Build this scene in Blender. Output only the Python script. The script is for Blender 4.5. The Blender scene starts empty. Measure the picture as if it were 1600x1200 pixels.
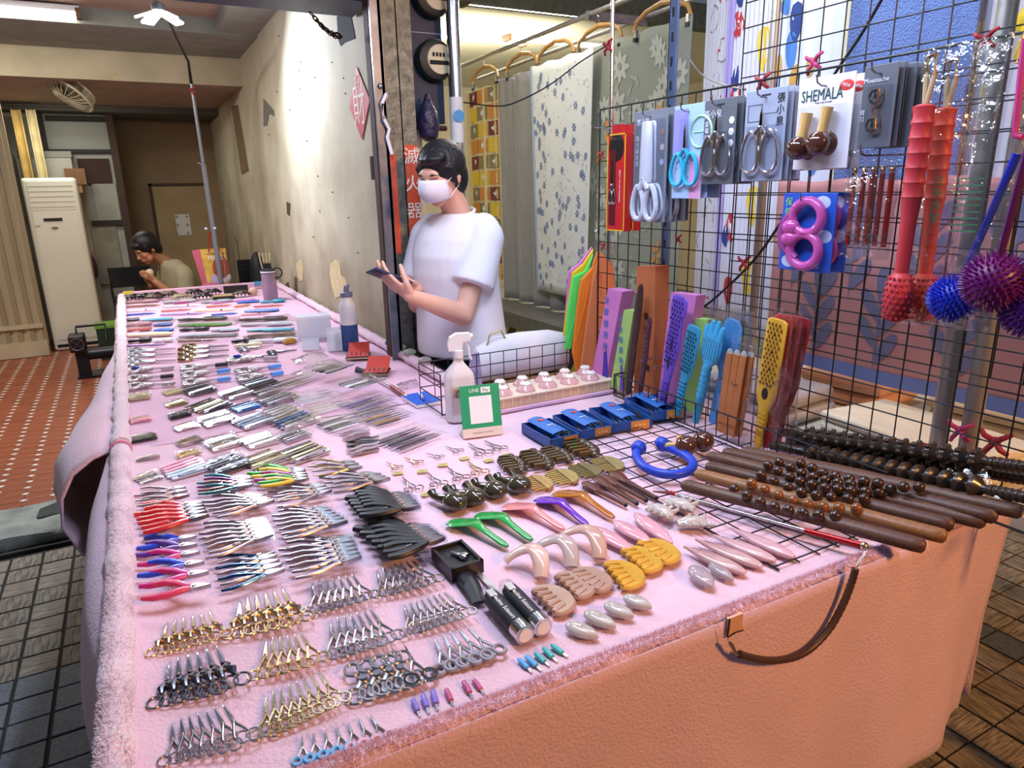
import bpy, math, random
from mathutils import Vector, Matrix, Quaternion
random.seed(7)
sc = bpy.context.scene
COL = sc.collection
V = Vector
# ---------------------------------------------------------------- camera
F = 1080.0; PITCH = math.radians(15.8); YAW = math.radians(28.2); ROLL = math.radians(1.25); CH = 1.55
fw = V((math.sin(YAW)*math.cos(PITCH), math.cos(YAW)*math.cos(PITCH), -math.sin(PITCH)))
r0 = V((math.cos(YAW), -math.sin(YAW), 0)); u0 = r0.cross(fw)
rt = r0*math.cos(ROLL) - u0*math.sin(ROLL); up = r0*math.sin(ROLL) + u0*math.cos(ROLL)
CAMP = V((0, 0, CH))
cd = bpy.data.cameras.new('camera'); cam = bpy.data.objects.new('camera', cd); COL.objects.link(cam)
cd.sensor_width = 36; cd.lens = 36*F/1600; cd.clip_start = .02
cam.matrix_world = Matrix(((rt.x, up.x, -fw.x, 0), (rt.y, up.y, -fw.y, 0), (rt.z, up.z, -fw.z, CH), (0, 0, 0, 1)))
sc.camera = cam
sc.view_settings.view_transform = 'Standard'; sc.view_settings.look = 'None'
sc.view_settings.exposure = 0.12; sc.view_settings.gamma = 1.0; sc.view_settings.use_curve_mapping = False
# pixel -> point on a plane (directions only; distance comes from the surface touched)
def ray(u, v): return fw + rt*((u-800)/F) + up*((600-v)/F)
def onz(u, v, z):
    d = ray(u, v); return CAMP + d*((z-CH)/d.z)
def onx(u, v, x):
    d = ray(u, v); return CAMP + d*(x/d.x)
def ony(u, v, y):
    d = ray(u, v); return CAMP + d*(y/d.y)
# ---------------------------------------------------------------- world and lights
w = bpy.data.worlds.new('night'); sc.world = w; w.use_nodes = True
bg = w.node_tree.nodes['Background']; bg.inputs[0].default_value = (.55, .62, .85, 1); bg.inputs[1].default_value = .15
def area(name, loc, target, sx, sy, power, col, spread=180):
    l = bpy.data.lights.new(name, 'AREA'); l.shape = 'RECTANGLE'; l.size = sx; l.size_y = sy
    l.energy = power; l.color = col; l.spread = math.radians(spread)
    o = bpy.data.objects.new(name, l); COL.objects.link(o); o.location = loc
    o.rotation_euler = (V(target)-V(loc)).to_track_quat('-Z', 'Y').to_euler(); return o
# LED strips hung over the stall, the shop tubes and the warm street lamp across the road
area('stall_led_tube_light', (.6, 1.75, 2.5), (.6, 1.7, 0), .12, 1.2, 24, (.72, .80, 1))
area('stall_led_rack_light', (.75, 1.0, 2.35), (1.6, 1.3, 1.3), .9, .1, 9, (.62, .72, 1), 140)
area('pole_led_light', (.35, 4.95, 2.55), (.5, 3.6, .8), .3, .25, 46, (.74, .83, 1))
area('shop_tube_light', (-.9, 5.4, 2.68), (-.8, 5.9, 0), 1.2, .14, 50, (1, .97, .9))
area('shop_rear_fill', (-.4, 8.0, 2.42), (-.3, 8.2, 0), .9, .1, 15, (1, .93, .8))  # unseen fill added to lift the shop's rear, no fixture there
area('neighbour_tube_light', (2.9, 4.2, 2.7), (2.6, 3.4, 0), 1.2, .1, 40, (1, .96, .84))
area('neighbour_tube_light_up', (2.9, 5.6, 2.4), (2.9, 6.2, 3), 1.2, .3, 30, (1, .93, .74))
area('neighbour_stall_led', (1.72, 1.6, 2.75), (2.2, 1.6, 1.5), .1, 1.6, 26, (.78, .85, 1))
area('neighbour_stall_led_b', (1.75, 3.3, 2.75), (2.2, 3.3, 1.5), .1, 1.4, 13, (1, .96, .86))
area('street_lamp_light', (2.1, -2.4, 3.0), (1.0, .8, .5), .5, .5, 122, (1, .45, .12))
# ---------------------------------------------------------------- materials
MATS = {}
def mat(name, col=(.8, .8, .8), rough=.5, metal=0, var=0, vscale=20, bump=0, bscale=60, trans=0, alpha=1, emit=0, ior=1.45,
        sheen=0, col2=None, stretch=None, coat=0, sss=0, spec=.5, thresh=None):
    if name in MATS: return MATS[name]
    m = bpy.data.materials.new(name); m.use_nodes = True; nt = m.node_tree; b = nt.nodes['Principled BSDF']; L = nt.links
    I = b.inputs; c = (*col, 1)
    I['Base Color'].default_value = c; I['Roughness'].default_value = rough; I['Metallic'].default_value = metal
    I['IOR'].default_value = ior; I['Specular IOR Level'].default_value = spec
    if trans: I['Transmission Weight'].default_value = trans
    if alpha < 1: I['Alpha'].default_value = alpha
    if sheen: I['Sheen Weight'].default_value = sheen; I['Sheen Roughness'].default_value = .4
    if coat: I['Coat Weight'].default_value = coat; I['Coat Roughness'].default_value = .08
    if sss: I['Subsurface Weight'].default_value = sss; I['Subsurface Scale'].default_value = .01
    if emit: I['Emission Color'].default_value = c; I['Emission Strength'].default_value = emit
    if var or bump or col2:
        tc = nt.nodes.new('ShaderNodeTexCoord'); mp = nt.nodes.new('ShaderNodeMapping'); L.new(tc.outputs['Object'], mp.inputs[0])
        if stretch: mp.inputs['Scale'].default_value = stretch
    if var or col2:
        n = nt.nodes.new('ShaderNodeTexNoise'); n.inputs['Scale'].default_value = vscale; n.inputs['Detail'].default_value = 5
        L.new(mp.outputs[0], n.inputs['Vector'])
        r = nt.nodes.new('ShaderNodeValToRGB'); L.new(n.outputs[0], r.inputs[0])
        lo, hi = thresh or (.32, .68)
        r.color_ramp.elements[0].position = lo; r.color_ramp.elements[1].position = hi
        a = col; d = col2 or tuple(min(1, x*(1+var)) for x in col)
        if not col2: a = tuple(x*(1-var) for x in col)
        r.color_ramp.elements[0].color = (*a, 1); r.color_ramp.elements[1].color = (*d, 1)
        L.new(r.outputs[0], I['Base Color'])
    if bump:
        n2 = nt.nodes.new('ShaderNodeTexNoise'); n2.inputs['Scale'].default_value = bscale; n2.inputs['Detail'].default_value = 4
        L.new(mp.outputs[0], n2.inputs['Vector'])
        bp = nt.nodes.new('ShaderNodeBump'); bp.inputs['Strength'].default_value = min(1, bump); bp.inputs['Distance'].default_value = .01
        L.new(n2.outputs[0], bp.inputs['Height']); L.new(bp.outputs[0], I['Normal'])
    MATS[name] = m; return m
def plain(name, h, rough=.5, **k):
    r, g, b = [int(h[i:i+2], 16)/255 for i in (0, 2, 4)]
    s = lambda x: x/12.92 if x <= .04045 else ((x+.055)/1.055)**2.4
    return mat(name, (s(r), s(g), s(b)), rough, **k)
chrome = mat('polished_steel', (.62, .60, .62), .2, 1)
steel = mat('brushed_steel', (.44, .43, .46), .36, 1, var=.15, vscale=40)
darkmetal = mat('gunmetal', (.2, .2, .23), .28, 1)
gold = mat('gold_plate', (.76, .56, .33), .24, 1)
rose = mat('warm_steel', (.40, .33, .35), .36, 1)
bronze = mat('bronze_metal', (.45, .33, .2), .3, 1)
def filmy(name, tint, lo, rough, bump, bscale):
    m = bpy.data.materials.new(name); m.use_nodes = True; nt = m.node_tree; nt.nodes.clear(); N = nt.nodes.new; L = nt.links
    out = N('ShaderNodeOutputMaterial'); mx = N('ShaderNodeMixShader'); tr = N('ShaderNodeBsdfTransparent'); gl = N('ShaderNodeBsdfGlossy'); fr = N('ShaderNodeLayerWeight'); pw = N('ShaderNodeMath'); pw.operation = 'POWER'; pw.inputs[1].default_value = 3; ml = N('ShaderNodeMath'); ml.operation = 'MULTIPLY'; ml.inputs[1].default_value = .65; ad = N('ShaderNodeMath')
    tr.inputs[0].default_value = (*tint, 1); gl.inputs['Roughness'].default_value = rough; fr.inputs[0].default_value = .5; ad.inputs[1].default_value = lo
    tc = N('ShaderNodeTexCoord'); n2 = N('ShaderNodeTexNoise'); n2.inputs['Scale'].default_value = bscale; n2.inputs['Detail'].default_value = 3; bp = N('ShaderNodeBump'); bp.inputs['Strength'].default_value = bump; bp.inputs['Distance'].default_value = .01
    L.new(tc.outputs['Object'], n2.inputs['Vector']); L.new(n2.outputs[0], bp.inputs['Height']); L.new(bp.outputs[0], gl.inputs['Normal']); L.new(bp.outputs[0], fr.inputs['Normal'])
    L.new(fr.outputs['Facing'], pw.inputs[0]); L.new(pw.outputs[0], ml.inputs[0]); L.new(ml.outputs[0], ad.inputs[0]); L.new(ad.outputs[0], mx.inputs[0]); L.new(tr.outputs[0], mx.inputs[1]); L.new(gl.outputs[0], mx.inputs[2]); L.new(mx.outputs[0], out.inputs[0]); return m
clear = filmy('clear_plastic', (.95, .96, .98), .05, .08, .05, 30); film = filmy('thin_clear_film', (.96, .965, .975), .17, .12, 1.0, 34)
sleevef = filmy('sleeve_film', (.97, .975, .98), .035, .10, .6, 30)
clear2 = mat('frosted_plastic', (.8, .84, .9), .3, alpha=.45)
blackp = plain('black_plastic', '141418', .4)
blackw = mat('black_wire', (.008, .008, .01), .45, var=.2)
white = plain('white_plastic', 'e8e8ea', .35)
paper = plain('white_paper', 'eceaea', .8, var=.03)
# ---------------------------------------------------------------- mesh building
class MB:
    def __init__(s): s.v = []; s.f = []
    def add(s, vs, fs, M=None):
        o = len(s.v); s.v += [(M @ V(p)) if M else V(p) for p in vs]; s.f += [tuple(i+o for i in f) for f in fs]; return s
    def box(s, c, d, M=None):
        x, y, z = c; a, b, e = d[0]/2, d[1]/2, d[2]/2
        return s.add([(x+i*a, y+j*b, z+k*e) for i in (-1, 1) for j in (-1, 1) for k in (-1, 1)],
                     [(0, 1, 3, 2), (4, 6, 7, 5), (0, 4, 5, 1), (2, 3, 7, 6), (0, 2, 6, 4), (1, 5, 7, 3)], M)
    def bbox(s, a, b): return s.box([(a[i]+b[i])/2 for i in range(3)], [abs(b[i]-a[i]) for i in range(3)])
    def tube(s, pts, rad, n=8, closed=False, flat=1, M=None, ref=(0, 0, 1), cap=True):
        pts = [V(p) for p in pts]; k = len(pts); rads = rad if isinstance(rad, (list, tuple)) else [rad]*k
        vs = []; fs = []; ref = V(ref)
        for i, p in enumerate(pts):
            t = (pts[(i+1) % k]-pts[i-1]) if closed else (pts[min(i+1, k-1)]-pts[max(i-1, 0)])
            t.normalize(); a = ref.cross(t)
            if a.length < 1e-3: a = V((1, 0, 0)).cross(t)
            if a.length < 1e-3: a = V((0, 1, 0)).cross(t)
            a.normalize(); b = t.cross(a)
            for j in range(n):
                q = 2*math.pi*j/n; vs.append(p + a*(math.cos(q)*rads[i]) + b*(math.sin(q)*rads[i]*flat))
        m = k if closed else k-1
        for i in range(m):
            i2 = (i+1) % k
            for j in range(n):
                j2 = (j+1) % n; fs.append((i*n+j, i*n+j2, i2*n+j2, i2*n+j))
        if not closed and cap:
            fs.append(tuple(range(n-1, -1, -1))); fs.append(tuple(range((k-1)*n, k*n)))
        return s.add(vs, fs, M)
    def lathe(s, prof, n=16, M=None):
        vs = []; fs = []
        for r, z in prof:
            for j in range(n):
                q = 2*math.pi*j/n; vs.append((r*math.cos(q), r*math.sin(q), z))
        for i in range(len(prof)-1):
            for j in range(n):
                j2 = (j+1) % n; fs.append((i*n+j, i*n+j2, (i+1)*n+j2, (i+1)*n+j))
        fs.append(tuple(range(n-1, -1, -1))); fs.append(tuple(range((len(prof)-1)*n, len(prof)*n)))
        return s.add(vs, fs, M)
    def prism(s, out, z0, z1, M=None, inset=0):
        n = len(out); cx = sum(p[0] for p in out)/n; cy = sum(p[1] for p in out)/n
        if sum(out[i][0]*out[(i+1) % n][1]-out[(i+1) % n][0]*out[i][1] for i in range(n)) < 0: out = out[::-1]
        if inset:
            h = (z1-z0)*.35; q = [(cx+(x-cx)*(1-inset), cy+(y-cy)*(1-inset)) for x, y in out]
            rings = [(q, z0), (out, z0+h), (out, z1-h), (q, z1)]
        else: rings = [(out, z0), (out, z1)]
        vs = [(x, y, z) for o, z in rings for x, y in o]; fs = []
        for k in range(len(rings)-1):
            for i in range(n):
                j = (i+1) % n; fs.append((k*n+i, k*n+j, (k+1)*n+j, (k+1)*n+i))
        fs.append(tuple(range(n-1, -1, -1))); fs.append(tuple(range((len(rings)-1)*n, len(rings)*n)))
        return s.add(vs, fs, M)
    def ball(s, c, r, n=12, m=8, sc_=(1, 1, 1), M=None):
        vs = []; fs = []
        for i in range(m+1):
            t = math.pi*i/m
            for j in range(n):
                q = 2*math.pi*j/n
                vs.append((c[0]+r*sc_[0]*math.sin(t)*math.cos(q), c[1]+r*sc_[1]*math.sin(t)*math.sin(q), c[2]+r*sc_[2]*math.cos(t)))
        for i in range(m):
            for j in range(n):
                j2 = (j+1) % n; fs.append((i*n+j, (i+1)*n+j, (i+1)*n+j2, i*n+j2))
        return s.add(vs, fs, M)
    def ring(s, c, R, r, n=20, m=6, M=None, ry=1, nrm='z'):
        P = []
        for i in range(n):
            q = 2*math.pi*i/n; a, b = R*math.cos(q), R*ry*math.sin(q)
            P.append((c[0]+a, c[1]+b, c[2]) if nrm == 'z' else (c[0]+a, c[1], c[2]+b) if nrm == 'y' else (c[0], c[1]+a, c[2]+b))
        return s.tube(P, r, m, closed=True, M=M, ref=(0, 0, 1) if nrm == 'z' else (0, 1, 0) if nrm == 'y' else (1, 0, 0))
    def sheet(s, g, thick=0, M=None):
        R, Cn = len(g), len(g[0]); vs = [V(p) for r in g for p in r]
        fs = [(i*Cn+j, i*Cn+j+1, (i+1)*Cn+j+1, (i+1)*Cn+j) for i in range(R-1) for j in range(Cn-1)]
        return s.add(vs, fs, M)
    def mesh(s, name, m=None, smooth=True, ang=40):
        me = bpy.data.meshes.new(name); me.from_pydata([tuple(p) for p in s.v], [], s.f); me.validate()
        if m: me.materials.append(m)
        if smooth:
            me.polygons.foreach_set('use_smooth', [True]*len(me.polygons)); me.set_sharp_from_angle(angle=math.radians(ang))
        me.update(); return me
def tag(o, label=None, cat=None, group=None, kind=None):
    if label: o['label'] = label
    if cat: o['category'] = cat
    if group: o['group'] = group
    if kind: o['kind'] = kind
    return o
def link(name, me, parent=None):
    o = bpy.data.objects.new(name, me); COL.objects.link(o)
    if parent: o.parent = parent
    return o
def part(name, mb, m, parent, smooth=True, ang=40, label=None, kind=None):
    o = link(name, mb if isinstance(mb, bpy.types.Mesh) else mb.mesh(name, m, smooth, ang), parent)
    if label: o['label'] = label
    if kind: o['kind'] = kind
    return o
def thing(name, label, cat, group=None, M=None):
    o = tag(link(name, None), label, cat, group); o.empty_display_size = .02
    if M: o.matrix_world = M
    return o
def solo(name, mb, m, label, cat, group=None, M=None, smooth=True, ang=40):
    o = tag(link(name, mb if isinstance(mb, bpy.types.Mesh) else mb.mesh(name, m, smooth, ang)), label, cat, group)
    if M: o.matrix_world = M
    return o
def struct(name, mb, m, parent=None, smooth=False):
    o = link(name, mb.mesh(name, m, smooth), parent)
    if not parent: o['kind'] = 'structure'
    return o
def solid(o, t, off=0):
    md = o.modifiers.new('thickness', 'SOLIDIFY'); md.thickness = t; md.offset = off; return o
def bevel(o, w, seg=2):
    md = o.modifiers.new('bevel', 'BEVEL'); md.width = w; md.segments = seg; md.limit_method = 'ANGLE'; return o
FIRST = set()
def dup(root, M, label=None, group=None, swap=None, name=None):
    """first use moves the prototype itself, later uses copy it with its parts"""
    if root.name not in FIRST and not swap:
        FIRST.add(root.name); r = root
        pool = None
    else:
        r = root.copy(); COL.objects.link(r)
        for ch in root.children:
            c = ch.copy(); COL.objects.link(c); c.parent = r
            if swap and ch.get('tint'):
                c.data = tinted(ch.data, swap)
            for g in ch.children:
                d = g.copy(); COL.objects.link(d); d.parent = c
                if swap and g.get('tint'): d.data = tinted(g.data, swap)
        if swap and root.get('tint') and root.data: r.data = tinted(root.data, swap)
    r.matrix_world = M
    if label: r['label'] = label
    if group: r['group'] = group
    return r
TINT = {}
def tinted(me, m):
    k = (me.name, m.name)
    if k not in TINT:
        n = me.copy(); n.materials.clear(); n.materials.append(m); TINT[k] = n
    return TINT[k]
def drop_proto(root):
    """a prototype that was only copied leaves the scene"""
    if root.name in FIRST: return
    for ch in list(root.children_recursive): bpy.data.objects.remove(ch)
    bpy.data.objects.remove(root)
TZ = .80
def lay(p0, p1, z=TZ, L=1, s=None, tilt=0, roll=0):
    """matrix that lays a thing of length L along +X from pixel p0 to pixel p1 on the plane z"""
    a, b = onz(*p0, z), onz(*p1, z); d = b-a; k = d.length/L if s is None else s
    return Matrix.Translation(a) @ Matrix.Rotation(math.atan2(d.y, d.x), 4, 'Z') @ Matrix.Rotation(-tilt, 4, 'Y') @ Matrix.Rotation(roll, 4, 'X') @ Matrix.Scale(k, 4)
def lerp(a, b, t): return tuple(a[i]+(b[i]-a[i])*t for i in range(len(a)))
def at(p, rz=0, s=1, rx=0, ry=0):
    return Matrix.Translation(p) @ Matrix.Rotation(rz, 4, 'Z') @ Matrix.Rotation(ry, 4, 'Y') @ Matrix.Rotation(rx, 4, 'X') @ Matrix.Scale(s, 4)
def text_mesh(txt, size, name='lettering', extrude=.0003, align='CENTER'):
    c = bpy.data.curves.new(name, 'FONT'); c.body = txt; c.size = size; c.extrude = extrude; c.align_x = align; c.align_y = 'CENTER'
    c.resolution_u = 2
    o = bpy.data.objects.new(name, c); me = bpy.data.meshes.new_from_object(o)
    bpy.data.objects.remove(o); me.name = name; return me
def text(txt, size, m, parent, M, align='CENTER', name='lettering', ex=.0003):
    me = text_mesh(txt, size, name, ex, align); me.materials.clear(); me.materials.append(m)
    o = link(name, me, parent); o.matrix_local = M; return o
def smooth_union(mb, name, m, voxel, it=6, fac=.5):
    """one continuous surface out of overlapping lofts"""
    me = mb.mesh(name, m); o = link(name, me)
    r = o.modifiers.new('r', 'REMESH'); r.mode = 'VOXEL'; r.voxel_size = voxel
    s = o.modifiers.new('s', 'SMOOTH'); s.iterations = it; s.factor = fac
    dg = bpy.context.evaluated_depsgraph_get(); n = bpy.data.meshes.new_from_object(o.evaluated_get(dg))
    bpy.data.objects.remove(o); n.materials.clear(); n.materials.append(m)
    n.polygons.foreach_set('use_smooth', [True]*len(n.polygons)); n.name = name; return n
def facing(o_, xdir, zdir):
    """matrix with local X along xdir and local Z (face normal) along zdir at point o_"""
    x = V(xdir).normalized(); z = V(zdir).normalized(); y = z.cross(x).normalized(); z = x.cross(y)
    return Matrix(((x.x, y.x, z.x, o_[0]), (x.y, y.y, z.y, o_[1]), (x.z, y.z, z.z, o_[2]), (0, 0, 0, 1)))
# ================================================================= the setting
tile_a = plain('striated_tile', 'aea18e', .75, col2=(.12, .11, .09), vscale=14, stretch=(1, 6, 1), bump=.8, bscale=20)
tile_b = plain('striated_tile_cross', 'a99c8a', .75, col2=(.10, .093, .077), vscale=14, stretch=(6, 1, 1), bump=.8, bscale=20)
tile_c = plain('blue_grey_tile', '5d6670', .6, var=.25, vscale=60, bump=.3, bscale=200)
joint = plain('dark_joint', '2b2a28', .9, var=.2)
def curve_floor():
    mb = MB().bbox((-3, -3, -.1), (4.5, 3.72, -.006)); fl = struct('floor', mb, joint)
    P = .1225
    mats = [tile_a, tile_b, tile_c]; ms = []
    for k in range(3):
        b = MB().prism([(-.056, -.0575), (.056, -.0575), (.056, .0575), (-.056, .0575)], -.006, .002, inset=.03)
        ms.append(b.mesh('tile', mats[k], False))
    rest = [MB(), MB(), MB()]
    for i in range(-12, 33):
        for j in range(-2, 30):
            x = -.37+i*P; y = .02+j*P
            if y > 3.52 or x > 3.4: continue
            blue = (i <= 0 and 14 <= j <= 20) or (i % 9 == 5 and j % 7 < 4)
            k = 2 if blue else (1 if (i*7+j*5+(i*j) % 3) % 5 < 3 else 0)
            near = x < .02 and x > -1.25 and y > 1.8
            if near:
                o = link('tile', ms[k], fl); o.location = (x, y, random.uniform(-.0015, .001)); o.rotation_euler = (0, 0, random.uniform(-.01, .01))
            else: rest[k].prism([(x-.056, y-.0575), (x+.056, y-.0575), (x+.056, y+.0575), (x-.056, y+.0575)], -.006, .001)
    for k in range(3): part('paving', rest[k], mats[k], fl, False, kind='stuff')
    return fl
curve_floor()
# ground beyond the street corner on the right
# kerb between street and shop
conc = plain('worn_concrete', '8f958c', .85, var=.3, vscale=9, bump=.6, bscale=90)
kb = MB()
N = 40; prof = [(3.60, 0), (3.598, .02), (3.59, .04), (3.60, .062), (3.63, .068), (3.97, .068), (3.97, 0)]
g = [[(-3+4.0*i/N, y+.012*math.sin(i*2.1+j), z+.004*math.sin(i*1.7+j*2)) for i in range(N+1)] for j, (y, z) in enumerate(prof)]
kb.sheet(g); kerb = struct('trim_1', kb, conc, smooth=True)
pm = plain('dark_mortar', '3f4340', .9, var=.3, vscale=40)
pp = [onz(u, v, .073) for u, v in [(57, 808), (62, 795), (90, 784), (125, 778), (165, 774), (165, 790), (120, 796), (85, 803), (62, 809)]]
part('mortar_patch', MB().prism([(p.x, p.y) for p in pp], .066, .0735), pm, kerb, False)
rm = MB().bbox((-3, 3.55, -.004), (1.06, 3.595, .012)); part('riser', rm, plain('dark_riser', '2e2c2a', .9, var=.4, vscale=12), kerb, False)  # dark strip along the foot of the kerb
# red tile floor inside the shop
red = plain('red_clay_tile', '8c4a30', .4, var=.22, vscale=9, bump=.15, bscale=120)
rj = plain('brown_joint', '3a1f16', .85)
f2 = struct('floor_shop', MB().bbox((-3, 3.93, .0), (1.06, 9.7, .053)), rj)
TX, TY = .1303, .0928
def octo(x, y, sx=TX, sy=TY, c=.0195, g=.0016):
    a, b = sx/2-g*.6, sy/2-g*.6
    return [(x-a+c, y-b), (x+a-c, y-b), (x+a, y-b+c*.8), (x+a, y+b-c*.8), (x+a-c, y+b), (x-a+c, y+b), (x-a, y+b-c*.8), (x-a, y-b+c*.8)]
tm = MB().prism(octo(0, 0), -.006, .003).mesh('tile', red, False)
wt = plain('white_inset_tile', 'd9d5cc', .4, var=.12)
rest = MB(); ins = MB()
for i in range(-16, 14):
    for j in range(0, 68):
        x = -.6128+i*TX; y = 4.025+j*TY
        if x > 1.0: continue
        if -1.0 < x < .1 and j < 18:
            o = link('tile', tm, f2); o.location = (x, y, .057+random.uniform(-.0006, .0006))
        else: rest.prism(octo(x, y), .051, .06)
        xx, yy = x+TX/2, y+TY/2
        ins.prism([(xx-.0195, yy), (xx, yy-.016), (xx+.0195, yy), (xx, yy+.016)], .051, .0615)
part('tiling', rest, red, f2, False, kind='stuff'); part('diamond_insets', ins, wt, f2, False, kind='stuff')
# shop walls and ceiling
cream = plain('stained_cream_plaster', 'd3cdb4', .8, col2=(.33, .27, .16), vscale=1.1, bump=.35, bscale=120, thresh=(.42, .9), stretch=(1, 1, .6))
cream2 = plain('stained_beam_paint', 'c6ba9a', .8, var=.14, vscale=3, bump=.3)
pinkc = plain('dull_pink_ceiling', 'a48e7e', .8, var=.12, vscale=4)
greyp = plain('grey_moulding_paint', '8b8d84', .7, var=.12, vscale=6)
WX = 1.07
def grime_and_shade(m, z0, z1, col):  # darkens downwards: wall grime plus weaker light, both put into the colour
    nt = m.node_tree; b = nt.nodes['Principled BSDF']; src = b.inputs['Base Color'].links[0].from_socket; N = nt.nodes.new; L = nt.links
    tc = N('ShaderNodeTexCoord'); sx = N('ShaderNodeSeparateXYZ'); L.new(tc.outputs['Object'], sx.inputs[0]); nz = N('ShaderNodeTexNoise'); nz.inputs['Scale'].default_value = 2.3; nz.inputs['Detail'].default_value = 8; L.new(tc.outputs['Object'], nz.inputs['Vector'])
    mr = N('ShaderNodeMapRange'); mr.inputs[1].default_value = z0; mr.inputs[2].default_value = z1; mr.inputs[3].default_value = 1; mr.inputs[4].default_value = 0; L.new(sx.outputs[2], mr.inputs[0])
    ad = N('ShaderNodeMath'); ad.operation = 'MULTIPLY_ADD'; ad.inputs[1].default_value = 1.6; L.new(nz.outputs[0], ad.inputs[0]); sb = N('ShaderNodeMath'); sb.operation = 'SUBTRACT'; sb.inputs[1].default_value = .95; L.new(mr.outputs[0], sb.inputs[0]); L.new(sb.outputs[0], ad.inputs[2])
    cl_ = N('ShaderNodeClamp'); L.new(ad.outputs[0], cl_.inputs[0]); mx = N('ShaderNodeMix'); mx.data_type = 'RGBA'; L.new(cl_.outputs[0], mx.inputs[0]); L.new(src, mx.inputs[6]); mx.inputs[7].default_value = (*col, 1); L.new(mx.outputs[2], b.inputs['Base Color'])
grime_and_shade(cream, .7, 2.3, (.27, .215, .14))
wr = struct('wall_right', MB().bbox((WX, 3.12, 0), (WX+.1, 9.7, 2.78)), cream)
dirtm = plain('bare_plaster', 'c8b68c', .9, var=.15, vscale=30)
darkm = plain('dark_stain', '4a3c2a', .9, var=.3, vscale=30)
def patch(pts, m, name='peeled_patch', t=.003):
    P = [onx(u, v, WX) for u, v in pts]
    mb = MB().prism([(-p.y, p.z) for p in P], 0, t); o = part(name, mb, m, wr, False)
    o.matrix_local = facing((WX, 0, 0), (0, -1, 0), (-1, 0, 0))
patch([(517, 412), (524, 406), (531, 410), (534, 430), (541, 438), (547, 462), (546, 482), (541, 478), (534, 462), (525, 466), (519, 448), (516, 428)], dirtm)
patch([(463, 412), (470, 405), (474, 422), (473, 438), (469, 440), (465, 428)], dirtm)
patch([(445, 445), (451, 440), (453, 452), (449, 462), (444, 458)], darkm, 'wall_hole')
patch([(461, 432), (464, 434), (466, 470), (463, 474), (460, 455)], darkm, 'wall_hole')
patch([(363, 166), (372, 164), (389, 266), (379, 272)], plain('brown_board', '7c6750', .8, var=.2, vscale=20), 'boarded_opening', .01)
patch([(412, 154), (428, 172), (429, 182), (421, 178), (418, 196), (412, 198)], plain('grey_tape', '75746c', .8), 'tape_mark')
patch([(448, 315), (454, 318), (453, 338), (449, 334)], darkm, 'scuff')
patch([(527, 26), (548, 18), (556, 60), (540, 66), (533, 72), (529, 62)], plain('soot', '1d1815', .9, var=.4, vscale=20), 'soot_stain')
for u, v in [(436, 56), (470, 97), (492, 121), (433, 143), (468, 110), (537, 122), (469, 139), (519, 97), (540, 146), (480, 220), (497, 275), (421, 210), (453, 172), (500, 330), (520, 300), (545, 340), (490, 370), (560, 395)]:
    patch([(u-.8, v), (u, v-1.2), (u+.8, v), (u+.5, v+1.4), (u-.6, v+1.1)], darkm, 'nail_hole')
brownw = plain('brown_plaster', '937c60', .85, var=.15, vscale=2)
wb = struct('wall_back', MB().bbox((-3, 9.6, 0), (WX, 9.7, 2.6)), brownw)
struct('wall_left', MB().bbox((-3.05, 3.45, 0), (-2.95, 9.7, 2.8)), brownw)
ce = struct('ceiling', MB().bbox((-3, 3.3, 2.79), (WX, 6.95, 2.86)), pinkc)
struct('ceiling_rear', MB().bbox((-3, 6.9, 2.463), (WX, 8.72, 2.85)), pinkc)
struct('trim_2', MB().bbox((-3, 5.93, 2.685), (WX, 6.91, 2.79)), greyp)
struct('trim_3', MB().bbox((.78, 3.3, 2.70), (WX, 5.95, 2.79)), greyp)
struct('trim_4', MB().bbox((-3, 6.885, 2.462), (WX, 6.9, 2.69)), cream2)
struct('trim_5', MB().bbox((-3, 8.72, 2.40), (WX, 9.6, 2.5)), plain('dark_moulding', '5c5c56', .8, var=.1))
part('missing_plaster', MB().prism([(-.035, -.02), (.0, -.028), (.03, -.02), (.03, .0), (.012, .02), (-.02, .018)], 0, .004), dirtm, bpy.data.objects['trim_4'], False).matrix_local = facing(ony(179, 118, 6.885), (1, 0, 0), (0, -1, 0))
# door in the back wall with a notice on it
S = lambda u, v, y=9.6: ony(u, v, y)
a, b = S(236, 291), S(323, 291)
dm = plain('tan_door', 'a08a64', .7, var=.1, vscale=3)
door = struct('door_1', MB().bbox((a.x, 9.57, .06), (b.x, 9.6, a.z)), dm)
fr = plain('dark_door_frame', '463a2c', .8)
part('door_frame', MB().bbox((a.x-.03, 9.55, .06), (a.x, 9.6, a.z+.03)).bbox((a.x-.03, 9.55, a.z), (b.x, 9.6, a.z+.03)), fr, door, False)
n0, n1 = S(273, 335, 9.565), S(300, 367, 9.565)
nt_ = part('paper_notice', MB().bbox((n0.x, 9.562, n1.z), (n1.x, 9.568, n0.z)), plain('grey_notice', 'd2d2c8', .8), door, False)
ink = plain('black_ink', '1c1c1e', .8)
for xx, zz in ((-.06, .1), (.05, .1), (-.06, 0), (.05, 0), (-.08, -.1), (.04, -.1)):
    cx_, cz_ = (n0.x+n1.x)/2+xx, (n0.z+n1.z)/2+zz; part('ink_mark', MB().bbox((cx_-.022, 9.560, cz_-.006), (cx_+.022, 9.562, cz_)).bbox((cx_-.006, 9.560, cz_-.025), (cx_, 9.562, cz_+.024)), plain('faded_ink', '5c5c58', .8), nt_, False)
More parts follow.
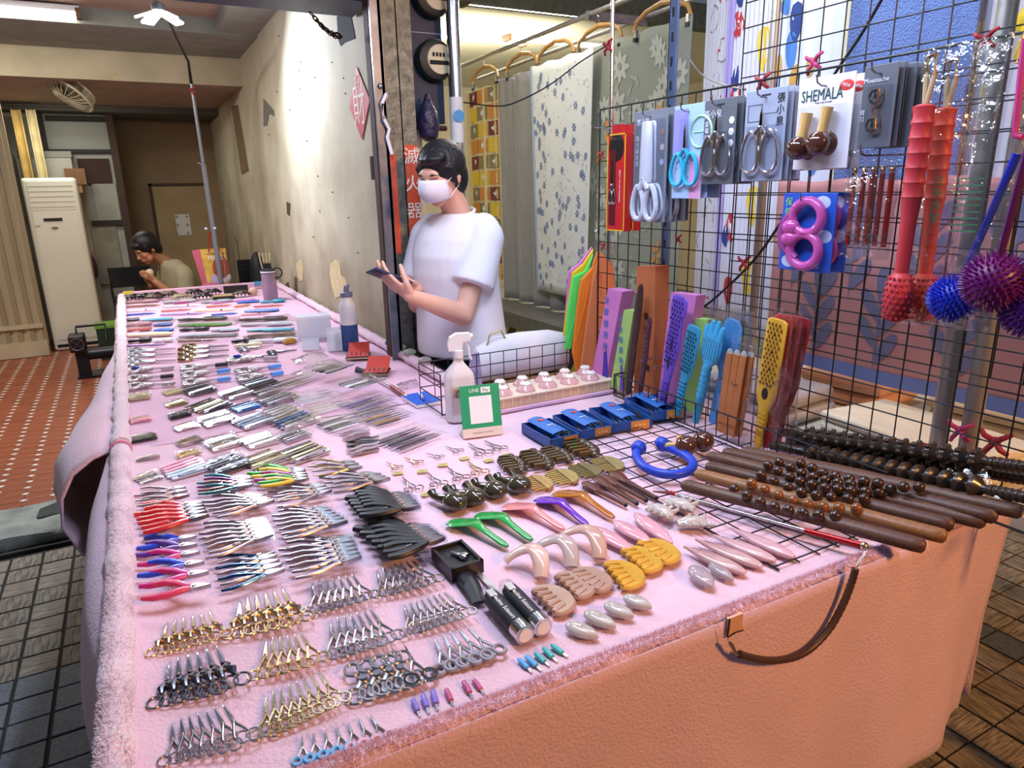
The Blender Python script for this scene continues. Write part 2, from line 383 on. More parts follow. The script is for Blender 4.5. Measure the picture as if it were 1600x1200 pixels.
# shelving frame and panels at the back left
dk = plain('dark_frame_paint', '2a2623', .7); pale = plain('pale_panel', '9a9a90', .7, var=.12, vscale=5); mould = plain('mouldy_panel', '8d8a7c', .9, col2=(.12, .11, .09), vscale=6, thresh=(.45, .75))
lw = MB()
part_wall = struct('wall_partition', MB().bbox((-1.6, 9.0, .06), (.02, 9.03, 2.4)), pale)
def pan(u0, v0, u1, v1, m, name, y=8.99, t=.02):
    p, q = ony(u0, v0, y), ony(u1, v1, y); return part(name, MB().bbox((min(p.x, q.x), y-t, min(p.z, q.z)), (max(p.x, q.x), y, max(p.z, q.z))), m, part_wall, False)
pan(140, 345, 196, 442, mould, 'panel'); pan(143, 287, 190, 345, pale, 'panel'); pan(120, 248, 176, 287, plain('brown_panel', '3a2620', .8), 'panel')
pan(66, 190, 176, 234, plain('frosted_panel', '7f8378', .4), 'panel', 8.985)
pan(70, 180, 178, 190, dk, 'rail', 8.97); pan(68, 233, 182, 239, dk, 'rail', 8.97); pan(143, 345, 200, 351, dk, 'rail', 8.97)
for u in (172,):
    p = ony(u+10, 260, 8.95); part('post', MB().bbox((p.x-.03, 8.9, .06), (p.x+.04, 8.97, 2.42)), plain('dark_brown_post', '3a2a22', .7), part_wall, False)
p = ony(68, 210, 8.95); part('post', MB().bbox((p.x-.02, 8.93, 1.9), (p.x+.02, 8.97, 2.42)), dk, part_wall, False)
pan(0, 163, 178, 168, greyp, 'rail', 8.6)
# steel column, shutter guide and header at the shop front
galv = plain('weathered_steel', '6d7068', .5, metal=.7, var=.35, vscale=25, bump=.25, bscale=70)
navy = plain('navy_shutter_paint', '1f2a4e', .45, var=.15)
co = struct('trim_6', MB().bbox((1.032, 3.0, 0), (1.097, 3.10, 2.9)), galv)
part('channel', MB().bbox((1.103, 3.0, 0), (1.165, 3.10, 2.9)), galv, co, False)
part('web', MB().bbox((1.09, 3.03, 0), (1.11, 3.09, 2.9)), dk, co, False)
gs = struct('trim_7', MB().bbox((.985, 2.985, .0), (1.03, 3.0, 2.9)).bbox((1.018, 2.985, 0), (1.032, 3.08, 2.9)), plain('grey_guide_rail', '6e7686', .35, metal=.6, var=.2))
part('guide_slot', MB().bbox((1.0, 3.06, .0), (1.035, 3.12, 2.9)), plain('rusty_guide', '4a2f24', .8, var=.4, vscale=12), gs, False)
part('guide_bolt', MB().ball((1.008, 2.983, 1.97), .012, 10, 6), steel, gs)
zh = ony(420, 14, 3.4).z
hd = struct('trim_8', MB().bbox((-3, 3.12, zh), (1.04, 3.4, zh+.6)), navy)
part('header_lip', MB().bbox((-3, 3.40, zh+.012), (1.06, 3.46, zh+.2)), plain('grey_header', '5b6a82', .5), hd, False)
# chain hanging under the header
ch = thing('hanging_chain', 'rusty chain looped under the shutter header', 'chain')
A, B, Cc = ony(487, 22, 3.3), ony(512, 48, 3.3), ony(531, 55, 3.25)
lk = MB().ring((0, 0, 0), .013, .0028, 12, 5, ry=.6).mesh('chain_link', plain('rusty_chain', '2b211c', .5, metal=.6))
for s, off in ((0, 0), (1, .02)):
    for i in range(11):
        t = i/10; p = A*(1-t)**2+(B+V((off, 0, -.02-off)))*2*t*(1-t)+Cc*t*t
        o = link('chain_link', lk, ch); o.location = p; o.rotation_euler = (i % 2*1.57, .7, .2)
# red lozenge with a fortune character on the wall
pc = onx(563, 162, WX)
loz = thing('fortune_poster', 'red diamond paper with a brush-written character on the cream wall', 'poster', M=facing((WX-.004, pc.y, pc.z), (0, -1, 0), (-1, 0, 0)))
part('paper_sheet', MB().prism([(-.165, 0), (0, -.165), (.165, 0), (0, .165)], 0, .002), plain('fortune_red', 'c23330', .6, var=.1, vscale=8), loz, False)
text('財', .2, plain('poster_white', 'ece0d0', .7), loz, Matrix.Translation((0, -.02, .003)), name='character')
text('招', .07, plain('poster_gold', 'd8a040', .6), loz, Matrix.Translation((0, .095, .003)), name='character')
# warning sticker on the column
st = plain('orange_red_sticker', 'c84e30', .6, var=.15, vscale=30)
for k, (z0, z1, x0, x1) in enumerate([(1.28, 1.70, 1.036, 1.062), (1.25, 1.74, 1.104, 1.163)]):
    part('sticker', MB().bbox((x0, 2.998, z0), (x1, 3.0, z1)), st, co, False)
for k, c in enumerate('滅火器'):
    text(c, .075, plain('sticker_white', 'e6ddd0', .7), co, facing((1.134, 2.996, 1.69-k*.115), (1, 0, 0), (0, -1, 0)), name='character')
# electric meters on a navy board
mbx = thing('meter_board', 'navy blue electricity meter board behind the steel column', 'meter board')
part('board', MB().bbox((1.17, 3.10, 1.84), (1.345, 3.128, 2.9)), plain('navy_board', '1c2c46', .5, var=.2), mbx, False)
for u, v in ((671, -4), (676, 96)):
    c = ony(u, v, 3.10); m_ = part('meter', MB().lathe([(.085, 0), (.088, .03), (.08, .05), (.07, .055)], 24, Matrix.Rotation(math.pi/2, 4, 'X')), plain('meter_black', '20241f', .5, var=.3), mbx); m_.location = c
    part('dial', MB().lathe([(.062, 0), (.06, .012)], 24, Matrix.Translation((.012, -.052, 0)) @ Matrix.Rotation(math.pi/2, 4, 'X')), plain('meter_dial', 'c9c3a6', .4), m_)
    for k in range(4): part('counter_digit', MB().bbox((-.026+.016*k, -.066, .010), (-.016+.016*k, -.064, .026)), ink, m_, False)
    part('dial_window', MB().bbox((-.04, -.068, -.022), (.05, -.064, -.006)), ink, m_, False)
    part('seam', MB().bbox((-.125, -.004, -.11), (-.12, 0, .09)).bbox((-.11, -.004, .11), (.1, 0, .114)), plain('pale_edge', '8fa0b8', .5), m_, False)
part('conduit', MB().tube([(1.17, 3.09, 1.82), (1.345, 3.09, 1.82)], .012), plain('maroon_pipe', '4a2a32', .5), mbx)
# stainless post with a sticker, holding up the awning
c0 = ony(712, 150, 3.0)
sp = thing('steel_post', 'shiny stainless steel post with a round blue sticker, beside the meter board', 'post')
part('tube', MB().tube([(c0.x, 3.0, .02), (c0.x, 3.0, 2.9)], .029, 20), chrome, sp)
sz = ony(714, 185, 2.97)
part('sticker', MB().tube([(c0.x, 3.0, sz.z-.10), (c0.x, 3.0, sz.z+.09)], .0296, 20, cap=False), plain('sticker_pale', 'cfd3d4', .6), sp)
part('sticker_logo', MB().lathe([(.026, 0), (.026, .002)], 20, facing((c0.x-.002, 2.9692, sz.z+.01), (1, 0, 0), (-.15, -1, 0))), plain('sticker_blue', '4a90c8', .5), sp)
part('base_plate', MB().lathe([(.07, 0), (.07, .01), (.032, .02)], 16, Matrix.Translation((c0.x, 3.0, .002))), steel, sp)
# dark purple bag hung from the meter board
bgp = ony(668, 165, 2.98)
bag = solo('plastic_bag', MB().lathe([(.012, .18), (.02, .16), (.035, .12), (.07, .05), (.085, -.05), (.07, -.13), (.03, -.16)], 14), plain('dark_purple_film', '241d3c', .3, bump=.8, bscale=30), 'dark purple plastic bag tied under the meters', 'bag', M=at((bgp.x+.02, 3.03, bgp.z-.05), s=.58))
# wall box and cable beside the guide rail
wbx = ony(580, 262, 3.1)
pb = thing('power_adapter', 'small black adapter box with dangling cable at the wall end', 'adapter')
part('case', MB().bbox((1.0, 3.13, wbx.z-.05), (1.068, 3.17, wbx.z+.05)), blackp, pb, False)
part('cable', MB().tube([(1.05, 3.12, wbx.z-.05), (1.05, 3.10, wbx.z-.2), (1.06, 3.09, wbx.z-.33), (1.05, 3.1, wbx.z-.40), (1.03, 3.12, wbx.z-.33), (1.05, 3.12, wbx.z-.2)], .004, 6), blackp, pb)
cc_ = solo('white_cable_coil', MB().tube([(1.028, 2.97, 1.94), (1.005, 2.965, 1.9), (1.01, 2.965, 1.84), (1.03, 2.97, 1.8), (1.02, 2.97, 1.77), (1.035, 2.97, 1.7)], .008, 6), white, 'white cable looped round the shutter guide', 'cable')
# ---- neighbouring shop
wpl = plain('white_plaster', 'e3dcc4', .8, var=.03, vscale=3)
struct('ceiling_neighbour', MB().bbox((1.17, 4.9, 2.86), (7, 9, 2.92)), wpl)
struct('wall_neighbour_back', MB().bbox((1.17, 9, 0), (7, 9.1, 2.9)), wpl)
struct('wall_neighbour_left', MB().bbox((1.17, 3.13, 0), (1.24, 9, 2.9)), wpl)
struct('wall_neighbour_right', MB().bbox((7, -1, 0), (7.1, 9, 2.9)), wpl)
struct('floor_neighbour', MB().bbox((1.17, 3.6, .0), (7, 9, .07)), conc)
zh2 = ony(800, 12, 4.9).z
struct('trim_9', MB().bbox((1.24, 4.85, zh2), (7, 5.0, 3.0)), plain('grey_green_header', '59645e', .6, var=.2))
tubeM = mat('fluorescent_tube', (1, .98, .93), .3, emit=22)
def tube_lamp(name, c, L, rz, label, n=1, m=tubeM):
    t = thing(name, label, 'lamp', M=at(c, rz))
    part('housing', MB().box((0, 0, .03), (L, .12, .035)), white, t, False)
    for k in range(n): part('tube', MB().tube([(-L/2+.02, (k-(n-1)/2)*.07, 0), (L/2-.02, (k-(n-1)/2)*.07, 0)], .016, 10), m, t)
    for s in (-1, 1): part('end_cap', MB().box((s*(L/2-.01), 0, .005), (.03, .13, .06)), plain('brown_end_cap', '6b5136', .6), t, False)
tube_lamp('ceiling_tube_lamp', onz(742, 62, 2.83), 1.0, 0, 'short fluorescent ceiling lamp behind the stainless post')
tube_lamp('ceiling_tube_lamp', onz(838, 16, 2.83), 1.2, 0, 'long fluorescent ceiling lamp over the curtains')
tube_lamp('ceiling_tube_lamp', onz(880, 68, 2.83), 1.2, 0, 'fluorescent ceiling lamp glaring above the white floral curtain')
q = onz(20, 8, 2.76)
tube_lamp('ceiling_tube_lamp', (onz(122, 10, 2.73).x-.625, q.y, 2.73), 1.25, 0, 'twin fluorescent lamp on the dull pink ceiling', 2, mat('warm_fluorescent', (1, .95, .8), .3, emit=16))
# ================================================================= stall tables and cloths
fleece = plain('pink_fleece', 'dfbccc', .95, var=.06, vscale=5, bump=.45, bscale=170, sheen=.4)
felt = plain('pink_felt', 'dab0c6', .95, var=.06, vscale=4, bump=.4, bscale=200, sheen=.2)
fleece_w = plain('pale_fleece_trim', 'e6ccd6', .95, var=.06, vscale=14, bump=1, bscale=90, sheen=.5)
FL, FR = V((-.12, .792, TZ)), V((1.73, .768, TZ))      # front edge of the near table
BY = 2.34                                            # where the near cloth ends
def front(t): return FL.lerp(FR, t)
# tables under the cloths
alu = plain('aluminium', '9a9ea2', .35, metal=.9)
def table(name, label, x0, x1, y0, y1, z):
    t = thing(name, label, 'table', M=at((0, 0, 0)))
    part('tabletop', MB().bbox((x0, y0, z-.03), (x1, y1, z)), plain('ply_board', '8a7350', .7), t, False)
    for x in (x0+.06, x1-.06):
        for y in (y0+.08, y1-.08):
            zf = .062 if y > 3.9 else .003
            part('leg', MB().tube([(x, y, zf), (x, y, z-.03)], .014, 10), alu, t)
    part('apron_rail', MB().bbox((x0+.05, y0+.07, z-.07), (x1-.05, y0+.09, z-.03)).bbox((x0+.05, y1-.09, z-.07), (x1-.05, y1-.07, z-.03)), alu, t, False)
table('folding_table', 'folding table under the orange-lit pink fleece cloth', -.08, 1.68, .84, 2.30, TZ-.012)
table('folding_table', 'long folding table reaching back into the shop along the cream wall', -.08, 1.0, 2.36, 6.0, TZ-.012)
# near cloth: top sheet, drapes and rolled edges
cl = thing('fleece_cloth', 'fluffy pink fleece cloth over the front table, its front hanging down', 'cloth')
random.seed(3)
NX, NY = 60, 44; g = []
for j in range(NY+1):
    row = []
    for i in range(NX+1):
        p = front(i/NX); y = p.y + (BY-p.y)*j/NY
        e = min(i, NX-i, j)/6.; z = TZ - .004 + .0016*math.sin(p.x*31+y*17)*math.sin(y*23) + (.010*(1-e)**2 if e < 1 else 0)
        row.append((p.x, y, z))
    g.append(row)
part('top_sheet', MB().sheet(g), fleece, cl)
# front drape
g = []
NZ = 22
for j in range(NZ+1):
    row = []
    for i in range(91):
        t = i/90; p = front(t)
        bot = .23 - .02*math.sin(t*9) + (.02 if t > .97 else 0)
        z = TZ+.004 - (TZ+.004-bot)*j/NZ; s = j/NZ
        sw = -.016 + .014*math.sin(t*19+1)*s + .02*math.sin(t*7.3)*s + .006*math.sin(t*47)*s
        x = p.x + (.01 - .05*s*max(0, (t-.9)/.1)); row.append((x, p.y+sw-.012*s, z))
    g.append(row)
solid(part('front_drape', MB().sheet(g), fleece, cl), .006)
# right-hand drape
g = [[(1.735+.015*math.sin(y*9)*s+.012*s*math.sin(y*21), y, TZ+.006-(.55)*s) for y in [.77+k*.05 for k in range(32)]] for s in [q/12 for q in range(13)]]
solid(part('side_drape', MB().sheet(g), fleece, cl), .005)
# left drape flares outwards
def left_drape(y0, y1, n, prof, amp, m, name, seedp):
    g = []
    for s, (dx, dz) in enumerate(prof):
        row = []
        for i in range(n+1):
            y = y0+(y1-y0)*i/n; k = s/(len(prof)-1)
            row.append((-.125+dx*amp(y)+.012*k*math.sin(y*8+seedp), y, TZ+.015+dz+.02*k*math.sin(y*5+seedp)))
        g.append(row)
    return g
prof = [(0, 0), (-.04, -.02), (-.07, -.08), (-.09, -.18), (-.10, -.25), (-.085, -.30), (-.06, -.33)]
g = left_drape(.80, 2.33, 36, prof, lambda y: .35+.75*max(0, math.sin((y-1.1)*2.2)), fleece, '', 0)
solid(part('side_drape', MB().sheet(g), fleece, cl), .008)
def roll(parent, pts, r, m, name='rolled_edge', seg=.02):
    P = []; 
    for a, b in zip(pts, pts[1:]):
        a, b = V(a), V(b); n = max(2, int((b-a).length/seg))
        P += [a.lerp(b, i/n) for i in range(n)]
    P.append(V(pts[-1]))
    R = [r*(1+.10*math.sin(i*.9)+.08*math.sin(i*.37+1)) for i in range(len(P))]
    return part(name, MB().tube(P, R, 12, flat=.85), m, parent)
roll(cl, [(-.125, .80, TZ+.014), (-.118, 1.5, TZ+.014), (-.118, BY, TZ+.014)], .026, fleece_w)
roll(cl, [(FL.x-.01, FL.y, TZ-.002), (FR.x, FR.y, TZ-.002)], .015, fleece)
# fuzz standing up along the near edges: uncountable fibres
def fuzz(parent, path, n, h, rad, m):
    mb = MB()
    for _ in range(n):
        t = random.random()*(len(path)-1); i = int(t); p = V(path[i]).lerp(V(path[i+1]), t-i)
        d = (V(path[i+1])-V(path[i])).normalized(); q = random.uniform(-1.9, 1.9)
        side = V((d.y, -d.x, 0)); nrm = side*math.sin(q)+V((0, 0, 1))*math.cos(q)
        b = p+nrm*rad*.9; tip = b+nrm*h*random.uniform(.5, 1.2)+V([random.uniform(-.4, .4)*h for _ in range(3)])
        e = d*.0012; mb.add([b-e, b+e, tip], [(0, 1, 2)])
    return part('fuzz', mb, m, parent, False, kind='stuff')
fuzz(cl, [FL, FR], 22000, .006, .0145, fleece)
fuzz(cl, [(-.125, .80, TZ+.014), (-.118, 1.5, TZ+.014), (-.118, BY, TZ+.014)], 14000, .0045, .025, fleece_w)
# stitched tape tab on the front edge and the darn below it
tab = MB(); a = onz(1100, 938, TZ+.016); k = (a.x-FL.x)/(FR.x-FL.x); p = front(k)
tb = part('tape_tab', MB().bbox((p.x, p.y-.025, TZ-.022), (p.x+.036, p.y-.019, TZ+.012)), plain('pale_tape', 'd8a68c', .5), cl, False)
part('stitches', MB().tube([(p.x-.002, p.y-.027, TZ-.022), (p.x, p.y-.027, TZ-.01), (p.x+.001, p.y-.027, TZ+.014)], .0014, 5).tube([(p.x, p.y-.027, TZ-.023), (p.x+.018, p.y-.027, TZ-.020), (p.x+.037, p.y-.027, TZ-.022)], .0012, 5), ink, tb)
# far cloth
fc = thing('felt_cloth', 'flat pink felt cloth lining the long table along the wall', 'cloth')
g = [[(-.10+1.13*i/24, BY-.02+(6.02-BY)*j/50, TZ-.002+.0012*math.sin(i*1.1+j*.7)) for i in range(25)] for j in range(51)]
part('top_sheet', MB().sheet(g), felt, fc)
prof2 = [(0, 0), (-.07, -.02), (-.13, -.06), (-.17, -.13), (-.185, -.22), (-.15, -.32), (-.09, -.38)]
g = left_drape(BY-.03, 6.0, 60, prof2, lambda y: .25+.95*max(0, 1-abs(y-2.62)/1.5), felt, '', 1)
solid(part('side_drape', MB().sheet(g), fleece, fc), .008)
roll(fc, [(-.118, BY, TZ+.016), (-.118, 4, TZ+.02), (-.118, 6.0, TZ+.025)], .026, fleece_w)
roll(fc, [(1.03, 2.42, TZ+.02), (1.03, 6.0, TZ+.02)], .024, fleece)
fuzz(fc, [(1.03, 2.42, TZ+.02), (1.03, 4.2, TZ+.02)], 5000, .008, .023, fleece)
yb = ony(280, 456, 6.0)
bk = MB().bbox((-.11, 5.99, TZ), (1.04, 6.02, TZ+.055)); bevel(part('back_upstand', bk, felt, fc, False), .008)
part('yellow_tape', MB().bbox((-.105, 5.985, TZ+.03), (-.04, 6.022, TZ+.058)), plain('yellow_tape', 'd8c040', .5), fc, False)
part('blue_tape', MB().bbox((.84, 5.985, TZ+.03), (.89, 6.022, TZ+.058)), plain('blue_tape', '4a9ac8', .5), fc, False)
t0 = onz(200, 692, TZ+.03)
part('pink_tie', MB().ring((-.118, t0.y, TZ+.014), .028, .004, 16, 6, nrm='y', ry=.9), plain('pink_tie', 'd888a4', .6), fc)
# aluminium side table legs seen under the drape, dark bag below
sv = thing('storage_bag', 'dark bag with red cords stowed under the front table', 'bag')
q = (1.62, 1.16, 0)
part('body', MB().lathe([(.10, .0), (.14, .03), (.15, .2), (.12, .34), (.05, .38)], 14), plain('dark_bag_cloth', '2c2426', .8, bump=.6, bscale=20), sv)
for k in range(4): part('cord', MB().tube([(.03*k-.1, -.12, .3), (.05*k-.12, -.15, .24), (.03*k-.05, -.15, .12), (.02*k-.12, -.16, .02)], .008, 6), plain('red_cord', 'a83238', .6), sv)
sv.matrix_world = at((1.42, 1.05, .002))
# neighbour's table end with its cloth and a blue trestle leg
nb = thing('trestle', 'blue steel trestle with a slanted brace beside the orange-lit drape', 'trestle')
blu = plain('blue_steel', '2c4f7e', .45)
part('leg', MB().tube([(2.02, .98, .003), (2.00, .94, .68)], .017, 10), blu, nb)
part('leg', MB().tube([(2.02, 1.7, .003), (2.00, 1.74, .68)], .017, 10), blu, nb)
part('brace', MB().box((0, 0, 0), (.2, .025, .03), facing((1.93, 1.0, .33), (.2, .02, .09), (0, 0, 1))), alu, nb, False)
part('top_rail', MB().bbox((1.98, .9, .665), (2.03, 1.8, .695)), blu, nb, False)
# ================================================================= wire racks
def wires(parent, segs, r=.0019, name='wire'):
    for a, b in segs: part(name, MB().tube([a, b], r, 6), blackw, parent)
RX = 1.60
rk = thing('wire_rack', 'tall black wire display grid standing along the back of the table', 'display rack')
y0, y1, z0, z1 = .53, 2.246, .812, 1.823
zs = [z0+.0592*i for i in range(18)]; zs[-1] = z1
wires(rk, [((RX, y0, z), (RX, y1, z)) for z in zs if z not in (zs[0], zs[-1])])
ny = 27; wires(rk, [((RX-.003, y0+(y1-y0)*i/ny, z0), (RX-.003, y0+(y1-y0)*i/ny, z1)) for i in range(1, ny)])
wires(rk, [((RX, y0, z1), (RX, y1, z1)), ((RX, y0, z0), (RX, y1, z0)), ((RX, y0, z0), (RX, y0, z1)), ((RX, y1, z0), (RX, y1, z1))], .0032, 'frame_rod')
# upper panel tied behind it
rk2 = thing('wire_rack', 'second black wire grid tied behind and reaching above the display cards', 'display rack')
a = onx(1165, 40, 1.645)
yy0, yy1, zz0, zz1 = .42, a.y, 1.12, 2.25
wires(rk2, [((1.645, yy0, zz0+.066*i), (1.645, yy1, zz0+.066*i)) for i in range(0, 18)])
wires(rk2, [((1.642, yy1-.0665*i, zz0), (1.642, yy1-.0665*i, zz1)) for i in range(0, int((yy1-yy0)/.0665)+1)])
# low fence basket in front of the rack
fb = thing('wire_basket', 'long low black wire fence holding the upright massagers against the rack', 'basket')
ys = [.90+.0455*i for i in range(24)]
wires(fb, [((1.473, y, .812), (1.47, y, .894)) for y in ys], .0018)
wires(fb, [((1.47, .90, .894), (1.47, 1.955, .894)), ((1.47, .90, .815), (1.47, 1.955, .815)), ((1.47, .90, .815), (1.47, .90, .894)), ((1.47, 1.955, .815), (1.47, 1.955, .894)), ((1.47, 1.955, .894), (1.595, 1.955, .894))], .0026, 'frame_rod')
wires(fb, [((1.47, y, .812), (1.595, y, .812)) for y in ys[::2]], .0016)
# flat grid lying on the cloth under the wooden sticks
fg = thing('wire_grid_panel', 'black wire grid lying flat on the pink cloth under the wooden sticks', 'grid panel')
for i in range(8):
    x = 1.04+.0605*i; yN = 1.64 if i > 0 else 1.62
    wires(fg, [((x, .83, .806), (x, yN, .806))], .0026 if i in (0, 7) else .0017)
wires(fg, [((1.04, .84+.0617*i, .809), (1.466, .84+.0617*i, .809)) for i in range(14)], .0017)
# left wire basket round the cream tray
lb = thing('wire_basket', 'black wire basket holding the cream moulded tray', 'basket')
A = onz(691, 652, .8); x0, x1, yb_ = A.x, 1.545, A.y+.06
hz = .805; hh = [.81, .858, .905, .95]
for i in range(13):
    x = x0+(x1-x0)*i/12
    wires(lb, [((x, yb_+.14, hz), (x, yb_+.14, .95))], .0017)
wires(lb, [((x0, yb_+.14, z), (x1, yb_+.14, z)) for z in hh], .002)
for z in hh: wires(lb, [((x0, yb_-.06, z), (x0, yb_+.14, z))], .002)
wires(lb, [((x0, yb_-.06, hz), (x0, yb_-.06, .95))], .0024)
wires(lb, [((x0, yb_-.06, .808), (x1, yb_-.1, .808))], .0026)
# ================================================================= hanging textiles of the neighbouring stall
CX = 2.2
def curtain(name, label, y_a, y_b, zt, zb, m, X=CX, amp=.018, k=22, ph=0, flare=0, sag=.01, n=60):
    """y_a is the far edge, y_b the near one; returns thing and a surface function"""
    def f(s, t):
        y = y_a+(y_b-y_a)*s; y += flare*t*(s-.5)*2
        z = zt-(zt-zb)*t - sag*math.sin(s*math.pi*3)**2*(1-t)
        return V((X+amp*math.sin(k*(y_a+(y_b-y_a)*s)+ph)*(.35+.65*t)+.3*amp*math.sin(2.3*k*s), y, z))
    t = thing(name, label, 'curtain', 'textiles hung in the neighbouring stall')
    g = [[f(i/n, j/24) for i in range(n+1)] for j in range(25)]
    solid(part('cloth', MB().sheet(g), m, t), .003)
    return t, f
def prints(t, f, m, shapes, name='printed_motif', off=-.0042):
    """flat print: outlines in cloth coordinates laid on the folds"""
    many = len(shapes) > 45; mb = MB(); o = None
    for sh in shapes:
        if not many: mb = MB()
        c = V((sum(p[0] for p in sh)/len(sh), sum(p[1] for p in sh)/len(sh)))
        vs = [f(*p)+V((off, 0, 0)) for p in sh]; cen = f(*c)+V((off, 0, 0)); n = len(vs)
        mb.add(vs+[cen], [(i, (i+1) % n, n) for i in range(n)])
        if not many: o = part(name, mb, m, t, False)
    return part(name, mb, m, t, False, kind='stuff') if many else o
def leaf(s, t, L, W, ang, asp, n=10):
    out = []
    for i in range(n):
        q = 2*math.pi*i/n; a, b = L*math.cos(q)/2, W*math.sin(q)/2*(1-.35*math.cos(q))
        out.append((s+(a*math.cos(ang)-b*math.sin(ang))/asp[0], t+(a*math.sin(ang)+b*math.cos(ang))/asp[1]))
    return out
def scatter(n, asp, L, W, lo=.03, hi=.97):
    return [leaf(random.uniform(lo, hi), random.uniform(.03, .97), L*random.uniform(.7, 1.2), W*random.uniform(.7, 1.2), random.uniform(0, 6.28), asp) for _ in range(n)]
def flower(s, t, R, asp, k=6):
    out = []
    for i in range(k):
        q = 2*math.pi*i/k; out.append(leaf(s+R*.6*math.cos(q)/asp[0], t+R*.6*math.sin(q)/asp[1], R*.8, R*.42, q, asp, 8))
    return out
def Y(u, v, x=CX): return onx(u, v, x).y
random.seed(11)
# plaid with mushrooms
c, f = curtain('plaid_curtain', 'yellow and maroon plaid curtain with mushroom motifs beside the stainless post', Y(732, 250), Y(781, 250), 2.2, .95, plain('pale_yellow_cloth', 'd8c69a', .85, var=.05), k=18, amp=.012)
pm_ = plain('plaid_maroon', '7c3b40', .85); po = plain('plaid_orange', 'cf8a44', .85); py_ = plain('plaid_yellow', 'e0bf3c', .85); ol = plain('plaid_olive', '8d8160', .85)
for (s0, s1, col) in ((.12, .36, 0), (.40, .66, 1), (.70, .95, 0)):
    for k in range(12):
        t0 = k/12+.01; m_ = [pm_, py_, ol, po][(k+col*1+(s0 > .6)*2) % 4] if col == 0 else [po, ol, py_][k % 3]
        prints(c, f, m_, [[(s0, t0), (s1, t0), (s1, t0+.07), (s0, t0+.07)]], 'plaid_square')
        if k % 2 == col: prints(c, f, paper, [leaf((s0+s1)/2, t0+.03, .055, .045, 0, (.45, 1.25))], 'mushroom_motif', -.006)
# grey
c, f = curtain('grey_curtain', 'plain grey velvet curtain hanging from wooden hangers', Y(781, 300), Y(905, 300), 2.215, .84, plain('grey_velvet', '8e8a86', .85, var=.05, sheen=.4), k=30, amp=.026, flare=.03)
# white with blue flowers
c, f = curtain('white_floral_curtain', 'white curtain sprinkled with small blue flowers and a pale blue hem', Y(842, 250), Y(938, 250), 2.215, .95, plain('white_cotton', 'd5d6d2', .85), k=7, amp=.006, X=CX-.05, flare=.05)
asp = (.75, 1.27)
fl_ = []
for _ in range(95): fl_ += flower(random.uniform(.05, .95), random.uniform(.03, .97), .024, asp, 6)
prints(c, f, plain('blue_flower_print', '6f80a4', .85), fl_, 'flower_print')
prints(c, f, plain('grey_dot_print', 'aab0b4', .85), scatter(200, asp, .012, .01), 'dot_print')
prints(c, f, plain('pale_blue_hem', '9fb8d4', .85), [[(0, i/20), (.03, i/20), (.03, (i+1)/20), (0, (i+1)/20)] for i in range(20)], 'hem')
# sage green floral
c, f = curtain('sage_floral_curtain', 'sage green curtain with large pale daisies and orange blooms', Y(912, 200), Y(1075, 200), 2.235, .9, plain('sage_cloth', '8d9080', .85), k=12, amp=.014, X=CX, flare=.02)
asp = (.95, 1.33)
big = []; oran = []; lv = []
for i in range(26): big += flower(random.uniform(.06, .94), random.uniform(.03, .97), random.uniform(.05, .085), asp, 8)
for s, t, R in ((.32, .31, .08), (.62, .33, .06), (.78, .27, .05), (.2, .4, .05), (.5, .6, .08), (.3, .8, .07), (.8, .75, .07)): oran += flower(s, t, R, asp, 5)
for i in range(60): lv.append(leaf(random.uniform(.03, .97), random.uniform(.02, .98), .07, .02, random.uniform(0, 6), asp, 8))
prints(c, f, plain('pale_daisy_print', 'b2b3a4', .85), big, 'daisy_print'); prints(c, f, plain('leaf_print', '9a9d8c', .85), lv, 'leaf_print', -.0038)
prints(c, f, plain('orange_bloom_print', 'cc8a4c', .85), oran, 'bloom_print', -.0055)
# bears
c, f = curtain('bear_print_curtain', 'pale grey curtain with line-drawn animals behind the blue post', Y(1098, 100), Y(1143, 100), 2.5, 1.0, plain('pale_grey_cloth', 'c9c6ca', .85), k=30, amp=.015)
def loops(n, R):
    mb = []
    for i in range(n):
        s, t = random.uniform(.12, .88), (i+.5)/n; P = [leaf(s, t, R*1.3, R, random.uniform(0, 3), (.28, 1.5), 14), leaf(s, t, R*1.12, R*.83, 0, (.28, 1.5), 14)]
        n_ = 14; mb.append((P[0], P[1]))
    return mb
for o1, o2 in loops(12, .085):
    vs = [f(*p)+V((-.004, 0, 0)) for p in o1]+[f(*(p[0]*.9+q[0]*.1, p[1]*.9+q[1]*.1))+V((-.004, 0, 0)) for p, q in zip(o1, o2)]
    cx = V((0, 0, 0))
    for p in vs[:14]: cx += p/14
    vs = vs[:14]+[p.lerp(cx, .09) for p in vs[:14]]
    part('animal_outline', MB().add(vs, [(i, (i+1) % 14, 14+(i+1) % 14, 14+i) for i in range(14)]), plain('print_brown', '6d5f5c', .85), c, False)
prints(c, f, plain('print_red', 'b8413c', .85), scatter(14, (.28, 1.5), .022, .012), 'heart_print', -.005)
c, f = curtain('lilac_curtain', 'narrow lilac curtain between the animal print and the sticker print', Y(1139, 100), Y(1150, 100), 2.5, 1.0, plain('lilac_cloth', 'b3a2d6', .85), k=40, amp=.01, X=CX-.02)
c, f = curtain('sticker_print_curtain', 'white curtain with red, blue and yellow badge prints', Y(1149, 80), Y(1208, 80), 2.5, 1.0, plain('white_print_cloth', 'd6d4e0', .85), k=26, amp=.012, X=CX-.02)
asp = (.36, 1.5)
prints(c, f, plain('badge_red', 'c13a40', .8), [leaf(.15+.05*i % .9, .07+.17*i, .12, .09, .3*i, asp, 12) for i in range(6)], 'badge_print')
prints(c, f, plain('badge_blue', '2c3f86', .8), [leaf(.2, .17+.2*i, .1, .09, 1, asp, 8) for i in range(4)], 'badge_print')
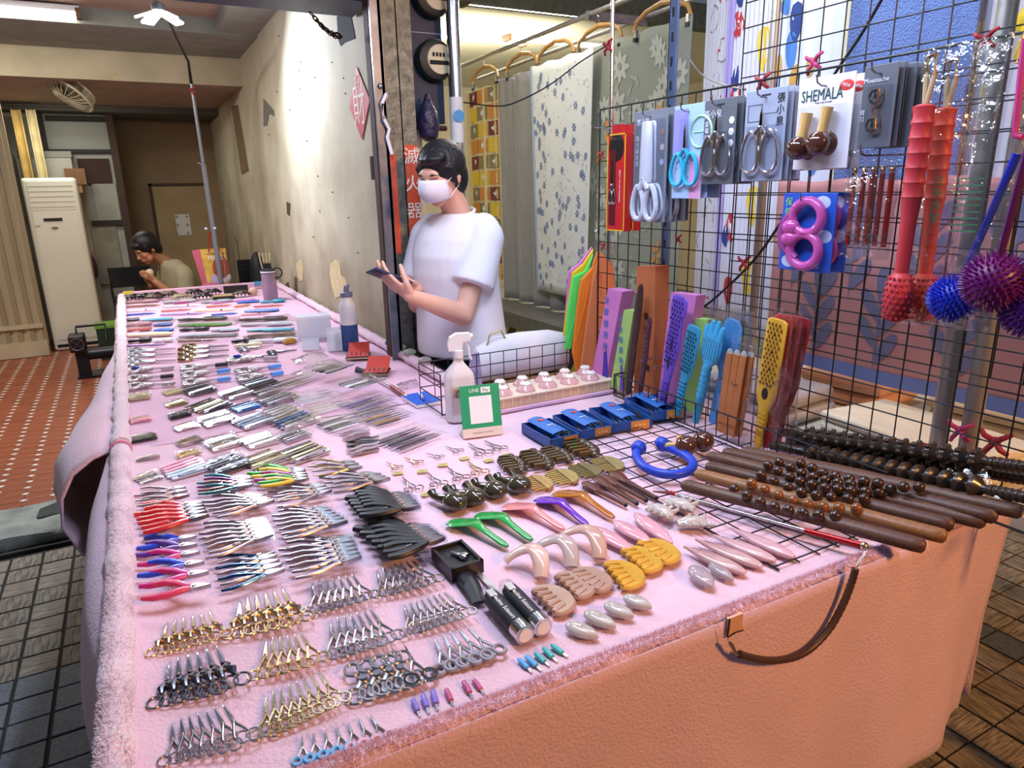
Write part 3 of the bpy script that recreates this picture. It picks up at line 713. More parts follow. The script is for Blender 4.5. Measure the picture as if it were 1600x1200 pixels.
prints(c, f, plain('badge_yellow', 'e3c545', .8), [leaf(.85, .12+.19*i, .16, .1, 1.5, asp, 10) for i in range(5)], 'badge_print')
prints(c, f, paper, [leaf(.17+.05*i % .9, .07+.17*i, .05, .03, .3*i, asp, 8) for i in range(6)], 'badge_centre', -.0055)
c, f = curtain('leaf_print_curtain', 'white curtain with blue leaf prints and a cream hem', Y(1212, 60), Y(1345, 60), 2.5, .95, plain('white_leaf_cloth', 'd5d8e6', .85), k=16, amp=.014, X=CX-.03)
asp = (.62, 1.55)
lf = [leaf(random.uniform(.08, .82), (i+.5)/17, .13, .085, 1.3+random.uniform(-.5, .5), asp, 12) for i in range(17)]
prints(c, f, plain('navy_leaf_print', '32467c', .85), lf[::2], 'leaf_print'); prints(c, f, plain('blue_leaf_print', '4f7fc0', .85), lf[1::2], 'leaf_print')
prints(c, f, plain('gold_leaf_print', 'c79a4c', .85), scatter(7, asp, .08, .05, .1, .8), 'leaf_print', -.0035)
prints(c, f, plain('cream_hem', 'd8cda6', .85), [[(.88, i/20), (1, i/20), (1, (i+1)/20), (.88, (i+1)/20)] for i in range(20)], 'hem', -.005)
c, f = curtain('blue_waffle_blanket', 'blue waffle-weave blanket behind the upper wire grid', Y(1347, 40), Y(1548, 40), 2.5, 1.52, plain('blue_waffle', '6f86bc', .9, bump=1, bscale=160), k=10, amp=.008, X=CX-.06)
c, f = curtain('white_edge_curtain', 'strip of white curtain with yellow prints beside the blue blanket', Y(1546, 40), Y(1660, 40), 2.5, 1.3, plain('white_edge_cloth', 'd8d4dc', .85), k=16, amp=.012, X=CX-.03)
prints(c, f, plain('yellow_print', 'd9bb2e', .85), scatter(8, (.4, 1.2), .11, .07), 'leaf_print')
c, f = curtain('pink_leaf_blanket', 'salmon pink blanket with grey-blue leaf sprigs and a blue hem', Y(1228, 420), Y(1680, 420), 1.56, .90, plain('salmon_cloth', 'b98482', .9, var=.04), k=8, amp=.008, X=CX-.08)
asp = (1.0, .64); sp_ = []
for i in range(7):
    s, t = .1+.13*i, .35+.35*(i % 2)
    for k in range(5): sp_ += [leaf(s+.035*((-1)**k), t-.16+.07*k, .13, .045, (.9 if k % 2 else 2.2), asp, 10)]
    sp_ += [leaf(s, t-.2, .12, .045, 1.57, asp, 10), leaf(s, t+.06, .26, .008, 1.57, asp, 6)]
prints(c, f, plain('slate_leaf_print', '6f6f8c', .9), sp_, 'leaf_print')
prints(c, f, plain('blue_hem', '6b7cb4', .9), [[(i/30, .93), ((i+1)/30, .93), ((i+1)/30, 1), (i/30, 1)] for i in range(30)], 'hem')
# rails, hangers and posts
rl = thing('hanging_rail', 'grey steel tube rail carrying wooden hangers', 'rail')
part('tube', MB().tube([(CX, 2.46, 2.388), (CX, 5.2, 2.372)], .012, 10), steel, rl)
part('tube', MB().tube([(CX+.35, 2.6, 2.41), (CX+.35, 5.2, 2.37)], .011, 10), steel, rl)
part('bracket', MB().bbox((CX-.012, 3.18, 2.36), (CX+.36, 3.21, 2.40)), steel, rl, False)
part('post', MB().tube([(CX+.1, 5.15, .072), (CX+.1, 5.15, 2.385)], .015, 10), steel, rl)
wood_h = plain('hanger_wood', 'b98a4c', .45, var=.15, vscale=20, stretch=(1, 6, 1))
def mk_hanger():
    h = thing('clothes_hanger', 'wooden clip hanger on the neighbouring stall rail', 'hanger', 'wooden hangers on the rail')
    part('arms', MB().tube([(0, -.19, -.125), (0, -.17, -.085), (0, -.1, -.055), (0, 0, -.04), (0, .1, -.055), (0, .17, -.085), (0, .19, -.125)], [.008, .010, .011, .012, .011, .010, .008], 8), wood_h, h)
    part('hook', MB().tube([(0, 0, -.04), (0, 0, .0), (0, .018, .012), (0, .015, .028), (0, -.004, .03)], .002, 6), chrome, h)
    for s in (-1, 1):
        cl_ = part('clip', MB().box((0, s*.175, -.14), (.012, .016, .045)), chrome, h, False); part('grip', MB().box((0, s*.175, -.158), (.016, .022, .016)), blackp, cl_, False)
    return h
hg = mk_hanger()
for u, nm in ((757, 'plaid mushroom'), (815, 'plain grey'), (868, 'white floral'), (935, 'sage floral'), (1030, 'sage floral')):
    dup(hg, at((CX-.001, Y(u, 120), 2.358)), 'wooden clip hanger carrying the %s curtain' % nm)
# posts behind the rack
def post(name, label, u, v, x, r, m, z0=.003, z1=2.6):
    p = onx(u, v, x); t = thing(name, label, 'post', M=at((p.x, p.y, 0)))
    part('tube', MB().tube([(0, 0, z0), (0, 0, z1)], r, 16), m, t)
    part('foot', MB().lathe([(r*1.5, z0), (r*1.5, z0+.006), (r*1.1, z0+.015)], 14), blackp, t); return t
satin = plain('satin_steel', 'a8a49a', .35, metal=.55)
post('steel_pole', 'steel pole behind the scissors cards, clamped to the rack with pink cord', 1206, 100, 1.78, .014, satin)
bp_ = onx(1051, 80, 1.80); tpost = thing('slotted_post', 'blue slotted angle post behind the wire rack', 'post', M=at((bp_.x, bp_.y, 0)))
part('angle', MB().bbox((-.003, -.02, .003), (0, .02, 2.6)).bbox((-.003, .017, .003), (.04, .02, 2.6)), plain('blue_angle_steel', '56688c', .45, metal=.4, var=.15), tpost, False)
for k in range(20): part('slot', MB().bbox((-.0045, -.005, 1.0+.08*k), (-.003, .005, 1.03+.08*k)), ink, tpost, False)
post('steel_pole', 'thin steel pole beside the sage floral curtain', 956, 100, 1.85, .0085, chrome)
post('steel_pole', 'wide stainless pole behind the hanging purple spiky ball', 1482, 590, 1.79, .022, satin)
post('steel_pole', 'wide stainless pole behind the wooden rollers, tied with red cord', 1529, 600, 1.795, .022, satin)
# neighbour's goods behind the rack
nt2 = thing('textile_table', 'low cream-topped table behind the wire rack', 'table')
part('tabletop', MB().bbox((1.84, .5, .70), (2.75, 2.3, .74)), plain('cream_top', 'cfc7b0', .7), nt2, False)
for x in (1.90, 2.7):
    for y in (.55, 2.25): part('leg', MB().bbox((x-.02, y-.02, .003), (x+.02, y+.02, .70)), alu, nt2, False)
random.seed(5)
def fold(name, label, c, d, m, rz=0, n=3):
    t = thing(name, label, 'textile', 'folded textiles on the neighbouring table', M=at(c, rz))
    for k in range(n):
        h = d[2]/n; b = part('fold', MB().box((random.uniform(-.01, .01), random.uniform(-.01, .01), h*(k+.5)), (d[0]*random.uniform(.94, 1), d[1]*random.uniform(.94, 1), h*.92)), m, t, False)
        bevel(b, h*.4, 3)
    return t
crm = plain('cream_textile', 'd9d2bb', .9, var=.08, vscale=9, bump=.3, bscale=40); gre = plain('grey_felt_textile', 'a8a6ac', .95, var=.1, vscale=40, bump=.5, bscale=200); pch = plain('peach_textile', 'd0a490', .9, var=.08)
fold('folded_blanket', 'pale grey felt blanket folded behind the rack', (1.98, 1.72, .741), (.3, .42, .11), gre, .1, 2)
fold('folded_blanket', 'peach wrapped blanket on top of the cream table', (2.38, 1.62, .741), (.3, .34, .12), pch, .1, 2)
fold('folded_blanket', 'cream printed bed sheet folded behind the stainless poles', (2.0, 1.15, .741), (.32, .5, .10), crm, -.1, 3)
fold('folded_blanket', 'cream towel stack at the back of the cream table', (2.42, 1.05, .741), (.34, .46, .12), crm, .05, 3)
tg = onx(1418, 635, 1.86)
solo('price_tag', MB().box((0, 0, 0), (.003, .05, .016)), plain('tag_red', 'c8302c', .6), 'small red tag on the folded cream bed sheet', 'tag', M=at((1.83, 1.02, .848), .2), smooth=False)
# steel bench with hazard striped edge behind the person
bn = thing('steel_bench', 'grey steel bench edge with black and yellow hazard stripes below', 'bench')
b0, b1 = onx(780, 470, 1.95), onx(900, 505, 1.95)
part('top', MB().bbox((1.95, 2.75, .74), (2.7, 4.6, .83)), plain('dull_steel', '75736c', .5, metal=.5, var=.2), bn, False)
part('panel', MB().bbox((1.965, 2.75, .42), (1.975, 4.6, .74)), plain('hazard_black', '1f1e1c', .6), bn, False)
for k in range(12):
    y = 2.7+k*.17; part('stripe', MB().add([(1.962, y, .42), (1.962, y+.085, .42), (1.962, y+.085-.22, .74), (1.962, y-.22, .74)], [(0, 1, 2, 3)]), plain('hazard_yellow', 'b39a34', .6), bn, False)
for y in (2.8, 4.5): part('leg', MB().bbox((2.0, y-.02, .003 if y < 3.7 else .072), (2.04, y+.02, .74)), steel, bn, False)
# ================================================================= people
def loft(mb, rings, n=20):
    """rings: (centre, half-axis a, half-axis b)"""
    vs = []; fs = []
    for c, a, b in rings:
        for j in range(n):
            q = 2*math.pi*j/n; vs.append(V(c)+V(a)*math.cos(q)+V(b)*math.sin(q))
    for i in range(len(rings)-1):
        for j in range(n):
            k = (j+1) % n; fs.append((i*n+j, i*n+k, (i+1)*n+k, (i+1)*n+j))
    fs.append(tuple(range(n-1, -1, -1))); fs.append(tuple(range((len(rings)-1)*n, len(rings)*n)))
    mb.add(vs, fs)
def limb(mb, pts, rads, n=14):
    P = []; R = []
    for (a, b), (r, s) in zip(zip(pts, pts[1:]), zip(rads, rads[1:])):
        for k in range(5): P.append(V(a).lerp(V(b), k/5)); R.append(r+(s-r)*k/5)
    P.append(V(pts[-1])); R.append(rads[-1]); mb.tube(P, R, n); mb.ball(pts[0], rads[0], 12, 8); mb.ball(pts[-1], rads[-1], 12, 8)
    for p, r in zip(pts[1:-1], rads[1:-1]): mb.ball(p, r, 12, 8)
def head(mb, M):
    """local frame: x forward, y left, z up, origin between the ears"""
    def B(c, r, s): mb.ball(c, r, 18, 12, s, M)
    B((-.008, 0, .045), .088, (1.06, .86, .92)); B((.018, 0, .0), .074, (1.0, .88, 1.1)); B((.036, 0, -.045), .056, (.95, .92, .85))
    B((.056, 0, -.078), .026, (1, 1.1, .85)); B((.078, 0, .035), .03, (.5, 1.7, .8))
    for s in (-1, 1):
        B((.052, s*.038, -.012), .03, (.9, .8, .8)); B((-.012, s*.077, .005), .028, (.55, .3, 1.1)); B((.04, s*.05, -.05), .026, (1, .7, 1))
    mb.tube([M @ V((.084, 0, .028)), M @ V((.098, 0, .0)), M @ V((.108, 0, -.018)), M @ V((.09, 0, -.026))], [.008, .011, .014, .010], 8)
    for s in (-1, 1): B((.096, s*.010, -.02), .0085, (1, 1, .9))
    B((.088, 0, -.046), .017, (.6, 1.35, .35)); B((.086, 0, -.056), .016, (.6, 1.25, .4))
def face_parts(par, M, mask=False):
    eyew = plain('eye_white', 'e8e2de', .3)
    for s in (-1, 1):
        part('eye', MB().ball((.0805, s*.031, .012), .0105, 12, 8, (.6, 1.25, .62), M), eyew, par)
        part('iris', MB().ball((.0865, s*.031, .009), .0052, 10, 8, (.5, 1, 1), M), plain('dark_iris', '1a1210', .2), par)
        part('eyelid', MB().tube([M @ V(p) for p in ((.079, s*.017, .012), (.0875, s*.030, .020), (.077, s*.046, .013))], .0022, 6), plain('lid_skin', '5c3a30', .6), par)
        part('eyebrow', MB().tube([M @ V(p) for p in ((.089, s*.014, .034), (.091, s*.032, .041), (.079, s*.05, .035))], [.002, .0032, .0015], 6), plain('brow_hair', '161214', .8), par)
    if not mask:
        part('mouth', MB().tube([M @ V(p) for p in ((.084, -.022, -.05), (.0975, 0, -.0485), (.084, .022, -.05))], .0026, 6), plain('lip_line', '7c4036', .5), par)
def fingers(mb, O, X, Yv, Z, curls, thumb, s=1.0):
    """hand from wrist O; X to the fingertips, Yv to the thumb side, Z towards the palm side (curl direction)"""
    X, Yv, Z = V(X).normalized(), V(Yv).normalized(), V(Z).normalized()
    P = lambda x, y, z: O+(X*x+Yv*y+Z*z)*s
    rings = []
    for x, hw, ht in ((-.01, .025, .020), (.02, .032, .018), (.05, .038, .016), (.075, .040, .014), (.088, .037, .011)):
        rings.append((P(x, 0, 0), Yv*hw*s, Z*ht*s))
    loft(mb, rings, 14)
    base = [(.086, .029, .072), (.09, .010, .081), (.087, -.010, .075), (.080, -.028, .058)]
    for (bx, by, L), (c1, c2, c3) in zip(base, curls):
        p = P(bx-.012, by, 0); a = 0; pts = [p]; r = [.0092*s]
        for seg, c in zip((.45, .31, .24), (c1, c2, c3)):
            a += c; p = p+(X*math.cos(a)+Z*math.sin(a))*(L*seg+(.012 if seg == .45 else 0))*s; pts.append(p); r.append((.0088 if seg > .3 else .0072)*s)
        limb(mb, pts, r, 10)
    t = [P(.012, .022, .004)]+[O+(X*a+Yv*b+Z*c)*s for a, b, c in thumb]
    limb(mb, t, [.016*s, .0125*s, .0105*s, .0085*s][:len(t)], 10)
skinM = plain('light_skin', 'd9a894', .5, var=.04, vscale=15, sss=.08)
skinT = plain('tan_skin', 'b5805f', .5, var=.05, vscale=15, sss=.05)
hairM = plain('black_hair', '15141a', .45, bump=.6, bscale=90, stretch=(1, 1, .15))
# ---- stallholder with a phone
PC = V((1.245, 2.785, 0)); fwd = V((-.88, -.47, 0)).normalized(); lef = V((-fwd.y, fwd.x, 0))*1
if lef.y > 0: lef = -lef
pr = thing('person', 'person in a loose white T-shirt standing by the steel column looking at a phone', 'person', M=at((0, 0, 0)))
hc = ony(690, 279, 2.745)
hf = (fwd+V((0, 0, -.30))).normalized(); hl = lef; hu = hf.cross(hl)
if hu.z < 0: hu = -hu
HM = Matrix(((hf.x, hl.x, hu.x, hc.x), (hf.y, hl.y, hu.y, hc.y), (hf.z, hl.z, hu.z, hc.z), (0, 0, 0, 1)))
bd = MB(); head(bd, HM)
limb(bd, [HM @ V((-.015, 0, -.05)), PC+fwd*.0+V((0, 0, 1.46)), PC+V((0, 0, 1.36))], [.056, .058, .06])
rings = lambda L: [(PC+fwd*o+V((0, 0, z)), lef*a, fwd*b) for z, a, b, o in L]
loft(bd, rings([(.75, .155, .115, 0), (.9, .15, .105, 0), (1.05, .14, .10, 0), (1.2, .15, .10, .01), (1.30, .15, .095, .01), (1.37, .10, .07, 0)]))
LS = PC+lef*.165+V((0, 0, 1.385)); LE = ony(724, 492, 2.58); LW = ony(640, 462, 2.54)
limb(bd, [LS, LE, LE.lerp(LW, .35), LW], [.045, .045, .042, .027])
hx = (ony(586, 424, 2.60)-LW).normalized()
fingers(bd, LW, hx, V((.15, -.85, .35)), V((.25, .45, .85)), [(.25, .5, .4), (.2, .45, .4), (.2, .5, .4), (.25, .6, .4)],
        [(.035, .043, .012), (.06, .05, .04), (.068, .045, .068)])
RS = PC-lef*.165+V((0, 0, 1.385)); RE = PC-lef*.20+fwd*.06+V((0, 0, 1.06)); RW = ony(650, 452, 2.74)
limb(bd, [RS, RE, RW], [.045, .045, .028])
fingers(bd, RW, V((-.75, -.25, .45)), V((.2, -.3, .8)), V((-.2, -.85, -.3)), [(.7, .8, .6), (.75, .9, .6), (.8, .9, .6), (.8, .9, .6)], [(.04, .03, .02), (.06, .03, .045), (.075, .02, .055)], .9)
part('body', smooth_union(bd, 'body', skinM, .0042, 5), None, pr)
face_parts(pr, HM, True)
mk = MB()
g = [[HM @ V((.046+(.084-.022*t*t)*math.cos(a)**1.3, .074*math.sin(a)*(1-.12*t*t), -.030-.046*t*(.75+.25*math.cos(a))+.008*math.cos(a))) for a in [-1.4+2.8*i/16 for i in range(17)]] for t in [-1+2*j/8 for j in range(9)]]
solid(part('face_mask', MB().sheet(g), plain('pale_mask', 'd9d3e0', .8), pr), .002)
for s in (-1, 1): part('mask_loop', MB().tube([HM @ V(p) for p in ((.062, s*.072, -.0), (.0, s*.086, .025), (-.022, s*.084, .0), (.0, s*.08, -.03), (.055, s*.07, -.06))], .0013, 5), white, pr)
hb = MB()
hb.ball((-.022, 0, .055), .105, 20, 14, (1.0, .93, .93), HM); hb.ball((-.055, 0, .0), .085, 18, 12, (.8, 1.0, 1.15), HM)
hb.ball((.05, .02, .095), .05, 14, 10, (1.0, 1.2, .5), HM); hb.ball((-.105, 0, .02), .04, 12, 8, (1, 1, 1.1), HM)
for s in (-1, 1): hb.tube([HM @ V((.03, s*.078, .06)), HM @ V((.022, s*.084, .02)), HM @ V((.01, s*.082, -.025))], [.02, .014, .006], 8)
part('hair', smooth_union(hb, 'hair', hairM, .005, 3), None, pr)
# T-shirt
ts = MB()
loft(ts, rings([(.845, .225, .165, .0), (.90, .223, .162, .005), (1.0, .215, .155, .012), (1.1, .207, .15, .02), (1.2, .203, .155, .028), (1.28, .202, .155, .026), (1.35, .20, .135, .015), (1.40, .185, .112, .004), (1.435, .15, .092, 0), (1.452, .10, .08, .0)]), 28)
for S_, E_, k in ((LS, LE, 1), (RS, RE, 1)):
    d = E_-S_; limb(ts, [S_-lef*(.03 if S_ is LS else -.03), S_+d*.1, S_+d*.3], [.072, .076, .08]); ts.tube([S_+d*(.1+.08*i) for i in range(8)], [.076+.0025*i for i in range(8)], 18)
tee = plain('white_cotton_tee', 'e2e0ea', .85, bump=.5, bscale=9)
part('t_shirt', smooth_union(ts, 't_shirt', tee, .008, 8), None, pr)
part('collar_rib', MB().tube([PC+lef*.079*math.cos(q)+fwd*(.07*math.sin(q))+V((0, 0, 1.455-.018*math.sin(q))) for q in [i*math.pi/10 for i in range(20)]], .006, 8, closed=True), tee, pr)
pn = MB(); loft(pn, rings([(.95, .16, .125, 0), (.85, .165, .13, 0), (.78, .16, .125, 0)]))
for s in (-1, 1): limb(pn, [PC+lef*.085*s+V((0, 0, .80)), PC+lef*.09*s+V((0, 0, .48)), PC+lef*.09*s+V((0, 0, .07))], [.088, .068, .055])
part('trousers', smooth_union(pn, 'trousers', plain('dark_trousers', '2b2d36', .85), .011, 5), None, pr)
for s in (-1, 1):
    sh = MB(); c = PC+lef*.09*s; loft(sh, [(c+fwd*x+V((0, 0, h*.5+.002)), lef*w_, V((0, 0, h*.5))) for x, w_, h in ((-.09, .02, .05), (-.07, .04, .08), (0, .042, .085), (.08, .046, .06), (.15, .04, .045), (.175, .015, .03))], 14)
    part('shoe', sh, plain('dark_shoe', '26262a', .6), pr)
# the phone in the hand
pa, pb_ = ony(571, 421, 2.58), ony(645, 450, 2.60)
px_ = (pb_-pa).normalized(); mid = (pa+pb_)/2+V((0, .0, .006))
ph_ = thing('smartphone', 'dark blue smartphone held in the hands of the standing person', 'phone', M=facing(mid, px_, V((.35, .35, .9))))
bevel(part('case', MB().box((0, 0, 0), (.168, .078, .010)), plain('navy_case', '343a5e', .4), ph_, False), .004, 3)
part('screen', MB().box((0, 0, .0055), (.156, .069, .001)), plain('phone_glass', '10141c', .08), ph_, False)
part('camera_bump', MB().box((-.06, -.012, -.006), (.03, .03, .003)), blackp, ph_, False)
# ---- man eating at the back
MC = V((.30, 7.06, 0)); mf = V((-.93, -.36, 0)).normalized(); ml = V((.36, -.93, 0)).normalized()
mn = thing('person', 'person in a khaki T-shirt seated behind the far table end, head bowed, eating a bun', 'person', M=at((0, 0, 0)))
mh = ony(231, 391, 7.0); f2_ = (mf+V((0, 0, -.55))).normalized(); l2 = ml; u2 = f2_.cross(l2)
if u2.z < 0: u2 = -u2
HM2 = Matrix(((f2_.x, l2.x, u2.x, mh.x), (f2_.y, l2.y, u2.y, mh.y), (f2_.z, l2.z, u2.z, mh.z), (0, 0, 0, 1))) @ Matrix.Scale(1.05, 4)
b2 = MB(); head(b2, HM2)
NB = ony(262, 412, 7.06)
limb(b2, [HM2 @ V((-.02, 0, -.05)), NB, NB+V((.04, .02, -.08))], [.056, .058, .06])
TS = [(NB+V((.005, 0, .035)), .07, .068), (NB+V((.02, 0, .02)), .10, .08), (NB+V((.035, 0, -.02)), .155, .095), (NB+V((.06, .01, -.09)), .19, .11), (NB+V((.09, .02, -.2)), .2, .13), (NB+V((.12, .03, -.33)), .19, .13), (NB+V((.13, .03, -.5)), .17, .13), (V((NB.x+.14, NB.y+.03, .42)), .18, .14)]
sl, sr = NB+V((.06, 0, -.08))+ml*.18, NB+V((.06, 0, -.08))-ml*.18
le, re_ = sl+V((-.02, -.04, -.29)), sr+V((-.08, 0, -.26))
lw_ = ony(243, 437, 6.9); lw_.z -= .02; rw_ = ony(236, 440, 7.02); rw_.z -= .03
limb(b2, [sl, le, lw_], [.045, .043, .03]); limb(b2, [sr, re_, rw_], [.045, .043, .03])
fingers(b2, lw_, V((-.6, .1, .6)), V((.5, -.5, .6)), V((-.3, .8, -.1)), [(.5, .6, .4)]*4, [(.04, .035, .02), (.065, .03, .04), (.08, .02, .05)])
fingers(b2, rw_, V((-.3, -.1, .8)), V((.6, -.4, .3)), V((.2, -.8, .1)), [(.5, .6, .4)]*4, [(.04, .035, .02), (.065, .03, .04), (.08, .02, .05)])
part('body', smooth_union(b2, 'body', skinT, .006, 4), None, mn)
face_parts(mn, HM2)
h2 = MB(); h2.ball((-.02, 0, .06), .104, 20, 14, (1.02, .95, .95), HM2); h2.ball((-.06, 0, .0), .078, 16, 10, (.75, 1.0, 1.05), HM2); h2.ball((.06, 0, .085), .045, 14, 10, (1, 1.4, .6), HM2)
for s in (-1, 1): h2.tube([HM2 @ V((.03, s*.075, .06)), HM2 @ V((.02, s*.082, .02)), HM2 @ V((.018, s*.078, -.02))], [.02, .012, .005], 8)
part('hair', smooth_union(h2, 'hair', hairM, .006, 3), None, mn)
t2 = MB(); loft(t2, [(c, ml*a*1.1, mf*b*1.15) for c, a, b in TS], 24)
limb(t2, [sl-ml*.03, sl.lerp(le, .1), sl.lerp(le, .4)], [.075, .078, .08]); t2.tube([sl.lerp(le, .1+.09*i) for i in range(9)], .08, 18); limb(t2, [sr+ml*.03, sr.lerp(re_, .1), sr.lerp(re_, .4)], [.075, .078, .08]); t2.tube([sr.lerp(re_, .1+.09*i) for i in range(9)], .08, 18)
part('t_shirt', smooth_union(t2, 't_shirt', plain('khaki_tee', 'a2977a', .85, bump=.4, bscale=12), .01, 6), None, mn)
p2 = MB(); hp = V((NB.x+.14, NB.y+.03, .53))
p2.ball(hp, .17, 14, 10, (1, 1, .6))
for s in (-1, 1):
    kn = hp+mf*.42+ml*.13*s; limb(p2, [hp+ml*.09*s, kn, kn+V((.02, 0, -.40))], [.09, .068, .05])
part('trousers', smooth_union(p2, 'trousers', plain('dark_jeans', '23252c', .85), .012, 5), None, mn)
for s in (-1, 1):
    c = hp+mf*.42+ml*.13*s; sh = MB(); loft(sh, [(V((c.x+.02, c.y, .062+h*.5))+mf*x, ml*w_, V((0, 0, h*.5))) for x, w_, h in ((-.09, .02, .05), (-.07, .04, .08), (0, .042, .085), (.08, .046, .06), (.15, .04, .045), (.175, .015, .03))], 14)
    part('shoe', sh, plain('dark_shoe', '26262a', .6), mn)
bn_ = ony(233, 428, 6.93)
solo('steamed_bun', MB().ball((0, 0, 0), .036, 16, 10, (1, .8, 1.3)), plain('bun_white', 'dccdb6', .7, var=.06), 'pale steamed bun held by the seated person', 'bun', M=at(bn_, ry=.5))
stl = thing('stool', 'low dark stool under the seated person', 'stool', M=at((hp.x, hp.y, .061)))
part('seat', MB().lathe([(.15, .325), (.16, .335), (.15, .35)], 20), blackp, stl)
for k in range(4): part('leg', MB().tube([(.12*math.cos(k*1.57+.8), .12*math.sin(k*1.57+.8), .325), (.16*math.cos(k*1.57+.8), .16*math.sin(k*1.57+.8), .002)], .013, 8), blackp, stl)
# ================================================================= things in the shop
ivory = plain('aged_ivory_plastic', 'd6d6c8', .4, var=.03, vscale=3)
ac = thing('air_conditioner', 'tall ivory floor-standing air conditioner at the back of the shop', 'air conditioner', M=at((ony(118, 500, 8.2).x, 8.2, .061)))
W2, AH = .225, 1.68
bevel(part('cabinet', MB().bbox((-W2, 0, 0), (W2, .32, AH)), ivory, ac, False), .03, 4)
part('front_panel', MB().bbox((-W2+.045, -.008, .11), (W2-.035, .0, AH-.31)), ivory, ac, False)
gl = part('air_outlet', MB().bbox((-W2+.045, -.006, AH-.30), (W2-.035, .0, AH-.035)), ivory, ac, False)
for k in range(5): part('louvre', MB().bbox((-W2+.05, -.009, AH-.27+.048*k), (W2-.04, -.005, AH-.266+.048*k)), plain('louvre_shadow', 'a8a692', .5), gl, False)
part('display', MB().bbox((-.10, -.012, AH-.405), (.055, -.007, AH-.375)), blackp, ac, False)
part('badge', MB().lathe([(.03, 0), (.03, .003)], 20, facing((-.02, -.008, AH-.47), (1, 0, 0), (0, -1, 0)) @ Matrix.Diagonal((1, .45, 1, 1))), plain('badge_grey', '8a8a80', .3, metal=.6), ac)
part('small_print', MB().bbox((-.175, -.0095, AH-.445), (-.13, -.008, AH-.44)).bbox((-.175, -.0095, AH-.455), (-.145, -.008, AH-.45)), plain('faint_ink', '77786e', .7), ac, False)
part('intake_slot', MB().bbox((-W2+.03, -.004, .035), (W2-.03, .0, .065)), blackp, ac, False)
# folding shutter panels on the left
sh = thing('folding_shutter', 'beige corrugated folding shutter panels stacked beside the air conditioner', 'shutter')
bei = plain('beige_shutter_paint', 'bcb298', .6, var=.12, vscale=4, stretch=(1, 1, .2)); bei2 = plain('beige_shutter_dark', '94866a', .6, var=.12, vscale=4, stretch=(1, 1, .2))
for k in range(14):
    x = -2.25+.1*k; part('panel', MB().add([(x, 8.1, .17), (x+.06, 8.06, .17), (x+.06, 8.06, 2.4), (x, 8.1, 2.4), (x, 8.12, .17), (x+.06, 8.08, .17), (x+.06, 8.08, 2.4), (x, 8.12, 2.4)], [(0, 1, 2, 3), (5, 4, 7, 6), (1, 5, 6, 2), (4, 0, 3, 7)]), bei, sh, False)
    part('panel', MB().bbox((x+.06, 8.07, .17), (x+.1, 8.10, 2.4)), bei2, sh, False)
part('bottom_rail', MB().bbox((-2.25, 8.03, .065), (-.86, 8.15, .21)), bei, sh, False)
part('cross_rail', MB().bbox((-2.25, 8.035, .34), (-.87, 8.06, .38)), bei, sh, False)
# rusty yellow channels leaning above the air conditioner
for k, (u, m_) in enumerate(((28, 'rusty_yellow'), (42, 'yellowed_cream'))):
    a, b = ony(u-3+9*k, 172, 8.62), ony(u+27, 286, 8.62)
    cm = plain(m_, 'b89a52' if k == 0 else 'bcae80', .6, var=.2, vscale=8)
    t = thing('steel_channel', ['rusty yellow steel channel standing behind the air conditioner', 'pale cream steel channel next to the rusty yellow one'][k], 'channel')
    part('web', MB().bbox((a.x-.035, 8.6+.0*k, .063), (a.x+.035, 8.62, a.z)), cm, t, False); part('flange', MB().bbox((a.x-.04, 8.56, .063), (a.x-.03, 8.62, a.z)).bbox((a.x+.03, 8.56, .063), (a.x+.04, 8.62, a.z)), cm, t, False)
p, q = ony(22, 236, 8.75), ony(119, 292, 8.75)
cb = thing('wall_cabinet', 'white boxy cabinet fixed high behind the air conditioner', 'cabinet')
part('body', MB().bbox((p.x, 8.75, q.z-.1), (q.x, 8.97, p.z)), plain('white_cabinet', '9d9d92', .6, var=.04), cb, False); part('top_face', MB().bbox((p.x-.01, 8.74, p.z-.06), (q.x+.01, 8.98, p.z+.0)), plain('grey_cabinet', '7d7d74', .6), cb, False)
# wooden plank, box and cloth right of the air conditioner
wd = plain('raw_plank', '9a7440', .7, var=.2, vscale=6, stretch=(6, 6, .6))
x = ony(140, 420, 8.7).x
pl = thing('wooden_plank', 'tall raw wooden plank upright between air conditioner and stained panel', 'plank')
part('board', MB().bbox((x-.06, 8.66, .063), (x+.04, 8.72, 1.66)), wd, pl, False); part('batten', MB().bbox((x-.09, 8.63, 1.6), (x+.07, 8.66, 1.68)), wd, pl, False); part('batten', MB().bbox((x-.03, 8.63, .96), (x+.07, 8.66, 1.0)), wd, pl, False)
solo('cardboard_box', MB().bbox((x-.06, 8.62, 1.68), (x+.12, 8.8, 1.84)), plain('brown_card', '6d4e34', .8, var=.1), 'small brown cardboard box on top of the wooden plank', 'box', smooth=False)
solo('maroon_cloth', MB().lathe([(.02, .14), (.05, .1), (.06, 0), (.05, -.1), (.02, -.13)], 10), plain('maroon_rag', '4e2030', .9), 'dark maroon cloth hanging on the wooden plank', 'cloth', M=at((x+.02, 8.58, .84)))
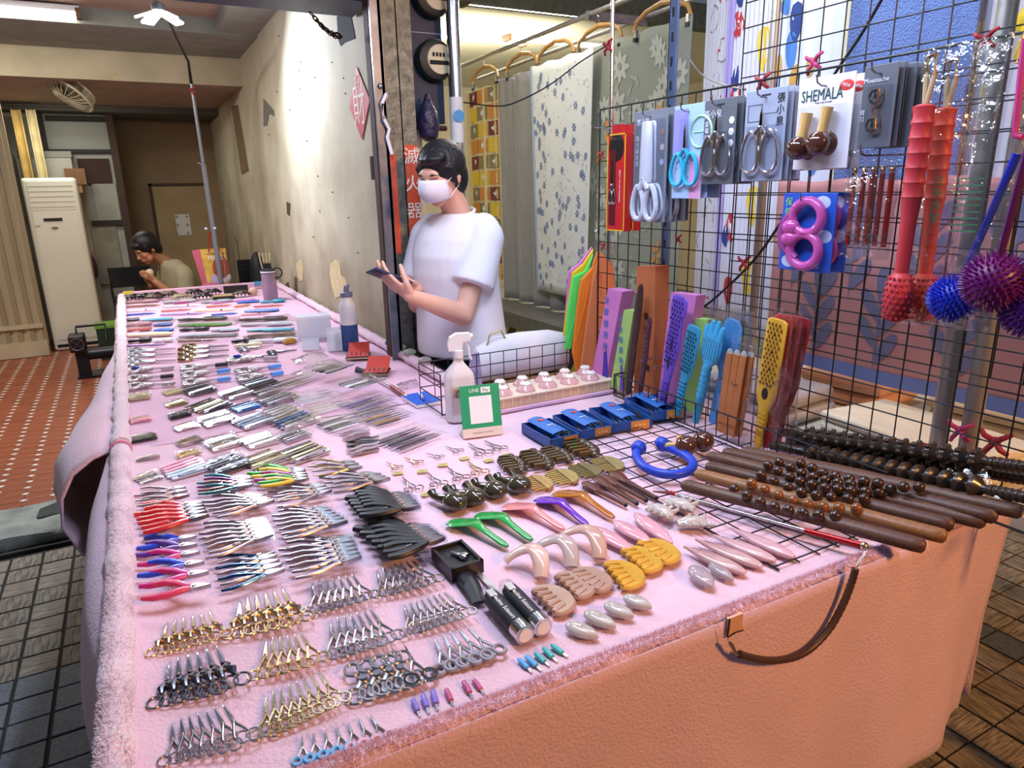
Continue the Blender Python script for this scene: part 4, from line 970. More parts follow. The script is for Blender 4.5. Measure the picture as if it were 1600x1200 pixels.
# dark folding chair frame
cf = thing('folding_chair', 'dark metal folding chair beside the far table end', 'chair')
cx, cy = ony(178, 470, 8.15).x, 8.15
for dx in (-.0, .36):
    part('leg', MB().tube([(cx+dx, cy+.1, .063), (cx+dx, cy-.05, .62), (cx+dx, cy, .86)], .012, 8), plain('dark_green_tube', '1e2a2a', .5), cf); part('leg', MB().tube([(cx+dx, cy-.35, .063), (cx+dx, cy+.02, .6)], .012, 8), plain('dark_green_tube', '1e2a2a', .5), cf)
part('backrest', MB().bbox((cx, cy-.03, .66), (cx+.36, cy-.01, .86)), blackp, cf, False); part('seat', MB().bbox((cx, cy-.36, .55), (cx+.36, cy-.02, .575)), blackp, cf, False)
# green crate and black floor machine
gc = ony(172, 515, 7.1)
cr = thing('plastic_crate', 'dark green plastic crate with a bright green lid on the tiled floor', 'crate', M=at((gc.x+.04, 7.62, .061)))
part('body', MB().bbox((-.17, -.14, 0), (.17, .14, .30)), plain('dark_green_plastic', '26382c', .5), cr, False); part('lid', MB().bbox((-.18, -.15, .30), (.18, .15, .325)), plain('bright_green_plastic', '6fa03a', .5), cr, False)
bmx = onz(150, 588, .062)
mc = thing('floor_machine', 'black floor machine with a square fan head and tubular frame on red tiles', 'machine', M=at((bmx.x-.03, bmx.y, .061)))
part('base_plate', MB().bbox((-.10, -.05, 0), (.22, .2, .02)), blackp, mc, False); part('upright', MB().bbox((-.09, -.0, .02), (.0, .12, .24)), blackp, mc, False)
bevel(part('fan_head', MB().bbox((-.12, -.04, .23), (.0, .16, .37)), blackp, mc, False), .012)
part('fan_grille', MB().ring((-.06, -.042, .30), .05, .003, 20, 5, nrm='y').tube([(-.11, -.043, .25), (-.01, -.043, .35)], .002, 5).tube([(-.11, -.043, .35), (-.01, -.043, .25)], .002, 5), steel, mc)
part('barrel', MB().tube([(-.02, .06, .19), (.24, .06, .19)], .05, 16), blackp, mc); part('handle', MB().tube([(-.06, .1, .36), (-.06, .16, .42), (.16, .16, .42), (.16, .1, .3)], .012, 8), blackp, mc)
# ceiling fan in a cage
fc_ = ony(105, 150, 7.25)
fn = thing('caged_fan', 'round cream wire-caged fan hung under the ceiling beam', 'fan', M=at((fc_.x, 7.25, fc_.z+.02), rx=-.25, ry=.62))
R = .205; wm = plain('cream_wire', 'cfc9a8', .5)
part('rim', MB().ring((0, 0, .0), R, .011, 32, 6), wm, fn); part('rim', MB().ring((0, 0, .07), R*.94, .008, 32, 6), wm, fn)
for k in range(24):
    q = 2*math.pi*k/24; c_, s_ = math.cos(q), math.sin(q)
    part('cage_rib', MB().tube([(c_*.04, s_*.04, -.05), (c_*R*.7, s_*R*.7, -.03), (c_*R, s_*R, 0), (c_*R*.94, s_*R*.94, .07), (c_*.05, s_*.05, .09)], .0036, 5), wm, fn)
part('hub_ring', MB().lathe([(.05, -.052), (.05, -.045)], 20), wm, fn)
part('motor', MB().lathe([(.03, .16), (.055, .15), (.06, .09), (.03, .08)], 16), wm, fn)
for k in range(4): part('blade', MB().add([(.02, -.02, .02), (.17, -.06, .0), (.18, .05, .03), (.02, .03, .04)], [(0, 1, 2, 3)], Matrix.Rotation(k*1.5708, 4, 'Z')), plain('smoky_blade', '6d6f62', .4), fn)
part('mount', MB().tube([(0, 0, .15), (-.02, .02, .2)], .02, 10), wm, fn)
# LED lamp on a pole
pb0, pt0 = ony(344, 436, 6.1), ony(299, 130, 6.1); lh = ony(248, 22, 5.0)
lp = thing('led_pole_lamp', 'grey telescopic pole lamp with dazzling folding LED panels', 'lamp')
pa2 = plain('grey_pole_paint', '8b8f98', .35, metal=.5)
part('pole', MB().tube([(pb0.x+.015, 6.1, .062), (pt0.x+(pb0.x-pt0.x)*.45, 6.1, 1.78)], .019, 12), pa2, lp)
part('upper_pole', MB().tube([(pt0.x+(pb0.x-pt0.x)*.45, 6.1, 1.75), (pt0.x, 6.1, pt0.z)], .0125, 12), pa2, lp)
part('clamp', MB().tube([(pt0.x+.02, 6.08, 1.77), (pt0.x-.03, 6.07, 1.79)], .006, 6), steel, lp)
part('red_tie', MB().tube([(pt0.x-.02, 6.08, pt0.z-.05), (pt0.x+.02, 6.07, pt0.z-.03), (pt0.x-.01, 6.07, pt0.z-.06), (pt0.x+.01, 6.08, pt0.z-.09)], .007, 6), plain('red_tie', 'b03030', .6), lp)
part('cable', MB().tube([(pt0.x, 6.1, pt0.z), (pt0.x-.02, 5.9, pt0.z+.12), tuple(lh.lerp(V((pt0.x, 6.1, pt0.z)), .35)+V((.03, 0, .03))), tuple(lh+V((.04, .05, .02)))], [.012, .009, .007, .006], 8), blackp, lp)
led = mat('led_panel_glow', (.9, .94, 1), .3, emit=26)
part('lamp_hub', MB().lathe([(.035, 0), (.04, .03), (.02, .05)], 14, Matrix.Translation(lh+V((0, 0, .02)))), blackp, lp)
for k in range(4):
    q = k*1.5708+.5; part('led_panel', MB().box((0, 0, 0), (.11, .075, .012), Matrix.Translation(lh+V((.08*math.cos(q), .08*math.sin(q), -.012))) @ Matrix.Rotation(q, 4, 'Z') @ Matrix.Rotation(.4, 4, 'Y')), led, lp, False)
hk = ony(328, 357, 6.1)
part('hook_knob', MB().ball((hk.x-.03, 6.08, hk.z), .011, 8, 6).ball((hk.x+.035, 6.08, hk.z), .011, 8, 6), plain('pale_knob', 'c8d0e0', .4), lp)
# shopping bag hung on the pole
a, b = ony(311, 389, 6.2), ony(358, 440, 6.2)
sb = thing('shopping_bag', 'glossy yellow and pink printed shopping bag with red straps hung on the lamp pole', 'bag')
xs0, xs1, zt, zb_ = a.x+.0, b.x, a.z, b.z-.08
part('front_panel', MB().add([(xs0, 6.14, zt), (xs1, 6.14, zt), (xs1-.01, 6.14, zb_), (xs0+.03, 6.14, zb_)], [(0, 1, 2, 3)]), plain('bag_yellow', 'd9b04c', .35, var=.3, vscale=12), sb, False)
part('gusset', MB().add([(xs0, 6.14, zt), (xs0-.055, 6.22, zt-.01), (xs0-.0, 6.22, zb_), (xs0+.03, 6.14, zb_)], [(0, 1, 2, 3)]), plain('bag_pink', 'd46c86', .35), sb, False)
part('back_panel', MB().add([(xs0-.055, 6.22, zt-.01), (xs1-.03, 6.22, zt), (xs1-.04, 6.22, zb_), (xs0, 6.22, zb_)], [(0, 1, 2, 3)]), plain('bag_pink', 'd46c86', .35), sb, False)
wq = xs1-xs0
for m_, (x_, z_, r_, sx, sz_) in ((plain('print_auburn', 'a04a34', .4), (.72, .55, .08, .8, 1.3)), (plain('print_pink', 'd87a90', .4), (.35, .12, .09, 1.3, .6)), (plain('print_lilac', 'bca8cc', .4), (.5, .3, .055, .8, 1)), (plain('print_pale', 'e0d2cc', .4), (.8, .35, .05, 1, .9))):
    part('print_blob', MB().ball((xs0+x_*wq, 6.137, zb_+z_*(zt-zb_)), r_, 14, 8, (sx, .02, sz_)), m_, sb)
part('print_frame', MB().tube([(xs0+.03, 6.135, zt-.03), (xs1-.025, 6.135, zt-.03), (xs1-.03, 6.135, zb_+.02), (xs0+.055, 6.135, zb_+.02)], .003, 5), plain('bag_cream', 'e6d8a8', .4), sb)
text('MAEL', .05, paper, sb, facing((xs0+.11, 6.134, zt-.075), (1, 0, 0), (0, -1, 0)), name='bag_lettering')
for s in (.32, .78): part('strap', MB().tube([(xs0+s*wq, 6.135, zt-.03), (xs0+s*wq+(.5-s)*.1, 6.13, zt+.08), (hk.x, 6.1, hk.z-.03)], .009, 6, flat=.3), plain('red_strap', 'e03a28', .5), sb)
# wire basket and folded chair back against the wall
wq0 = ony(371, 407, 6.4)
wbk = thing('desk_basket', 'black wire letter basket behind the table end', 'basket')
for k in range(7): part('wire', MB().tube([(wq0.x+.017*k, 6.4, .75), (wq0.x+.017*k, 6.4, wq0.z)], .002, 5), blackw, wbk)
for k in range(8): part('wire', MB().tube([(wq0.x, 6.4, wq0.z-.04*k), (wq0.x+.11, 6.4, wq0.z-.04*k)], .002, 5), blackw, wbk)
part('back_plate', MB().bbox((wq0.x, 6.45, .75), (wq0.x+.11, 6.46, wq0.z)), blackp, wbk, False); part('hook_rod', MB().tube([(wq0.x+.02, 6.42, wq0.z), (wq0.x+.02, 6.42, wq0.z+.15), (wq0.x+.0, 6.4, wq0.z+.2)], .003, 5), blackw, wbk)
part('stand', MB().bbox((wq0.x+.04, 6.42, .062), (wq0.x+.07, 6.45, .75)), blackp, wbk, False)
wc = ony(395, 418, 6.3)
solo('black_bag', MB().lathe([(.10, -wc.z+.065), (.1, -.2), (.085, .0), (.06, .09), (.02, .13)], 14, Matrix.Diagonal((.7, .9, 1, 1))), plain('black_cloth_bag', '15171a', .6, bump=.5, bscale=15), 'black padded bag standing against the cream wall by the table end', 'bag', M=at((wc.x+.03, 6.25, wc.z)))
# ================================================================= scissors and nippers on the near cloth
def T(o): o['tint'] = 1; return o
def mk_scissors(kind, m, name='embroidery_scissors', cap=True, loopm=None, R=.0125):
    t = thing(name, 'x', 'scissors'); lm = loopm or m
    for s in (-1, 1):
        h = .0012*s
        b = MB().prism([(.056, -.0036*s), (.060, .0036*s), (.078, .0028*s), (.100, .0004*s), (.099, -.0006*s)], h-.0009+.003, h+.0009+.003)
        if kind == 'stork':
            b.tube([(.030, .0075*s, .003), (.039, .0085*s, .004), (.047, .003+.002*s, .004), (.053, -.005+.001*s, .004), (.060, -.001, .0035)], [.0032, .0062, .005, .0032, .0028], 8)
        elif kind == 'plain': b.tube([(.030, .010*s, .003), (.045, .005*s, .003), (.060, -.001*s, .003)], [.0026, .003, .0032], 8)
        else: b.tube([(.024, .011*s, .003), (.036, .008*s, .003), (.060, -.001*s, .003)], [.0028, .0024, .0028], 8)
        T(part('blade', b, m, t))
        lp_ = MB().ring((.0145, .0148*s, .003), R, .0042 if kind == 'plain' else .0017, 20, 6, ry=.86)
        lp_.tube([(.024, .0118*s, .003), (.030, .0098*s, .003)], [.003 if kind == 'plain' else .002, .0028], 6)
        if kind == 'bow': lp_.tube([(.030, .009*s, .003), (.033, .002*s, .007), (.034, -.0005*s, .007)], .0022, 6)
        T(part('finger_loop', lp_, lm, t))
    part('pivot_screw', MB().ball((.0605, 0, .0055), .0024, 8, 5), chrome, t)
    if cap: part('tip_cover', MB().tube([(.066, 0, .0035), (.08, 0, .0035), (.097, 0, .0035), (.104, 0, .0035)], [.0052, .0048, .0036, .0018], 10, flat=.8), clear, t)
    return t
def pile(proto, b0, t0, b1, t1, n, L, label, group, dz=.0016, z=TZ, swaps=None, jit=.6, tilt=.05):
    for i in range(n):
        k = i/max(1, n-1); j = lambda: random.uniform(-jit, jit)
        p, q = lerp(b0, b1, k), lerp(t0, t1, k); p = (p[0]+j(), p[1]+j()); q = (q[0]+j(), q[1]+j())
        M = lay(p, q, z+.001+dz*i, L, tilt=tilt if i else 0); dup(proto, M, label+(', uncovered on top' if i == n-1 and n > 2 else ', lowest of them' if i == 0 and n > 2 else ''), group, swaps[i % len(swaps)] if swaps else None)
random.seed(21)
stork_g = mk_scissors('stork', gold, 'stork_scissors'); stork_d = mk_scissors('stork', darkmetal, 'stork_scissors')
str_g = mk_scissors('straight', gold); str_s = mk_scissors('straight', chrome); bow_g = mk_scissors('bow', mat('pale_brass', (.75, .62, .36), .22, 1)); bow_s = mk_scissors('bow', chrome)
gry = mk_scissors('plain', steel, 'grey_handled_scissors', True, plain('grey_handle_plastic', '8b8996', .4))
G = 'capped scissors fanned in overlapping piles on the fleece'
pile(stork_g, (250, 1026), (262, 976), (343, 1002), (328, 960), 6, .104, 'gold stork-shaped scissors in the pile just below the pink cutters', G)
pile(stork_g, (372, 1000), (375, 942), (468, 978), (441, 926), 6, .104, 'gold stork-shaped scissors in the pile below the blue nippers', G)
pile(stork_d, (260, 1106), (265, 1038), (366, 1080), (338, 1016), 6, .104, 'gunmetal grey stork-shaped scissors in the only dark stork pile', G)
pile(str_g, (412, 1064), (417, 1003), (497, 1040), (470, 994), 6, .104, 'slim rose-gold scissors in the pile below the gold storks', G)
pile(str_s, (272, 1196), (270, 1132), (388, 1166), (348, 1108), 7, .104, 'slim steel scissors in the pile below the gunmetal storks', G)
pile(bow_g, (416, 1158), (416, 1090), (532, 1104), (498, 1056), 8, .104, 'wide brass scissors bundled on a brass bar at the cloth front', G)
pile(str_s, (497, 962), (489, 912), (578, 940), (549, 903), 7, .104, 'silver scissors in the pile right under the bronze-tipped nippers', G)
pile(str_s, (603, 935), (589, 893), (680, 915), (643, 880), 7, .104, 'silver scissors in the pile under the black-handled pliers', G)
pile(str_s, (525, 1034), (518, 972), (615, 1006), (578, 958), 7, .104, 'silver scissors in the pile above the folding scissors', G)
pile(bow_s, (648, 994), (631, 948), (733, 966), (693, 930), 8, .104, 'silver scissors with beaded loops bundled on a grey bar', G)
pile(gry, (702, 1054), (679, 999), (778, 1028), (729, 986), 5, .104, 'small scissors with matt grey plastic loops at the cloth front', G)
# little scissors with blue and pink grips at the very edge
mini = mk_scissors('plain', chrome, 'colour_grip_scissors', True, plain('sky_blue_grip', '5aa6d8', .4))
for ch_ in mini.children:
    if ch_.name.startswith('blade'): del ch_['tint']
skyb = MATS['sky_blue_grip']; pkg = plain('pale_pink_grip', 'dca8bc', .4)
for i in range(7):
    k = i/6; b = lerp((474, 1196), (604, 1160), k); t = lerp((472, 1150), (578, 1118), k)
    M = lay(b, t, TZ+.004, .104)
    o = dup(mini, M, 'mini scissors with %s grips tucked against the front edge' % ('sky blue' if i < 4 else 'pale pink'), 'mini scissors along the front edge', skyb if i < 4 else pkg)
drop_proto(mini)
# chrome folding scissors
fs = thing('folding_scissors', 'x', 'scissors')
for s in (-1, 1):
    T(part('loop', MB().ring((.017, .017*s, .004), .0165, .0028, 20, 6, ry=.85).tube([(.031, .012*s, .004), (.045, .003*s, .004), (.06, -.006*s, .004)], [.003, .004, .003], 8), chrome, fs))
    T(part('folded_arm', MB().ring((.072, .012*s, .007), .014, .0026, 18, 6, ry=.8), chrome, fs))
part('hinge', MB().lathe([(.006, 0), (.006, .009)], 12, Matrix.Translation((.048, 0, .001))), darkmetal, fs)
for i, (p, q) in enumerate([((578, 1098), (560, 1040)), ((600, 1092), (580, 1034)), ((620, 1085), (600, 1028)), ((640, 1078), (615, 1026))]):
    dup(fs, lay(p, q, TZ+.001+.002*i, .088), 'chrome folding pocket scissors folded shut in a heap', 'folding scissors heap')
op = mk_scissors('plain', mat('bright_chrome', (.8, .8, .82), .1, 1), 'folding_scissors', False)
dup(op, lay((662, 1070), (633, 1013), TZ+.008, .1), 'chrome folding pocket scissors opened out beside the folded ones')
# coloured plastic caps
capm = {}
def caps(lst, m, label, L=.05):
    for p, q in lst:
        t = thing('tweezer', label, 'tweezers', 'capped tweezers along the front edge', M=lay(p, q, TZ+.004, L))
        part('cap', MB().tube([(.012, 0, .003), (.03, 0, .004), (.046, 0, .004), (.05, 0, .004)], [.0068, .0068, .0055, .003], 10, flat=.7), m, t)
        part('shaft', MB().box((.006, 0, .003), (.024, .006, .002)), chrome, t, False)
caps([((655+14*i, 1118-5*i), (645+15.5*i, 1094-7*i)) for i in range(3)], plain('purple_cap', '8a78d8', .25, alpha=.8), 'small tweezers with a translucent purple cap')
caps([((707, 1102), (697, 1078)), ((737, 1090), (724, 1066)), ((755, 1084), (739, 1063))], plain('rose_cap', 'c05a8c', .25, alpha=.8), 'small tweezers with a translucent rose cap')
caps([((829, 1050), (810, 1031)), ((843, 1047), (821, 1027))], plain('azure_cap', '58a4dc', .35), 'small tweezers with an azure blue cap')
caps([((856, 1040), (835, 1022)), ((868, 1033), (848, 1014)), ((884, 1026), (861, 1009))], plain('teal_cap', '4cb8b4', .35), 'small tweezers with a teal cap')
# ---- nippers and cutters
def mk_nipper(name, hm, jm, cap=None, fat=1.0, spread=.024):
    t = thing(name, 'x', 'nippers')
    for s in (-1, 1):
        P = [(0, spread*.9*s, .006), (.02, spread*s, .0065), (.045, spread*.72*s, .006), (.066, .006*s, .006), (.080, .001*s, .006)]
        T(part('handle', MB().tube(P, [.0032*fat, .0042*fat, .0045*fat, .0042*fat, .004], 8, flat=.75), hm, t))
        part('jaw', MB().prism([(.076, -.0005*s), (.080, -.008*s), (.092, -.0085*s), (.106, -.0042*s), (.1145, -.0002*s), (.1, .0002*s)], .002, .0105, inset=.06), jm, t)
    part('spring', MB().tube([(.064, -.006, .007), (.045, -.004, .008), (.040, .0, .008), (.045, .004, .008), (.064, .006, .007)], .0008, 5), chrome, t)
    part('pivot', MB().lathe([(.004, 0), (.004, .0015)], 10, Matrix.Translation((.084, 0, .0105))), chrome, t)
    if cap: part('blade_cap', MB().box((.103, 0, .006), (.026, .018, .011)), cap, t, False)
    return t
bluecap = filmy('pale_clear_cap', (.86, .92, .97), .05, .12, .1, 30)
nip = mk_nipper('cuticle_nipper', rose, steel); nipc = mk_nipper('cuticle_nipper', rose, steel, bluecap)
GN = 'nippers fanned in overlapping piles'
def npile(b0, t0, b1, t1, n, label, swaps=None, proto=None, dz=.003, tilt=.03): pile(proto or nip, b0, t0, b1, t1, n, .1145, label, GN, dz, swaps=swaps, tilt=tilt)
rain = [mat('rainbow_teal', (.1, .35, .36), .2, 1), mat('rainbow_violet', (.4, .12, .32), .2, 1), mat('rainbow_bronze', (.5, .25, .2), .2, 1)]
npile((216, 772), (292, 766), (218, 788), (297, 780), 3, 'steel cuticle nipper in the small pile above the red pliers')
redh = plain('red_grip', 'c8242c', .28, coat=.5); redn = mk_nipper('red_pliers', redh, darkmetal, None, 1.7, .024)
npile((219, 800), (318, 792), (228, 828), (328, 812), 5, 'red-handled pliers with dark grey jaws', None, redn, .004)
cut = mk_nipper('side_cutter', plain('blue_grip', '2c48c8', .3), steel, None, 1.9, .026)
cols = [('blue', '2c48c8'), ('purple', '5a2a90'), ('magenta', 'c42a80'), ('blue', '2c48c8'), ('magenta', 'c42a80'), ('rose pink', 'd4406c')]
for i, (p, q) in enumerate([((221, 852), (308, 843)), ((221, 862), (310, 858)), ((224, 877), (314, 870)), ((225, 893), (321, 886)), ((228, 909), (328, 902)), ((232, 928), (331, 922))]):
    dup(cut, lay(p, q, TZ+.001+.004*i, .1145, tilt=.03 if i else 0), '%s-handled side cutter, %s' % (cols[i][0], ['uppermost by the red pliers', 'only purple one of its row', 'between purple and blue ones', 'between two magenta ones', 'between blue and rose pink ones', 'last of its row by the gold storks'][i]), 'side cutters in a row', plain(cols[i][0].replace(' ', '_')+'_grip', cols[i][1], .3))
drop_proto(cut)
npile((314, 753), (393, 750), (316, 770), (398, 764), 4, 'iridescent rainbow cuticle nipper under the pastel clippers', rain)
npile((322, 780), (410, 780), (340, 806), (430, 789), 5, 'steel cuticle nipper in the pile under the rainbow ones')
npile((316, 830), (414, 818), (328, 868), (428, 842), 6, 'cuticle nipper with a pale blade cap, left of two steel piles', None, nipc)
npile((338, 884), (430, 868), (347, 918), (447, 897), 5, 'navy and steel cuticle nipper above the gold storks', [mat('navy_metal', (.06, .14, .3), .25, 1), rose])
gcol = [plain('green_grip', '3aa02c', .4), plain('yellow_grip', 'd8b828', .4), plain('plum_grip', '98307c', .4)]
grn = mk_nipper('colour_nipper', gcol[0], steel, None, 1.5, .022)
npile((396, 738), (478, 740), (412, 758), (484, 754), 5, 'cuticle nipper with bright green, yellow or plum grips', gcol, grn); drop_proto(grn)
npile((424, 766), (505, 762), (440, 790), (520, 773), 4, 'steel cuticle nipper in the pile under the green-gripped ones')
npile((430, 802), (512, 800), (444, 838), (545, 822), 6, 'cuticle nipper with a pale blade cap, upper of two big piles', None, nipc)
npile((442, 854), (552, 848), (462, 898), (566, 878), 6, 'cuticle nipper with a pale blade cap, lower of two big piles', None, nipc)
npile((485, 727), (556, 726), (497, 742), (567, 735), 3, 'gold-plated cuticle nipper above the warm steel ones', [gold, rose])
npile((506, 744), (590, 746), (522, 766), (611, 755), 4, 'warm steel cuticle nipper beside the gold-plated ones')
blk = mk_nipper('black_pliers', plain('black_grip', '17181c', .42), rose, bluecap, 2.2, .022)
npile((548, 776), (640, 780), (566, 802), (658, 799), 6, 'black-handled pliers in the upper of two black piles', None, blk, .005)
npile((564, 822), (668, 832), (604, 868), (697, 848), 7, 'black-handled pliers in the lower of two black piles', None, blk, .005)
# ---- nail clippers in packs
def mk_clipper(name, m, L=.07):
    b = MB(); w_ = .0047
    b.prism([(0, -w_*.8), (.006, -w_), (L-.004, -w_), (L, -w_*.8), (L, w_*.8), (L-.004, w_), (.006, w_), (0, w_*.8)], .0005, .0028)
    b.prism([(.012, -w_), (L-.004, -w_), (L, -w_*.8), (L, w_*.8), (L-.004, w_), (.012, w_)], .0046, .0066)
    b.tube([(L-.012, 0, .001), (L-.012, 0, .0115)], .0022, 8)
    b.add([(.0, -w_*.75, .0075), (.0, w_*.75, .0075), (L-.008, w_*.7, .0120), (L-.008, -w_*.7, .0120), (.0, -w_*.75, .0058), (.0, w_*.75, .0058), (L-.008, w_*.7, .0100), (L-.008, -w_*.7, .0100)], [(0, 3, 2, 1), (4, 5, 6, 7), (0, 1, 5, 4), (1, 2, 6, 5), (2, 3, 7, 6), (3, 0, 4, 7)])
    o = solo(name, b, m, 'x', 'nail clippers', ang=30); o['tint'] = 1; return o
clp = mk_clipper('nail_clipper', chrome)
cm = {'s': chrome, 'd': darkmetal, 'k': plain('black_lacquer', '121216', .2), 'g': mat('pale_gold', (.8, .7, .42), .22, 1), 'c': plain('cream_lacquer', 'd8d2b0', .25, metal=.5), 'b': plain('pale_blue_lacquer', 'b4cfe6', .25), 'p': plain('pink_lacquer', 'e0a0ba', .25),
      'w': mat('white_metal', (.85, .84, .8), .18, 1), 'n': plain('blue_lacquer', '3d7cc0', .3, metal=.5), 'r': plain('brown_lacquer', '7a3f26', .25, metal=.4)}
def mk_sleeve(L, W, H):
    b = MB(); n = 8
    g = [[(L*i/n-.004, W*(j/4-.5)*1.15, H+.0015*math.sin(i*2.1+j)) for i in range(n+1)] for j in range(5)]; b.sheet(g)
    b.sheet([[(L*i/n-.004, s*W*.575, z) for i in range(n+1)] for s, z in ((1, H), (1, .001))]); b.sheet([[(L*i/n-.004, -W*.575, z) for i in range(n+1)] for z in (.001, H)])
    return b
def pack(p, q, n, code, label, pitch=.0145, sleeve=True, proto=None, L=.07, name='clear_sleeve', z=TZ, group='nail clippers set out in packs'):
    M0 = lay(p, q, z+.001, L)
    for i in range(n):
        off = (i-(n-1)/2)*pitch
        M = M0 @ Matrix.Translation((random.uniform(-.002, .002), off, .001)) @ Matrix.Rotation(random.uniform(-.22, .22), 4, 'X') @ Matrix.Rotation(random.uniform(-.05, .05), 4, 'Z')
        o = dup(proto or clp, M, label, group, cm[code[i % len(code)]])
    if sleeve: solo(name, mk_sleeve(L+.008, n*pitch, .0145), sleevef, 'clear plastic sleeve over the ' + label.split(',')[0].replace(' nail clipper', ' nail clippers'), 'plastic sleeve', 'clear sleeves over the clippers', M=M0)
PK = [((198, 625), (236, 620), 4, 'c', 'cream nail clipper, by the left rim under the scissors rows'), ((256, 617), (284, 611), 4, 'c', 'cream nail clipper in the smaller pack'), ((292, 617), (333, 608), 5, 'd', 'gunmetal nail clipper under the gold tweezers'),
 ((349, 623), (391, 613), 5, 's', 'steel nail clipper in the pack under the dark scissors'), ((261, 636), (291, 629), 4, 'g', 'pale gold nail clipper, small size'), ((305, 645), (350, 631), 5, 'dg', 'gold and gunmetal nail clipper, alternating'),
 ((365, 643), (402, 634), 4, 'nk', 'blue and black nail clipper'), ((203, 660), (236, 654), 4, 'pc', 'pink and cream nail clipper'), ((266, 654), (298, 647), 4, 'k', 'black nail clipper in the narrow pack'), ((315, 664), (366, 652), 5, 's', 'steel nail clipper between black and blue-steel packs'),
 ((373, 668), (418, 655), 5, 'sb', 'steel and pale blue nail clipper'), ((274, 672), (309, 664), 4, 's', 'steel nail clipper under the narrow black pack'), ((206, 690), (245, 683), 4, 'k', 'glossy black nail clipper by the left rim'),
 ((278, 696), (315, 687), 4, 's', 'steel nail clipper in the middle column'), ((327, 701), (375, 689), 5, 'ws', 'white metal nail clipper, long handled'), ((383, 697), (430, 685), 5, 'w', 'bright white metal nail clipper'), ((279, 716), (314, 706), 3, 'g', 'pale gold nail clipper above the pastel pack'),
 ((213, 722), (250, 714), 2, 's', 'steel nail clipper, a pair by the left rim'), ((214, 755), (250, 744), 5, 'srnr', 'brown and steel nail clipper by the left rim'), ((259, 744), (321, 727), 5, 'bbppp', 'pastel blue and pink nail clipper'), ((330, 739), (385, 721), 5, 'd', 'large gunmetal nail clipper above the rainbow nippers'),
 ((389, 731), (443, 714), 5, 'wg', 'white and gold nail clipper above the green-gripped nippers'), ((441, 690), (479, 678), 4, 's', 'steel nail clipper under the blue-edged pack'), ((449, 719), (503, 702), 5, 'sg', 'steel and gold nail clipper above the gold-plated nippers'),
 ((409, 634), (456, 620), 4, 's', 'steel nail clipper in the upper pack of the right column'), ((417, 650), (461, 638), 4, 'w', 'white metal nail clipper under the upper right pack'), ((434, 668), (488, 652), 5, 'wwn', 'white metal nail clipper with a blue-edged one'), ((384, 607), (428, 597), 5, 'd', 'gunmetal nail clipper in a black frame'), ((398, 619), (430, 611), 4, 's', 'steel nail clipper under the framed ones')]
random.seed(31)
for i, (p, q, n, c, l) in enumerate(PK): pack(p, q, n, c, l, sleeve=i % 2 == 0)
drop_proto(clp)
# ================================================================= goods on the right half of the near cloth
random.seed(41)
# tagged embroidery scissors
tgs = mk_scissors('straight', chrome, 'tagged_scissors', False); tgm = plain('kraft_tag', 'b9aa6a', .8, var=.05)
row = [((624, 733), (603, 723), (622, 740), gold), ((657, 725), (631, 716), (660, 737), gold), ((691, 716), (665, 709), (692, 727), chrome), ((720, 707), (695, 698), (726, 717), chrome), ((760, 712), (731, 694), (764, 720), chrome), ((786, 704), (757, 690), (793, 711), steel),
       ((650, 768), (628, 747), (667, 773), chrome), ((689, 760), (668, 740), (703, 767), chrome), ((725, 751), (699, 732), (731, 759), rose), ((754, 742), (730, 722), (768, 748), gold)]
wh = ['by the bagged tweezers', 'gold and stubby', 'steel and stubby', 'steel, under the bagged tools', 'under the green sign', 'by the blue boxes', 'by the black pliers', 'steel, lower row', 'rose-toned, lower row', 'gold, by the carved combs']
for i, (b, t, g_, m_) in enumerate(row):
    dup(tgs, lay(b, t, TZ+.001, .1), 'tiny ornate tagged scissors, ' + wh[i], 'ornate scissors with card tags', m_)
    c = onz(*g_, TZ); q = random.uniform(-.4, .1)
    o = thing('card_tag', 'small kraft card price tag, beside the ornate scissors ' + wh[i].replace(', ', ' '), 'tag', 'card tags by the ornate scissors', M=at((c.x, c.y, TZ+.002), q))
    part('card', MB().box((0, 0, 0), (.028, .020, .001)), tgm, o, False)
    part('scribble', MB().tube([(-.008, -.002, .0008), (-.003, .003, .0008), (.001, -.002, .0008), (.006, .003, .0008)], .0004, 4), ink, o)
drop_proto(tgs)
# bean shaped stone massagers
stone = mat('dark_green_stone', (.05, .042, .022), .12, var=.4, vscale=18, coat=.6)
bean = thing('stone_massager', 'polished dark olive stone massager with a ball and two prongs', 'massager', 'stone massagers in a row')
part('ball', MB().ball((.0, 0, .016), .026, 18, 12, (1.0, .85, .62)), stone, bean)
for s in (-1, 1): part('prong', MB().tube([(.018, .006*s, .014), (.036, .012*s, .012), (.05, .016*s, .012), (.06, .015*s, .017)], [.011, .008, .0065, .0085], 10), stone, bean)
for b, t in (((712, 796), (686, 778)), ((742, 788), (717, 771)), ((775, 777), (752, 760)), ((812, 769), (787, 752))): dup(bean, lay(b, t, TZ+.001, .06))
